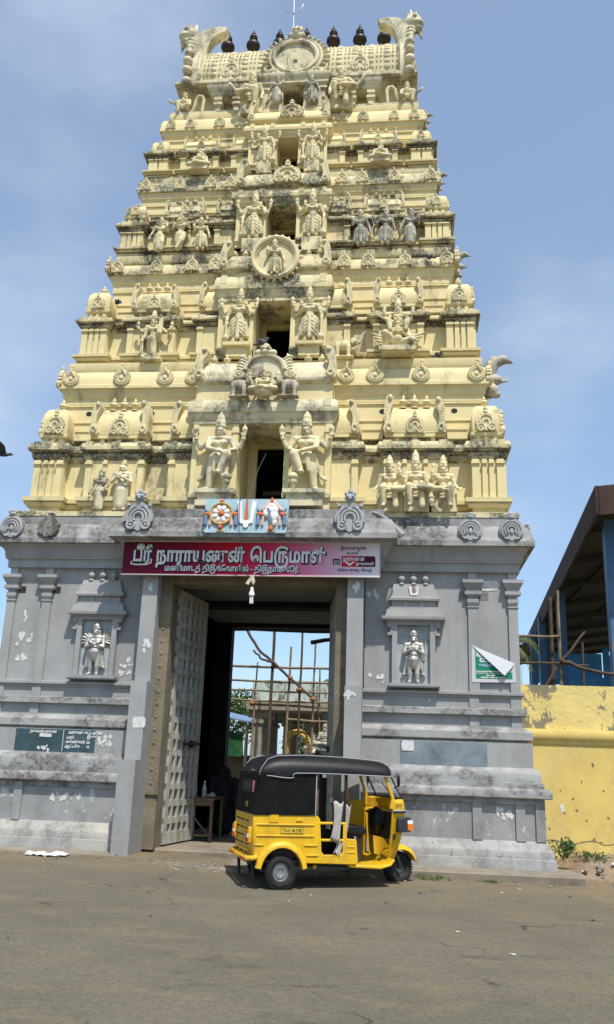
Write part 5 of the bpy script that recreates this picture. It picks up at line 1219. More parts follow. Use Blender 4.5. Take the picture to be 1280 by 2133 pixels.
# ---------------------------------------------------------------- auto rickshaw
RX = tag(empty('auto_rickshaw', (.75, -2.0, 0), R(21.5)), 'yellow three-wheeled auto rickshaw with black canopy parked before the gate', 'auto rickshaw')
RX.location.z = gz(.9, -2.2); RX.scale = (.925, .96, .99)
YP = mat('rickshaw_yellow_paint', (.72, .42, .012), rough=.40, var=.08, vscale=3, coords='O', coat=.25, bump=.10, bscale=7, stain=(.26, .17, .06), samt=.55, sscale=4, slo=.47, shi=.70)
BV = mat('black_vinyl', (.010, .010, .011), rough=.48, var=.3, vscale=5, coords='O', bump=.12, bscale=14, spec=.3)
BC = mat('black_canvas', (.008, .0075, .007), rough=.9, var=.3, vscale=5, coords='O', bump=.2, bscale=30, spec=.15)
BM = mat('black_rubber', (.016, .016, .016), rough=.85, var=.3, vscale=10, coords='O', bump=.4, bscale=60, second=(.06, .05, .04), s2amt=.5)
PIPE = mat('white_piping', (.36, .36, .36), rough=.5, coords='O', bump=0)
RIM = mat('silver_rim_paint', (.28, .29, .30), rough=.35, metal=.5, coords='O', var=.15, vscale=20, bump=0)
INN = mat('rickshaw_dark_inside', (.03, .026, .022), rough=.7, coords='O', var=.4, bump=.2)
AMB = mat('amber_lens', (.75, .18, .02), rough=.15, coords='O', bump=0); REDL = mat('red_lens', (.55, .02, .015), rough=.15, coords='O', bump=0); CLR = mat('clear_lens', (.7, .7, .68), rough=.12, coords='O', bump=0)
REDS = mat('red_seat_cover', (.32, .012, .02), rough=.6, coords='O', var=.2)
GLASS = mat('windscreen_glass', (.5, .55, .55), rough=.03, coords='O', bump=0, alpha=.22)
def rp(name, mb, m, parent=None, ang=40):
    return put(name, mb.mesh(name, ang) if isinstance(mb, MB) else mb, m, parent or RX)
def arc(cx, cz, r, a0, a1, n=12): return [(cx+r*math.cos(a0+(a1-a0)*i/n), cz+r*math.sin(a0+(a1-a0)*i/n)) for i in range(n+1)]
def bevel_obj(o, w=.012, seg=2):
    md = o.modifiers.new('bevel', 'BEVEL'); md.width = w; md.segments = seg; md.limit_method = 'ANGLE'; md.angle_limit = R(40); return o
HW = .62
# side panels
def side(s):
    pts = [(-.40, .36), (-.31, .33)] + arc(0, .21, .315, R(158), R(22), 14) + [(.34, .32), (1.10, .305), (1.14, .34), (1.115, .60), (1.10, .625), (.965, .635), (.955, .83), (.935, .845), (.905, .845), (.905, .47), (.87, .43), (.62, .43), (.585, .47), (.56, .80)] + arc(.48, .84, .08, R(0), R(90), 6) + [(-.42, .925), (-.435, .70)]
    y0, y1 = (-HW, -HW+.03) if s < 0 else (HW-.03, HW)
    o = bevel_obj(rp('side_panel', MB().prism(pts, y0, y1), YP), .01, 2)
    for x0, x1, z in ((-.38, .47, .80), (-.38, .47, .66), (.32, .52, .545), (.36, .54, .42), (-.40, -.27, .545)):
        rp('pressed_rib', MB().tube([(x0, s*HW, z), (x0+.03, s*(HW+.006), z), (x1-.03, s*(HW+.006), z), (x1, s*HW, z)], .010, 6), YP, o)
    for x0, x1, z in ((.97, 1.09, .53), (.97, 1.09, .46)):
        rp('pressed_rib', MB().tube([(x0, s*HW, z), (x1, s*HW, z)], .009, 6), YP, o)
    # flared wheel arch
    fl = MB(); A0, A1, n = R(172), R(8), 18
    rings = []
    for i in range(n+1):
        a = A0+(A1-A0)*i/n; ca, sa = math.cos(a), math.sin(a)
        rings.append([(ca*.385, s*(HW-.004), .21+sa*.385), (ca*.365, s*(HW+.035), .21+sa*.365), (ca*.33, s*(HW+.055), .21+sa*.33), (ca*.305, s*(HW+.05), .21+sa*.305), (ca*.30, s*(HW-.06), .21+sa*.30)])
    vs = [p for r_ in rings for p in r_]; k = 5
    fs = [(i*k+j, i*k+j+1, (i+1)*k+j+1, (i+1)*k+j) for i in range(n) for j in range(k-1)]
    fl.add(vs, fs); rp('wheel_arch', fl, YP, o, 70)
    # hand rails across the passenger opening
    for z in (.825, .61): rp('passenger_rail', MB().tube([(.55, s*(HW-.015), z), (.93, s*(HW-.015), z)], .018, 8), YP, o)
    return o
near = side(-1); far = side(1)
rp('side_opening_rail', MB().tube([(.48, -HW+.015, .92), (.48, -HW+.015, 1.46)], .014, 8), PIPE)
# number plate and hatch on the near side
pt = rp('number_plate', MB().box(-.02, .30, -HW-.010, -HW, .695, .765), mat('plate_yellow', (.70, .50, .03), rough=.5, coords='O', bump=0), near)
rp('plate_border', MB().box(-.025, .305, -HW-.007, -HW, .690, .770), SHAD, near)
me = text_mesh('TN.51.M.2783', .062, .001, .001)
xs = [v.co.x for v in me.vertices]; kx = .29/(max(xs)-min(xs))
put('lettering', me, SHAD, near, (-.005-min(xs)*kx, -HW-.0115, .708), rot=(PI/2, 0, 0), sc=(kx, 1, 1))
rp('fuel_hatch', MB().box(-.20, -.07, -HW-.012, -HW, .83, .93), YP, near); rp('hatch_handle', MB().box(.19, .29, -HW-.014, -HW, .85, .865), YP, near)
# rear
rear = rp('rear_panel', MB().prism([(-.40, .36), (-.43, .62), (-.435, .93), (-.41, .93), (-.38, .36)], -HW, HW), YP); bevel_obj(rear, .015)
for z in (.45, .55, .65, .75, .85):
    rp('vent_louvre', MB().box(-.448+.02*(.85-z), -.42, -.40, .40, z-.018, z+.018), YP, rear)
TINY = mat('faded_black_print', (.06, .045, .01), coords='O', bump=0)
for k in range(16):
    zz = .43+.1*(k//3); yy = -.36+.28*(k % 3)
    rp('rear_print', MB().box(-.4505+.02*(.85-zz), -.447+.02*(.85-zz), yy, yy+.17+.05*((k*7) % 3), zz-.012, zz+.010), TINY, rear)
for s in (-1, 1):
    tl = rp('tail_lamp', MB().box(-.475, -.40, s*.50-.055, s*.50+.055, .56, .76), YP); bevel_obj(tl)
    rp('lens', MB().box(-.495, -.475, s*.50-.045, s*.50+.045, .57, .625), REDL, tl); rp('lens', MB().box(-.493, -.475, s*.50-.045, s*.50+.045, .63, .675), CLR, tl); rp('lens', MB().box(-.491, -.475, s*.50-.045, s*.50+.045, .68, .73), AMB, tl)
    rp('mud_flap', MB().prism([(-.40, .34), (-.375, .34), (-.36, .07), (-.375, .07)], s*.47-.07, s*.47+.07), BM)
bm = rp('bumper', MB().tube([(-.36, -.655, .40), (-.43, -.645, .385), (-.485, -.56, .375), (-.50, 0, .37), (-.485, .56, .375), (-.43, .645, .385), (-.36, .655, .40)], .034, 8, flat=.8), YP)
for s in (-1, 1): rp('bumper_reflector', MB().box(-.538, -.52, s*.40-.12, s*.40+.12, .355, .385), REDL, bm)
# wheels
TY = MB().lathe([(.115, -.05), (.135, -.062), (.175, -.066), (.203, -.05), (.215, -.03), (.218, 0), (.215, .03), (.203, .05), (.175, .066), (.135, .062), (.115, .05), (.115, -.05)], 32, caps=False).mesh('tyre', 40)
RIMM = MB().lathe([(.005, .015), (.045, .018), (.05, .03), (.075, .032), (.085, .02), (.105, .018), (.118, .05), (.126, .052), (.126, -.052), (.118, -.05), (.005, -.03)], 28).mesh('rim', 35)
tread = MB()
for k in range(36):
    a = 2*PI*k/36
    for zz in (-.035, .035):
        c = Vector((.213*math.cos(a+zz*2), .213*math.sin(a+zz*2), zz)); q = MB().box(-.010, .010, -.011, .011, -.024, .024); Mr = Matrix.Rotation(a, 3, 'Z')
        tread.add([tuple(Mr @ Vector(v)+c) for v in q.v], q.f)
tread = tread.mesh('tread')
def wheel(x, y, steer=0, s=1):
    w = put('wheel', TY, BM, RX, (x, y, .21), rot=(PI/2, 0, steer))
    put('rim', RIMM, RIM if x < 1 else mat('dark_rim', (.08, .08, .085), rough=.5, coords='O', metal=.4), w, sc=(1, 1, s))
    t = put('tread', tread, BM, w); t['kind'] = 'stuff'
    return w
wheel(0, -.555, s=1); wheel(0, .555, s=-1); fw = wheel(2.0, 0, .06)
rp('axle', MB().tube([(0, -.5, .21), (0, .5, .21)], .03, 8), IRON)
rp('chassis', MB().box(-.35, 1.15, -.45, .45, .26, .33).box(-.25, .25, -.3, .3, .2, .27), INN); rp('jack_point', MB().ell((.52, -.5, .27), (.035, .05, .035)), YP)
# floor and front apron
rp('floor_pan', MB().box(-.36, 1.12, -.6, .6, .325, .355), INN)
bevel_obj(rp('driver_floor', MB().prism([(1.02, .27), (1.50, .25), (1.66, .29), (1.72, .36), (1.69, .38), (1.63, .315), (1.50, .29), (1.02, .305)], -.60, .60), YP), .008)
def apron_outline(z):                   # front shield outline as (front x, half width, return x)
    t = (z-.30)/(.98-.30); t = max(0, min(1, t))
    fx = 1.84+.14*math.sin(min(1, t*1.15)*PI/2); hw = .34+.24*t**.7
    return fx, hw
ap = MB(); n = 12; rings = []
for i in range(n+1):
    z = .30+.70*i/n; fx, hw = apron_outline(z); rings_pts = []
    for j in range(13):
        a = -PI/2+PI*j/12; ca, sa = math.cos(a), math.sin(a)
        cx = 1.70; rx = fx-cx
        p = 3.0
        rings_pts.append((cx+rx*abs(ca)**(2/p), hw*(1 if sa > 0 else -1)*abs(sa)**(2/p), z))
    rings.append(rings_pts)
vs = [p for r_ in rings for p in r_]; k = 13
ap.add(vs, [(i*k+j, i*k+j+1, (i+1)*k+j+1, (i+1)*k+j) for i in range(n) for j in range(k-1)])
apo = rp('front_apron', ap, YP, None, 80); sd = apo.modifiers.new('solid', 'SOLIDIFY'); sd.thickness = .025; sd.offset = -1
rp('apron_edge', MB().tube([(1.69, -.345, .30), (1.69, -.43, .45), (1.69, -.52, .7), (1.69, -.575, 1.0)], .02, 8), YP, apo); rp('apron_edge', MB().tube([(1.69, .345, .30), (1.69, .43, .45), (1.69, .52, .7), (1.69, .575, 1.0)], .02, 8), YP, apo)
# cowl above the apron, black and white stripe
cw_ = MB(); rings = []
for z, fx, hw in ((.99, 1.975, .585), (1.03, 1.975, .59), (1.12, 1.955, .585), (1.16, 1.93, .58)):
    rings.append([(1.68+(fx-1.68)*abs(math.cos(-PI/2+PI*j/12))**(2/3.2), hw*(1 if j > 6 else -1 if j < 6 else 0)*abs(math.sin(-PI/2+PI*j/12))**(2/3.2), z) for j in range(13)])
cw_.add([p for r_ in rings for p in r_], [(i*13+j, i*13+j+1, (i+1)*13+j+1, (i+1)*13+j) for i in range(3) for j in range(12)])
co = rp('windscreen_cowl', cw_, YP, None, 80); sd = co.modifiers.new('solid', 'SOLIDIFY'); sd.thickness = .02; sd.offset = -1
def band(z, m, r=.012):
    fx, hw = 1.98, .59
    pts = [(1.68+(fx-1.68)*abs(math.cos(-PI/2+PI*j/16))**(2/3.2), hw*(1 if j > 8 else -1 if j < 8 else 0)*abs(math.sin(-PI/2+PI*j/16))**(2/3.2), z) for j in range(17)]
    rp('stripe', MB().tube(pts, r, 6), m, co)
band(1.005, PIPE); band(.985, SHAD)
me = text_mesh('2STR', .05, .001, .001)
put('lettering', me, SHAD, co, (1.72, -.600, 1.06), rot=(PI/2, 0, .12))
# windscreen
TOPX, TOPZ = 1.66, 1.47
ws = MB()
base = [(1.68+(1.925-1.68)*abs(math.cos(-PI/2+PI*j/12))**(2/3.2), .572*(1 if j > 6 else -1 if j < 6 else 0)*abs(math.sin(-PI/2+PI*j/12))**(2/3.2), 1.17) for j in range(13)]
topr = [(1.55+(1.70-1.55)*abs(math.cos(-PI/2+PI*j/12))**(2/3.2), .555*(1 if j > 6 else -1 if j < 6 else 0)*abs(math.sin(-PI/2+PI*j/12))**(2/3.2), 1.50) for j in range(13)]
ws.add(base+topr, [(j, j+1, 13+j+1, 13+j) for j in range(12)])
wso = rp('windscreen', ws, GLASS, None, 80)
rp('windscreen_seal', MB().tube(base, .016, 6), SHAD, wso)
for s, jj in ((-1, 0), (1, 12)):
    b0 = Vector(base[jj]); t0 = Vector(topr[jj])
    rp('windscreen_pillar', MB().tube([b0+Vector((-.02, 0, -.14)), b0, t0], [.03, .028, .024], 8), YP, wso)
    b1 = Vector(base[jj+(2 if s < 0 else -2)]); t1 = Vector(topr[jj+(2 if s < 0 else -2)])
    rp('windscreen_seal', MB().tube([b1+Vector((0, 0, .0)), t1], .013, 6), SHAD, wso)
rp('wiper', MB().tube([(1.93, .1, 1.19), (1.84, .3, 1.36)], .008, 6), SHAD, wso)
for s in (-1, 1):
    mi = rp('mirror', MB().ell((1.74, s*.66, 1.40), (.02, .045, .085)), SHAD); rp('mirror_arm', MB().tube([(1.70, s*.58, 1.30), (1.73, s*.65, 1.34)], .008, 6), SHAD, mi)
    fi = rp('front_indicator', MB().prism([(1.76, .72), (1.95, .735), (1.96, .905), (1.93, .925), (1.75, .915)], s*.50, s*.625), mat('lamp_housing', (.03, .03, .032), rough=.5, coords='O', bump=.1)); bevel_obj(fi)
    rp('lens', MB().box(1.90, 1.985, s*.52 if s > 0 else -.635, .635 if s > 0 else -.52, .755, .84), AMB, fi); rp('lens', MB().box(1.90, 1.98, s*.52 if s > 0 else -.632, .632 if s > 0 else -.52, .84, .885), CLR, fi)
hl = rp('headlamp', MB().lathe([(.09, 0), (.10, .02), (.085, .05), (.02, .06)], 18, (1.96, 0, .82), Matrix.Rotation(PI/2, 3, 'Y')), CLR)
# front mudguard and fork
mg = MB(); rings = []
for i in range(15):
    a = R(165)-R(152)*i/14; r_ = .285
    rings.append([(2.0+r_*math.cos(a)*(1 if abs(y_) < .12 else .9), y_, .24+r_*math.sin(a)*(1 if abs(y_) < .12 else .82)) for y_ in (-.155, -.145, -.10, 0, .10, .145, .155)])
mg.add([p for r_ in rings for p in r_], [(i*7+j, i*7+j+1, (i+1)*7+j+1, (i+1)*7+j) for i in range(14) for j in range(6)])
mgo = rp('front_mudguard', mg, YP, None, 80); sd = mgo.modifiers.new('solid', 'SOLIDIFY'); sd.thickness = .012
rp('fork', MB().tube([(2.0, -.10, .21), (1.96, -.11, .34), (1.86, -.08, .50), (1.80, 0, .62)], .028, 8), INN)
# canopy: roof shell lofted along the length
def roofsec(x, zt, zs, zl, hw):
    half = [(hw, zl), (hw+.004, (zl+zs)/2), (hw-.01, zs), (hw-.07, zs+(zt-zs)*.55), (hw-.18, zs+(zt-zs)*.88), (hw*.4, zt), (0, zt+.008)]
    return [(x, -y_, z_) for y_, z_ in half]+[(x, y_, z_) for y_, z_ in reversed(half[:-1])]
secs = [roofsec(-.40, 1.50, 1.46, 1.405, .56), roofsec(-.36, 1.585, 1.50, 1.41, .60), roofsec(-.22, 1.665, 1.55, 1.40, .63), roofsec(-.05, 1.70, 1.57, 1.395, .64), roofsec(.25, 1.712, 1.575, 1.455, .645), roofsec(.9, 1.70, 1.57, 1.46, .645), roofsec(1.45, 1.67, 1.545, 1.455, .635), roofsec(1.62, 1.645, 1.53, 1.455, .62), roofsec(1.68, 1.60, 1.51, 1.455, .60)]
n = len(secs[0]); rs = MB(); rs.add([p for s_ in secs for p in s_], [(i*n+j, i*n+j+1, (i+1)*n+j+1, (i+1)*n+j) for i in range(len(secs)-1) for j in range(n-1)]+[tuple(range(n)), tuple(range((len(secs)-1)*n, len(secs)*n))])
roofc = rp('canopy_roof', rs, BV, None, 50); sb = roofc.modifiers.new('sub', 'SUBSURF'); sb.levels = 1; sb.render_levels = 1
for s in (-1, 1):
    y = s*.652
    pp = [(-.37, s*.60, 1.43), (-.2, s*.645, 1.415), (-.05, y, 1.40), (.08, y, 1.395), (.13, y, 1.405), (.115, y, 1.43), (.13, y, 1.452), (.18, y, 1.462), (.5, y, 1.468), (.9, y, 1.465), (1.45, s*.645, 1.458), (1.66, s*.61, 1.455)]
    rp('piping', MB().tube(pp, .006, 6), PIPE, roofc)
    rp('piping', MB().tube([(-.375, s*.595, 1.44), (-.335, s*.60, 1.53), (-.25, s*.58, 1.635), (-.1, s*.545, 1.68), (.3, s*.53, 1.70), (.9, s*.53, 1.69), (1.55, s*.53, 1.655)], .0055, 6), PIPE, roofc)
    # cloth side curtain
    cl = MB().prism([(-.435, .915), (.47, .925), (.475, 1.47), (-.10, 1.47), (-.36, 1.45)], s*HW-.012, s*HW+.008)
    co_ = rp('canopy_side', cl, BC)
    rp('piping', MB().tube([(.475, s*(HW+.012), .93), (.478, s*(HW+.012), 1.46)], .009, 6), PIPE, co_)
    rp('passenger_post', MB().tube([(.93, s*(HW-.02), .83), (.93, s*(HW-.02), 1.48)], .016, 8), SHAD)
rp('piping', MB().tube([(-.385, -.59, 1.435), (-.395, 0, 1.44), (-.385, .59, 1.435)], .008, 6), PIPE, roofc)
rc_ = rp('canopy_rear', MB().prism([(-.445, .92), (-.40, 1.46), (-.375, 1.46), (-.42, .92)], -HW+.005, HW-.005), BC)
def onrear(z): return -.445+.045*(z-.92)/.54
rp('rear_window_frame', MB().box(onrear(1.27)-.012, onrear(1.27)+.01, -.30, .22, 1.19, 1.36), BM, rc_); rp('rear_window', MB().box(onrear(1.27)-.016, onrear(1.27), -.27, .19, 1.215, 1.335), INN, rc_)
STK = mat('pink_sticker', (.55, .12, .2), coords='O', bump=0, fleck=(.8, .75, .75), flo=.55, fscale=60)
rp('sticker', MB().box(onrear(1.27)-.008, onrear(1.27)+.008, -.50, -.40, 1.20, 1.345), STK, rc_); rp('sticker', MB().box(onrear(1.0)-.008, onrear(1.0)+.008, -.22, -.08, 1.0, 1.07), mat('dull_green_print', (.12, .14, .03), coords='O', bump=0), rc_)
rp('sticker', MB().box(-.395, -.375, -.35, -.1, 1.475, 1.495), PIPE, rc_)
# inside
sb_ = rp('rear_seat', MB().box(-.15, .42, -.56, .56, .36, .66), INN); bevel_obj(sb_, .04); bk = rp('rear_backrest', MB().box(-.28, -.14, -.56, .56, .55, 1.15), REDS); bevel_obj(bk, .04)
rp('seat_cover_corner', MB().prism([(.40, .66), (.55, .66), (.47, 1.05), (.40, 1.08)], .20, .5), REDS, sb_)
rp('partition', MB().box(.90, .93, -.58, .58, .36, .70).box(.90, .93, .30, .58, .70, 1.40), INN)
ds = rp('driver_seat', MB().prism([(1.00, .66), (1.36, .66), (1.40, .72), (1.34, .77), (1.08, .80), (1.0, .80)], -.30, .30), BV); bevel_obj(ds, .03, 3)
rp('seat_box', MB().box(1.02, 1.32, -.26, .26, .31, .66), INN); rp('seat_spring', MB().tube([(1.2, -.29, .33), (1.2, -.29, .64)], .02, 8), STEEL)
rp('dash_panel', MB().box(1.70, 1.76, -.50, .50, .62, .98), INN); rp('far_door_frame', MB().tube([(1.35, .585, 1.46), (1.36, .585, 1.12), (1.45, .585, .98), (1.68, .58, .96)], .022, 8), YP)
rp('inner_apron', MB().prism([(1.40, .30), (1.70, .30), (1.70, 1.10), (1.42, 1.10)], .565, .58), YP)
rp('handlebar', MB().tube([(1.60, -.32, .95), (1.64, -.1, .93), (1.66, 0, .88), (1.64, .1, .93), (1.60, .32, .95)], .018, 8), SHAD); rp('steering_column', MB().tube([(1.66, 0, .9), (1.80, 0, .6)], .03, 8), SHAD)
rp('bag', MB().ell((1.60, -.12, .86), (.12, .16, .18)), BV)
# cloth hung over the rail
def cloth(seed, x0, x1, zt, zb, y):
    rnd = random.Random(seed); mb = MB(); nx, nz = 14, 10; vs = []
    for j in range(nz+1):
        t = j/nz
        for i in range(nx+1):
            u = i/nx; w = 1-.25*math.sin(t*PI)
            x = (x0+x1)/2+(u-.5)*(x1-x0)*w-.05*t*t; vs.append((x, y-.015*math.sin(u*PI*5+t)-.02*t, zt+(zb-zt)*t+.02*math.sin(u*7)))
    mb.add(vs, [(j*(nx+1)+i, j*(nx+1)+i+1, (j+1)*(nx+1)+i+1, (j+1)*(nx+1)+i) for j in range(nz) for i in range(nx)])
    return mb.mesh('towel', 180)
TOW = mat('off_white_towel', (.40, .375, .34), coords='O', var=.12, vscale=8, bump=.4, bscale=50)
def towel(me, label):
    o = put('towel', me, TOW); o.location = RX.location; o.rotation_euler = RX.rotation_euler; o.scale = RX.scale
    sd = o.modifiers.new('solid', 'SOLIDIFY'); sd.thickness = .008; tag(o, label, 'towel'); return o
towel(cloth(1, .74, .90, 1.10, .60, -.63), 'off-white towel hanging over the passenger rail of the rickshaw')
towel(cloth(2, .80, .92, .60, .44, -.61), 'lower white cloth end below the passenger rail of the rickshaw'); towel(cloth(3, .97, 1.06, 1.05, .72, -.5), 'white cloth hung behind the driver seat of the rickshaw')
# ---------------------------------------------------------------- compound wall on the right
YW = mat('yellow_lime_wash', (.66, .49, .15), stain=(.38, .28, .12), samt=.4, slo=.50, shi=.66, sscale=1.6, streak=.5, var=.10, vscale=1.5, bump=.35, second=(.66, .53, .25), s2amt=.6)
YWP = mat('peeling_yellow_wash', (.70, .55, .20), var=.08, bump=.7, bscale=14, fleck=(.23, .20, .13), flo=.525, fscale=1.7)
cwall = tag(empty('compound_wall', (4.35, .9, 0)), 'yellow lime-washed compound wall with peeling top right of the tower', 'wall')
put('lower_wall', MB().box(0, 9, 0, .4, .0, 2.15), YW, cwall)
put('upper_wall', MB().box(0, 9, .03, .4, 2.38, 3.13), YWP, cwall)
put('wall_ledge', MB().run([(0, 0), (9, 0)], [(-.1, 2.14), (.015, 2.14), (.03, 2.17), (.03, 2.20), (.05, 2.22), (.07, 2.25), (.07, 2.33), (.04, 2.39), (-.1, 2.40)]), YW, cwall)
SCAR = mat('bare_plaster_scar', (.17, .15, .12), var=.3, vscale=20, bump=.5)
rnd = random.Random(4)
for x, z, r in ((1.35, 1.83, .06), (1.0, 1.28, .035), (1.05, 1.1, .04), (1.2, .95, .03), (1.3, .65, .06), (.55, .95, .03), (.6, .8, .035), (.22, .6, .05), (1.5, 1.42, .03), (.45, 1.2, .03), (1.15, 1.55, .03), (.85, 1.05, .03), (1.42, .62, .04), (.35, 1.5, .03), (.8, 1.4, .025), (1.55, 1.0, .04)):
    r *= .62; pts = [(x+r*(.3+.9*rnd.random())*math.cos(2*PI*i/11), z+r*(.3+1.1*rnd.random())*math.sin(2*PI*i/11)) for i in range(11)]
    put('plaster_scar', MB().prism(pts, -.003, .002), SCAR, cwall)
pts = [(.5+.12*i, .60+.03*math.sin(i*1.3)+.02*rnd.random()) for i in range(12)]
put('wall_crack', MB().tube([(x, -.001, z) for x, z in pts], .006, 5), SCAR, cwall)
put('pink_smear', MB().prism([(.78, 1.18), (.83, 1.2), (.86, 1.08), (.80, 1.06)], -.003, .002), PAPER, cwall)
# broken foot of the wall, rubble bank and weeds
bank = MB(); nx, ny = 40, 14; vs = []
for j in range(ny+1):
    for i in range(nx+1):
        x = 4.75+i*8/nx; y = -.55+j*1.5/ny; t = j/ny
        vs.append((x, y, .10+.34*smooth(0, .8, t)*smooth(4.7, 5.3, x)+.06*(rnd.random()-.5)*smooth(0, .3, t)))
bank.add(vs, [(j*(nx+1)+i, j*(nx+1)+i+1, (j+1)*(nx+1)+i+1, (j+1)*(nx+1)+i) for j in range(ny) for i in range(nx)])
struct(put('earth_bank', bank.mesh('earth_bank', 180), mat('reddish_earth', (.21, .145, .085), var=.3, vscale=6, bump=1.0, bscale=18, second=(.27, .24, .2), s2amt=.6)))
SCR = mat('rubble_stone', (.21, .175, .14), var=.3, vscale=8, bump=.6)
for k in range(26):
    x = 4.95+rnd.random()*2.2; y = -.25+rnd.random()*1.0; r = .02+.055*rnd.random()**2
    m = MB().ell((0, 0, 0), (r, r*(.6+.4*rnd.random()), r*.6), 7, 5)
    m.v = [(a*(1+.25*rnd.random()), b*(1+.25*rnd.random()), c*(1+.2*rnd.random())) for a, b, c in m.v]
    o = put('rubble_stone', m, SCR if k % 7 else mat('white_litter', (.6, .6, .58), bump=.2), None, (x, y, .17+.26*smooth(-.55, .6, y)*smooth(4.8, 5.3, x)), rnd.random()*6)
    tag(o, 'small stone or scrap lying on the earth bank by the yellow wall', 'rubble', 'rubble on the earth bank')
LEAFM = mat('weed_leaf', (.065, .12, .025), rough=.6, var=.4, vscale=15, bump=0, second=(.12, .14, .04), s2amt=.5)
def leaves(n, c, r, size, seed, flat=1.0, shape=None):
    rn = random.Random(seed); mb = MB(); V = []; F = []
    for k in range(n):
        while True:
            p = Vector((rn.uniform(-1, 1), rn.uniform(-1, 1), rn.uniform(-1, 1)))
            if p.length < 1 and (shape is None or shape(p)): break
        q = Vector((c[0]+p.x*r[0], c[1]+p.y*r[1], c[2]+p.z*r[2]))
        s = size*(.6+.8*rn.random()); d = Vector((rn.gauss(0, 1), rn.gauss(0, 1), rn.gauss(0, .8))).normalized(); u = d.orthogonal().normalized(); w = d.cross(u)
        a = rn.random()*6.28; u2 = u*math.cos(a)+w*math.sin(a); w2 = d.cross(u2)
        o = len(V); V += [tuple(q-u2*s), tuple(q+w2*s*.4), tuple(q+u2*s), tuple(q-w2*s*.4)]; F.append((o, o+1, o+2, o+3))
    mb.v = V; mb.f = F
    me = bpy.data.meshes.new('leaves'); me.from_pydata(V, [], F); me.update(); return me
def plant(name, n, c, r, size, seed, label, cat='plant', m=None, group=None):
    root = tag(empty(name, (c[0], c[1], c[2]-r[2])), label, cat, group)
    rn = random.Random(seed*7)
    for k in range(6):
        q = .35+.4*rn.random(); put('foliage', leaves(n//6, (r[0]*rn.uniform(-.8, .8), r[1]*rn.uniform(-.7, .7), r[2]*rn.uniform(.3, 1.2)), (r[0]*q, r[1]*q, r[2]*q*1.2), size*.8, seed*10+k), m or LEAFM, root)
    put('stem', MB().tube([(0, 0, -.05), (.02, 0, r[2]*.6), (0, .02, r[2]*1.3)], [.012, .01, .006], 6), mat('stem_brown', (.09, .07, .035), bump=.2), root)
plant('weed_clump', 420, (4.98, -.05, .62), (.16, .14, .17), .04, 5, 'green weed clump at the corner of tower base and yellow wall')
plant('weed_clump', 260, (5.55, .35, .50), (.26, .12, .10), .03, 6, 'low green weeds along the foot of the yellow wall')
plant('weed_clump', 220, (6.05, .3, .48), (.16, .12, .12), .03, 7, 'pale green weed by the right picture edge below the yellow wall')
plant('weed_clump', 200, (2.95, -1.07, .19), (.22, .07, .05), .022, 8, 'thin green weeds at the kerb beside the rickshaw front wheel')
plant('weed_clump', 120, (3.75, -1.06, .17), (.20, .05, .03), .02, 9, 'sparse green weeds at the foot of the right kerb')
# ---------------------------------------------------------------- open shed behind the wall
shed = tag(empty('open_shed', (0, 0, 0)), 'large open shed with brown fascia and blue steel posts behind the yellow wall', 'shed')
FAS = mat('brown_fascia', (.055, .030, .024), var=.25, vscale=2, bump=.2, stain=(.05, .03, .025), samt=.6, sscale=2)
UND = mat('dull_sheet_roof', (.055, .05, .043), var=.2, vscale=2, bump=.2)
BLU = mat('blue_steel_paint', (.055, .135, .27), var=.2, vscale=3, rough=.5, bump=.2, stain=(.22, .2, .14), samt=.6, sscale=3, streak=.4)
BLUS = mat('blue_sheet', (.05, .30, .66), var=.15, vscale=1, rough=.5, bump=.1, stain=(.12, .3, .45), samt=.5, sscale=1)
def ex(y): return 6.17+(y-1.6)*.0727
mb = MB(); n = 60; V = []; F = []
for i in range(n+1):
    y = 1.62+i*24.9/n
    V += [(ex(y)+.05, y, 6.62+.0*i), (20, y, 6.62+.9)]
put('roof_sheet', MB().add([(ex(1.62)+.04, 1.62, 6.60), (20, 1.62, 8.4), (20, 26.5, 8.4), (ex(26.5)+.04, 26.5, 6.60), (ex(1.62)+.04, 1.62, 6.64), (20, 1.62, 8.44), (20, 26.5, 8.44), (ex(26.5)+.04, 26.5, 6.64)], [(0, 3, 2, 1), (4, 5, 6, 7), (0, 1, 5, 4), (1, 2, 6, 5), (2, 3, 7, 6), (3, 0, 4, 7)]), UND, shed)
put('fascia', MB().add([(ex(1.6), 1.6, 6.40), (ex(1.6), 1.6, 6.96), (ex(26.5), 26.5, 6.40), (ex(26.5), 26.5, 6.96), (ex(1.6)+.06, 1.6, 6.40), (ex(1.6)+.06, 1.6, 6.96), (ex(26.5)+.06, 26.5, 6.40), (ex(26.5)+.06, 26.5, 6.96)], [(0, 1, 3, 2), (4, 6, 7, 5), (1, 5, 7, 3), (0, 2, 6, 4), (0, 4, 5, 1), (2, 3, 7, 6)]), FAS, shed)
put('fascia', MB().add([(6.23, 1.58, 6.38), (20, 1.58, 7.9), (20, 1.58, 8.5), (6.23, 1.58, 6.95), (6.23, 1.64, 6.38), (20, 1.64, 7.9), (20, 1.64, 8.5), (6.23, 1.64, 6.95)], [(0, 1, 2, 3), (7, 6, 5, 4), (0, 4, 5, 1), (1, 5, 6, 2), (2, 6, 7, 3), (3, 7, 4, 0)]), FAS, shed)
for k in range(9):
    y = 3.2+k*2.85
    put('roof_beam', MB().add([(ex(y)+.1, y, 6.45), (20, y, 8.25), (20, y, 8.40), (ex(y)+.1, y, 6.60), (ex(y)+.1, y+.1, 6.45), (20, y+.1, 8.25), (20, y+.1, 8.40), (ex(y)+.1, y+.1, 6.60)], [(0, 1, 2, 3), (7, 6, 5, 4), (0, 4, 5, 1), (1, 5, 6, 2), (2, 6, 7, 3), (3, 7, 4, 0)]), UND, shed)
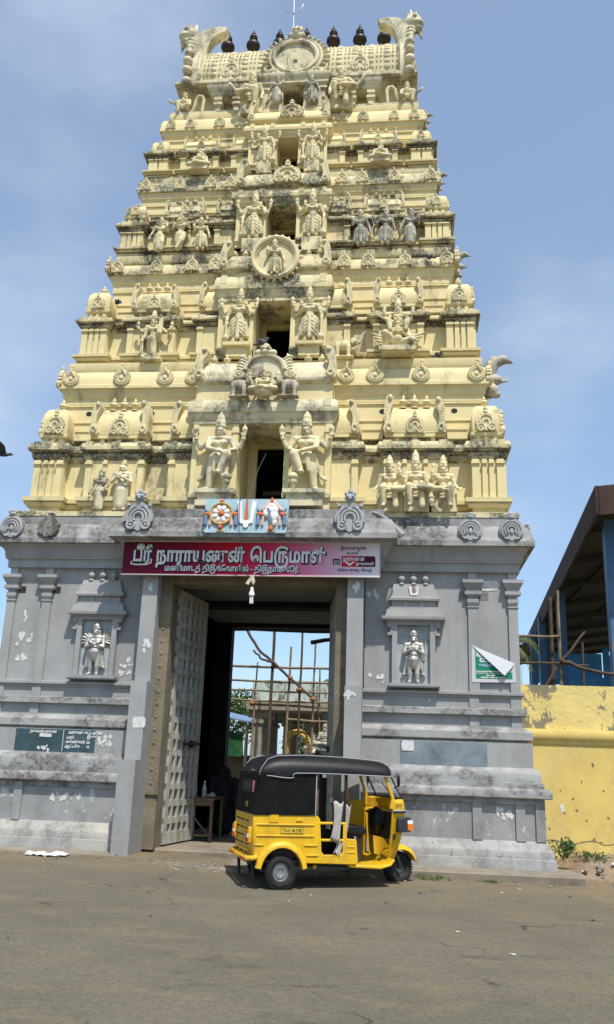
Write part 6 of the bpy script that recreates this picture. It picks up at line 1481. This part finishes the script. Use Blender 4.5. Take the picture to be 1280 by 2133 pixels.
for x in (7.5, 9.0, 10.5, 12): put('purlin', MB().box(x, x+.08, 1.7, 26.4, 6.45+(x-6.2)*.13, 6.6+(x-6.2)*.13), UND, shed)
for y, x, w in ((2.6, 6.62, .115), (10, 6.95, .11), (14.5, 7.12, .11), (18, 7.35, .11), (18.5, 8.0, .12), (25, 8.3, .12), (25, 11.5, .12)):
    put('post', MB().box(x-w, x+w, y-w, y+w, 0, 6.5+(x-6.2)*.1), BLU if y < 20 else BLUS, shed)
for x0, x1, z0, z1, y in ((8.1, 10.2, 4.95, 6.15, 20), (10.25, 14, 4.7, 6.1, 20), (7.75, 8.05, 5.0, 6.2, 20.1), (8.6, 10.8, 4.4, 5.2, 19.6)):
    put('blue_sheet', MB().box(x0, x1, y, y+.03, z0, z1), BLUS, shed)
BAM = mat('bamboo', (.24, .18, .11), var=.25, vscale=6, bump=.3, stain=(.08, .06, .04), samt=.7, sscale=6)
BAMD = mat('dark_pole_silhouette', (.085, .06, .042), var=.3, vscale=6, bump=.4)  # backlit silhouette of the scaffold poles painted in as a dark colour
ROPE = mat('coir_rope', (.30, .13, .05), var=.2, bump=.4)
def far(p, k): return (2.5+(p[0]-2.5)*k, -14.56+(p[1]+14.56)*k, 1.68+(p[2]-1.68)*k)
KS = 1.2267
def pole(pts, r, label, m=None, group=None, seed=0):
    if group == 'bamboo scaffolding behind the gate' and pts[0][1] > 7.25: pts = [far(p, KS) for p in pts]; pts[0] = (pts[0][0], pts[0][1], max(.1, pts[0][2])); r *= KS
    rn = random.Random(seed); P = [Vector(p) for p in pts]; out = []
    for i in range(len(P)-1):
        for k in range(5):
            q = P[i].lerp(P[i+1], k/5); out.append(q+Vector((rn.gauss(0, .008), rn.gauss(0, .008), rn.gauss(0, .008))))
    out.append(P[-1]); n = len(out)
    o = put('bamboo_pole', MB().tube(out, [r*(1.1-.25*i/n) for i in range(n)], 8), m or BAM); tag(o, label, 'pole', group); return o
G2 = 'poles lashed beside the shed'
pole([(4.6, 2.2, 4.15), (5.5, 2.2, 4.17)], 0.022, 'upper bamboo rail reaching from the tower to the upright pole', BAM, G2, 1)
pole([(4.6, 2.2, 3.66), (5.5, 2.2, 3.66), (6.0, 2.2, 3.62)], 0.022, 'lower dark bamboo rail above the yellow wall', BAMD, G2, 2)
pole([(5.48, 2.25, .2), (5.49, 2.25, 3.2), (5.50, 2.25, 5.05)], 0.030, 'upright bamboo pole standing behind the yellow wall', BAM, G2, 3)
pole([(5.10, 2.15, 3.1), (5.45, 2.15, 3.65), (5.95, 2.15, 4.25)], 0.025, 'slanting dark pole crossing the upright behind the yellow wall', BAMD, G2, 4)
pole([(5.45, 2.1, 3.72), (5.9, 2.1, 3.55), (6.8, 2.1, 3.38)], 0.034, 'thick dark pole sloping down right above the yellow wall', BAMD, G2, 5)
pole([(5.36, 2.4, .2), (5.37, 2.4, 4.95)], 0.042, 'dark shed upright behind the bamboo pole', BAMD, G2, 6)
pole([(5.95, 2.5, .2), (5.96, 2.5, 4.1)], 0.028, 'thin dark upright between bamboo pole and blue post', BAMD, G2, 7)
# ---------------------------------------------------------------- scaffolding behind the gate
G1 = 'bamboo scaffolding behind the gate'
names = {}
H = [(4.90, 'topmost dark rail of the scaffold behind the gate', BAMD, .055, 7.0, -2.6, 2.2), (4.03, 'second rail from the top of the scaffold behind the gate', BAM, .04, 7.5, -2.6, 2.2), (3.67, 'third rail from the top of the scaffold behind the gate', BAM, .034, 7.5, -2.6, 2.2),
     (3.43, 'fourth rail from the top of the scaffold behind the gate', BAM, .03, 7.5, -2.6, 2.2), (3.19, 'fifth rail from the top of the scaffold behind the gate', BAM, .03, 7.5, -2.6, 2.2), (3.08, 'short lashed rail just under the fifth scaffold rail', BAM, .035, 7.55, -1.25, 2.0), (2.72, 'lowest rail of the scaffold behind the gate', BAM, .035, 7.5, -.34, 2.0)]
for k, (z, lb, m_, r, y, x0, x1) in enumerate(H): r *= .8; pole([(x0, y, z+.02), ((x0+x1)/2, y, z-.02), (x1, y, z)], r, lb, m_, G1, 20+k)
V_ = [(-.70, 5.6, 'thick dark upright of the scaffold left of its middle', BAMD, .055, -.78), (.02, 5.6, 'slim dark upright right of the scaffold middle', BAMD, .04, -.06), (-.28, 4.55, 'pale upright ending below the top rail of the scaffold', BAM, .042, -.36), (.34, 4.72, 'pale upright with tilted tip right of the scaffold middle', BAM, .035, .30), (-1.14, 4.15, 'leftmost thin pale upright of the scaffold', BAM, .03, -1.25), (.74, 5.6, 'dark upright near the right gate jamb', BAMD, .03, .72), (.46, 4.0, 'leaning thin pole beside the right gate jamb', BAM, .03, .52)]
for k, (x, zt_, lb, m_, r, xb) in enumerate(V_): r *= .75; pole([(xb, 7.42+.04*k, .1), ((x+xb)/2, 7.42+.04*k, zt_*.5), (x, 7.42+.04*k, zt_)], r, lb, m_, G1, 40+k)
pole([(-1.6, 7.3, 5.2), (-1.1, 7.3, 4.45), (-.68, 7.3, 4.1), (-.25, 7.35, 3.74), (.1, 7.35, 3.45), (.34, 7.35, 3.24)], .034, 'forked dark branch running diagonally across the scaffold', BAMD, G1, 60)
pole([(-.72, 7.3, 4.12), (-1.0, 7.3, 4.2), (-1.22, 7.3, 4.42)], .028, 'side twig of the diagonal branch on the scaffold', BAMD, G1, 61)
pole([(.25, 7.2, 4.62), (1.1, 7.2, 4.78)], .05, 'short dark pole end near the right top of the scaffold', BAMD, G1, 62)
for k, (x, z) in enumerate(((-.68, 4.08), (-.26, 3.75), (.0, 3.46), (.33, 3.24), (-1.2, 3.1), (-.03, 3.46))):
    o = put('rope_lashing', MB().ell(far((x, 7.38, z), KS), (.085, .1, .085), 10, 7), ROPE); tag(o, 'orange coir rope lashing on a joint of the scaffold', 'rope', 'scaffold rope lashings')
# ---------------------------------------------------------------- pavilion in the courtyard
GST = mat('granite', (.30, .265, .20), var=.2, vscale=3, bump=.5, stain=(.14, .12, .09), samt=.6, sscale=3)
pav = tag(empty('pillared_pavilion', (-.98, 14, 0)), 'stone pillared pavilion with pale green stained parapet in the courtyard', 'pavilion')
put('platform', MB().box(-1.6, 1.75, -.3, 4.3, 0, .95), GST, pav); put('roof_slab', MB().box(-1.45, 1.6, -.3, 4.2, 3.32, 3.62), GST, pav)
PGM = mat('pale_green_parapet', (.50, .58, .53), stain=(.05, .05, .045), samt=.95, slo=.47, shi=.58, sscale=1.8, streak=.5, var=.1, bump=.4)
put('parapet', MB().box(-1.30, 1.45, -.22, -.02, 3.62, 4.27).box(-1.30, -1.1, -.02, 4.0, 3.62, 4.27).box(1.25, 1.45, -.02, 4.0, 3.62, 4.27), PGM, pav)
for x in (-1.10, -.35, .4, 1.3):
    for y in (.0, 1.8, 3.6):
        if y == 0 and x in (-.35, .4): continue
        put('pillar', MB().box(x-.14, x+.14, y-.14, y+.14, .95, 2.9).box(x-.2, x+.2, y-.2, y+.2, 2.9, 3.02).box(x-.32, x+.32, y-.16, y+.16, 3.08, 3.32).box(x-.15, x+.15, y-.15, y+.15, 3.0, 3.1), GST, pav)
put('inner_wall', MB().box(.28, 1.15, 2.4, 2.6, .95, 3.3), mat('cream_wall', (.42, .36, .22), var=.15, stain=(.25, .2, .12), samt=.5), pav)
# brass arch on a table
BRS = mat('painted_gold', (.52, .34, .07), rough=.45, metal=.3, var=.2, vscale=12, bump=.3)
ar = tag(empty('gilded_arch', (-.68, 13.1, .1)), 'golden processional arch standing in the courtyard', 'arch')
m = MB()
pts = [(-.29, 0, 1.0), (-.30, 0, 1.9), (-.29, 0, 2.15)]+[(-.29*math.cos(a*PI/10), 0, 2.2+.30*math.sin(a*PI/10)) for a in range(11)]+[(.29, 0, 2.15), (.30, 0, 1.9), (.29, 0, 1.0)]
m.tube(pts, .055, 8)
for i in range(16):
    a = i*PI/15; m.ell((-.37*math.cos(a), 0, 2.2+.38*math.sin(a)), (.05, .04, .05), 8, 6)
put('arch_band', m.mesh('arch_band', 60), BRS, ar); put('arch_base', MB().box(-.45, .45, -.2, .2, 0, 1.0), GST, ar)
# white winged statue on its pillar, altar
ps_ = tag(empty('statue_pillar', (-.14, 13.0, .1)), 'stone pillar carrying the white winged statue behind the gate', 'pedestal')
put('shaft', MB().box(-.22, .22, -.22, .22, 0, 1.55), GST, ps_); put('capital', MB().box(-.34, .34, -.34, .34, 1.55, 1.72), GST, ps_)
WST = mat('cream_painted_statue', (.62, .54, .42), var=.15, vscale=10, bump=.2)
wg = statue('winged_seated_statue', 'garuda_kneel', -.14, 13.0, 1.83, .78, 'cream seated winged statue facing left beyond the gate', WST, rz=-.7)
for s in (-1, 1):
    m = MB()
    for k in range(5): m.cap((s*.12, .08, .36-.03*k), (s*(.42-.03*k), .14, .55-.13*k), .05, .025, 8)
    put('wing', m.mesh('wing', 60), mat('pale_green_wing', (.42, .46, .36), bump=.2), wg)
alt = tag(empty('small_altar', (.62, 12.9, .1)), 'pale blue-grey altar shrine beside the right jamb beyond the gate', 'shrine')
AB = mat('altar_blue_grey', (.30, .36, .40), var=.15, bump=.3, stain=(.5, .5, .48), samt=.5, sscale=4)
put('altar_base', MB().sweep([(-.45, -.45), (.45, -.45), (.45, .45), (-.45, .45)], [(0, 0), (0, 1.4), (.06, 1.45), (.06, 1.6), (0, 1.62), (0, 1.9), (.12, 2.0), (.12, 2.1), (-.1, 2.4), (-.1, 2.55)]), AB, alt)
statue('grey_altar_statue', 'padma', .22, 12.55, 2.12, .8, 'small grey and white figure on the altar beyond the gate', STATG); 
# left side of the courtyard: tin roof, netting, wall, barrier, motorcycle
cs = tag(empty('courtyard_stall', (-3.6, 15, .1)), 'dim courtyard stall with sloping tin roof and green netting beyond the gate', 'stall')
put('tin_roof', MB().add([(-2.0, 0, 3.45), (1.55, 0, 2.75), (1.55, 3, 2.95), (-2.0, 3, 3.65), (-2.0, 0, 3.5), (1.55, 0, 2.8), (1.55, 3, 3.0), (-2.0, 3, 3.7)], [(0, 1, 2, 3), (7, 6, 5, 4), (0, 4, 5, 1), (1, 5, 6, 2), (2, 6, 7, 3), (3, 7, 4, 0)]), mat('blue_tin', (.16, .24, .36), rough=.5, var=.2), cs)
put('green_netting', MB().prism([(-.6, 1.75), (.85, 1.75), (.8, 2.5), (.1, 2.6), (-.6, 2.5)], .3, .33), mat('green_net', (.015, .085, .025), var=.4, vscale=3, bump=.5, second=(.02, .05, .02), s2amt=.7), cs)
put('back_wall', MB().box(-2, 1.6, .8, 1.0, 0, 1.8), mat('brown_stall_wall', (.13, .10, .06), var=.3, vscale=2, bump=.4), cs)
for x in (-.7, .95): put('stall_post', MB().tube([(x, .2, 0), (x, .2, 2.8)], .06, 8), GST, cs)
bar = tag(empty('mesh_barrier', (-2.44, 12.5, .1)), 'white wire mesh barrier standing beyond the gate', 'barrier')
bar.scale = (1.15, 1, 1.15)
MESH = mat('white_wire_mesh', (.62, .60, .52), bump=0, coords='O')
m = MB()
for i in range(19): x = -.5+i*1.0/18; m.box(x-.006, x+.006, -.006, .006, .1, .85)
for j in range(14): z = .12+j*.055; m.box(-.5, .5, -.005, .005, z-.006, z+.006)
o = put('mesh_wires', m.mesh('mesh_wires'), MESH, bar); o['kind'] = 'stuff'
put('barrier_frame', MB().tube([(-.5, 0, 0), (-.5, 0, .88), (.5, 0, .88), (.5, 0, 0)], .018, 8), MESH, bar); put('barrier_rail', MB().tube([(-.5, 0, .36), (.5, 0, .36)], .018, 8), mat('dark_bar', (.04, .04, .04), bump=0), bar)
mc = tag(empty('motorcycle', (-2.3, 13.3, .12), R(75)), 'dark parked motorcycle behind the mesh barrier beyond the gate', 'motorcycle')
MCB = mat('motorcycle_black', (.02, .02, .022), rough=.35, coords='O', bump=0)
for x in (-.62, .62): put('wheel', MB().ring((x, 0, .3), .25, .05, 24, 8), BM, mc)
put('tank', MB().ell((.15, 0, .80), (.26, .14, .13)), MCB, mc); put('seat', MB().box(-.55, -.05, -.12, .12, .74, .82), BV, mc); put('engine', MB().box(-.2, .25, -.13, .13, .28, .62), INN, mc)
put('handlebar', MB().tube([(.45, -.34, 1.08), (.48, 0, 1.0), (.45, .34, 1.08)], .02, 8), MCB, mc); put('fork', MB().tube([(.62, 0, .3), (.48, 0, 1.0)], .035, 8), STEEL, mc); put('headlamp', MB().ell((.56, 0, .93), (.09, .1, .1)), CLR, mc)
# ---------------------------------------------------------------- trees behind
def tree(x, y, h, r, seed, label, dark=False):
    t = tag(empty('broadleaf_tree', (x, y, 0)), label, 'tree', 'trees behind the courtyard')
    rn = random.Random(seed)
    put('trunk', MB().tube([(0, 0, 0), (.05, .0, h*.3), (-.05, .05, h*.6)], [.16, .12, .07], 8), mat('bark', (.10, .075, .05), bump=.6), t)
    for k in range(4):
        a = k*1.6; put('limb', MB().tube([(0, 0, h*.4), (.4*r*math.cos(a), .4*r*math.sin(a), h*.6), (.7*r*math.cos(a), .7*r*math.sin(a), h*.75)], [.07, .05, .02], 6), MATS['bark'], t)
    me_v = []; me_f = []
    for k in range(9):
        a = rn.random()*6.28; q = rn.random()**.5*r*.75; c = (q*math.cos(a), q*math.sin(a), h*(.55+.40*rn.random()))
        me = leaves(330, c, (r*.42, r*.42, r*.32), .10, seed*31+k)
        o = len(me_v); me_v += [tuple(v.co) for v in me.vertices]; me_f += [tuple(i+o for i in p.vertices) for p in me.polygons]; bpy.data.meshes.remove(me)
    me = bpy.data.meshes.new('crown'); me.from_pydata(me_v, [], me_f); put('crown', me, mat('tree_leaf', (.05, .085, .02), rough=.55, var=.5, vscale=2, bump=0, second=(.09, .12, .03), s2amt=.5), t)
tree(-4.8, 22, 4.6, 2.0, 3, 'dark leafy tree beyond the stall roof at left through the gate'); tree(-7.8, 25, 5.0, 2.4, 4, 'broad tree standing farther left behind the courtyard')
tree(-1.5, 30, 4.3, 2.2, 5, 'low tree behind the pavilion seen through the gate'); tree(2.6, 28, 4.6, 2.3, 6, 'tree behind the right side of the courtyard'); tree(9, 34, 5.5, 3.0, 7, 'tree beyond the open shed at right'); tree(13, 36, 5.5, 3.0, 8, 'rounded tree far behind the shed at the right edge')
def palm(x, y, h, r, seed, label, n=16):
    t = tag(empty('palm_tree', (x, y, 0)), label, 'palm', 'palms behind the temple'); rn = random.Random(seed)
    put('trunk', MB().tube([(0, 0, 0), (.06, 0, h*.5), (0, 0, h)], [.18, .13, .11], 10), mat('palm_bark', (.14, .12, .09), bump=.7), t)
    for k in range(n):
        a = 2*PI*k/n+rn.random()*.3; e = rn.uniform(.1, 1.0); V = []; F = []
        P = []
        for i in range(9):
            s = i/8; P.append(Vector((math.cos(a)*r*s*(1-.2*s), math.sin(a)*r*s*(1-.2*s), h+r*(e*s-1.05*s*s))))
        for i in range(1, 9):
            for q in range(3):
                p = P[i-1].lerp(P[i], q/3); d = (P[i]-P[i-1]).normalized(); sd = d.cross(Vector((0, 0, 1))).normalized(); L_ = r*.28*math.sin(min(1, .25+i/9)*PI*.85)
                for s in (-1, 1):
                    tip = p+sd*s*L_*.8+d*L_*.5+Vector((0, 0, -L_*.45)); w = d*.02*r
                    o = len(V); V += [tuple(p-w), tuple(p+w), tuple(tip)]; F.append((o, o+1, o+2))
        for i in range(8):
            o = len(V); sd = Vector((0, 0, .015)); V += [tuple(P[i]-sd), tuple(P[i+1]-sd), tuple(P[i+1]+sd), tuple(P[i]+sd)]; F.append((o, o+1, o+2, o+3))
        me = bpy.data.meshes.new('frond'); me.from_pydata(V, [], F); put('frond', me, mat('palm_leaf', (.07, .095, .03), rough=.5, var=.3, vscale=3, bump=0, second=(.16, .15, .07), s2amt=.4), t)
palm(-.45, 27, 5.3, 1.3, 2, 'small palm with spiky crown above the pavilion through the gate', 18); palm(5.25, 9.5, 4.9, 1.35, 3, 'palm with drooping fronds between tower and shed')
# ---------------------------------------------------------------- inside the passage
WOOD = mat('old_table_wood', (.16, .11, .065), var=.25, vscale=8, coords='O', bump=.3)
tb = tag(empty('wooden_table', (-1.12, 2.0, .30)), 'rough wooden table standing in the shaded passage', 'table')
put('table_top', MB().box(-.30, .30, -.45, .55, .70, .735), WOOD, tb)
for x in (-.26, .26):
    for y in (-.40, .50): put('leg', MB().box(x-.025, x+.025, y-.025, y+.025, 0, .70), WOOD, tb)
put('brace', MB().tube([(-.26, -.40, .62), (.26, -.40, .06)], .018, 6), WOOD, tb); put('stretcher', MB().box(-.26, .26, -.42, -.38, .08, .12), WOOD, tb); put('apron', MB().box(-.28, .28, -.43, -.39, .60, .70), WOOD, tb)
BOT = mat('clear_bottle', (.55, .6, .6), rough=.08, coords='O', bump=0, alpha=.55)
for k, (x, y, lb) in enumerate(((-1.22, 1.75, 'left plastic bottle on the wooden table'), (-1.06, 1.8, 'right plastic bottle on the wooden table'))):
    o = put('plastic_bottle', MB().lathe([(.035, 0), (.04, .02), (.04, .16), (.03, .2), (.014, .23), (.014, .26)], 14, (0, 0, 0)), BOT, None, (x, y, 1.037)); tag(o, lb, 'bottle'); put('cap', MB().lathe([(.016, .26), (.016, .285)], 10), LW, o)
o = put('plate_bundle', MB().ell((0, 0, .03), (.10, .09, .035)).ell((.02, .02, .06), (.05, .05, .03)), mat('pale_bundle', (.35, .32, .28), coords='O'), None, (-.92, 1.75, 1.04)); tag(o, 'small pale bundle lying on the wooden table', 'bundle')
figure('sitter', pelvis=(0, 0, .30), legs=[(-1, (-.10, -.26, .33), (-.10, -.24, .05), (-.11, -.33, .03)), (1, (.10, -.26, .33), (.10, -.24, .05), (.11, -.33, .03))], arms=[(-1, (-.2, -.05, .42), (-.12, -.22, .37), (-.09, -.26, .37)), (1, (.2, -.05, .42), (.12, -.22, .37), (.09, -.26, .37))], crown=0, fat=1.35, extra=lambda m: (m.cap((0, .03, .45), (0, .02, .05), .15, .22)))
flush()
SKIN = mat('dark_clothes_silhouette', (.02, .018, .02), rough=.8, var=.2, coords='O', bump=.2)  # near-black skin and clothes, the passage shade put into the colour
pe = statue('person', 'sitter', -.95, 3.05, .30, 1.30, 'dark-clad person in silhouette sitting in the shaded passage behind the table', SKIN, 'person', rz=.6, wide=1.1)
put('hair', MB().ell((0, .03, .735), (.078, .08, .085)), mat('black_hair', (.01, .009, .008), rough=.5, coords='O'), pe)
# ---------------------------------------------------------------- litter, powder, birds
def litter():
    rn = random.Random(9); mb = MB(); nx, ny = 14, 6; vs = []
    for j in range(ny+1):
        for i in range(nx+1):
            u, v = i/nx, j/ny
            vs.append(((u-.5)*.62, (v-.5)*.22+.04*math.sin(u*9), .045*abs(math.sin(u*8+v*3))*math.sin(v*PI)+.02*rn.random()+.008))
    mb.add(vs, [(j*(nx+1)+i, j*(nx+1)+i+1, (j+1)*(nx+1)+i+1, (j+1)*(nx+1)+i) for j in range(ny) for i in range(nx)])
    o = put('crumpled_sheet', mb.mesh('crumpled_sheet', 180), mat('crumpled_white_plastic', (.62, .62, .62), rough=.4, var=.1, coords='O', fleck=(.03, .03, .035), flo=.60, fscale=5, bump=.2), None, (-2.72, -1.22, gz(-2.72, -1.2)), .05)
    sd = o.modifiers.new('s', 'SOLIDIFY'); sd.thickness = .006
    tag(o, 'crumpled white and black plastic sheet at the foot of the left plinth', 'litter')
litter()
PB = mat('paper_bit', (.6, .59, .56), bump=0)
rn = random.Random(21)
for k in range(22):
    x = rn.uniform(-3.6, 5.0); y = rn.uniform(-7, -1.3) if k > 8 else rn.uniform(-2.1, -1.25)
    if k < 6: x = rn.uniform(-3.6, -1.8)
    s = .012+.018*rn.random()
    o = put('paper_bit', MB().prism([(-s, -s*.5), (s*.6, -s*.7), (s, s*.4), (-s*.3, s*.8)], 0, .006, 'z'), PB if k % 3 else mat('dry_leaf', (.12, .08, .04), bump=0), None, (x, y, gz(x, y)+.006), rn.random()*6)
    tag(o, 'tiny scrap of paper or dry leaf lying on the dusty road', 'litter', 'scraps scattered on the road')
# white powder drawing worn away in front of the step
POW = mat('chalk_powder', (.50, .48, .44), var=.15, bump=.2)
V = []; F = []
for k in range(420):
    a = rn.gauss(0, .42); b = rn.gauss(0, .13); s = .006+.018*rn.random()**2; x = -.25+a; y = -1.35+b+.25*a*-.2; z = gz(x, y)+.0035+.0015*rn.random()
    o = len(V); V += [(x-s*2, y, z), (x, y-s*.6, z), (x+s*2, y, z), (x, y+s*.6, z)]; F.append((o, o+1, o+2, o+3))
me = bpy.data.meshes.new('chalk_powder'); me.from_pydata(V, [], F)
o = put('chalk_powder', me, POW); struct(o, 'stuff')
o['label'] = 'worn white chalk powder scattered on the road before the step'; o['category'] = 'powder'
# crow crossing the left picture edge
m = MB(); m.ell((0, 0, 0), (.16, .06, .055)); m.ell((.17, 0, .02), (.05, .04, .04)); m.cap((.21, 0, .02), (.27, 0, .01), .015, .004); m.cap((-.13, 0, 0), (-.30, 0, .01), .04, .03)
for s in (-1, 1): m.add([(.08, s*.03, .03), (-.08, s*.03, .02), (-.16, s*.30, .14), (-.02, s*.42, .17), (.06, s*.25, .13), (.08, s*.03, .04), (-.08, s*.03, .03), (-.16, s*.30, .15), (-.02, s*.42, .18), (.06, s*.25, .14)], [(0, 1, 2, 3, 4), (9, 8, 7, 6, 5), (0, 5, 6, 1), (1, 6, 7, 2), (2, 7, 8, 3), (3, 8, 9, 4), (4, 9, 5, 0)])
o = put('crow', m.mesh('crow', 60), PIG, None, (-4.40, -1.0, 6.68), rot=(0, 0, .3), sc=.72); tag(o, 'dark crow in flight at the left edge beside the tower', 'bird')

# gravel and dust clods gathered along the kerbs
V = []; F = []; rn = random.Random(5)
for k in range(1500):
    x = rn.uniform(-5.5, 6.5); y = -1.03-abs(rn.gauss(0, .16)) if (x > 1.9 or x < -1.8) else -.9-abs(rn.gauss(0, .2)); r = .004+.012*rn.random()**2; z = gz(x, y)+r*.4
    if x > 5.1: y = rn.uniform(-1.0, -.3)
    o = len(V); a = rn.random()*6; c, s_ = math.cos(a)*r, math.sin(a)*r
    V += [(x+c, y+s_, z), (x-s_, y+c, z), (x-c*.8, y-s_*.8, z), (x+s_, y-c, z), (x, y, z+r*.8), (x, y, z-r)]
    F += [(o, o+1, o+4), (o+1, o+2, o+4), (o+2, o+3, o+4), (o+3, o, o+4), (o+1, o, o+5), (o+2, o+1, o+5), (o+3, o+2, o+5), (o, o+3, o+5)]
me = bpy.data.meshes.new('gravel'); me.from_pydata(V, [], F)
o = put('gravel', me, mat('gravel_stone', (.22, .18, .13), var=.5, vscale=30, bump=0, second=(.4, .38, .33), s2amt=.6)); struct(o, 'stuff'); o['label'] = 'loose gravel gathered along the foot of the kerbs'; o['category'] = 'gravel'
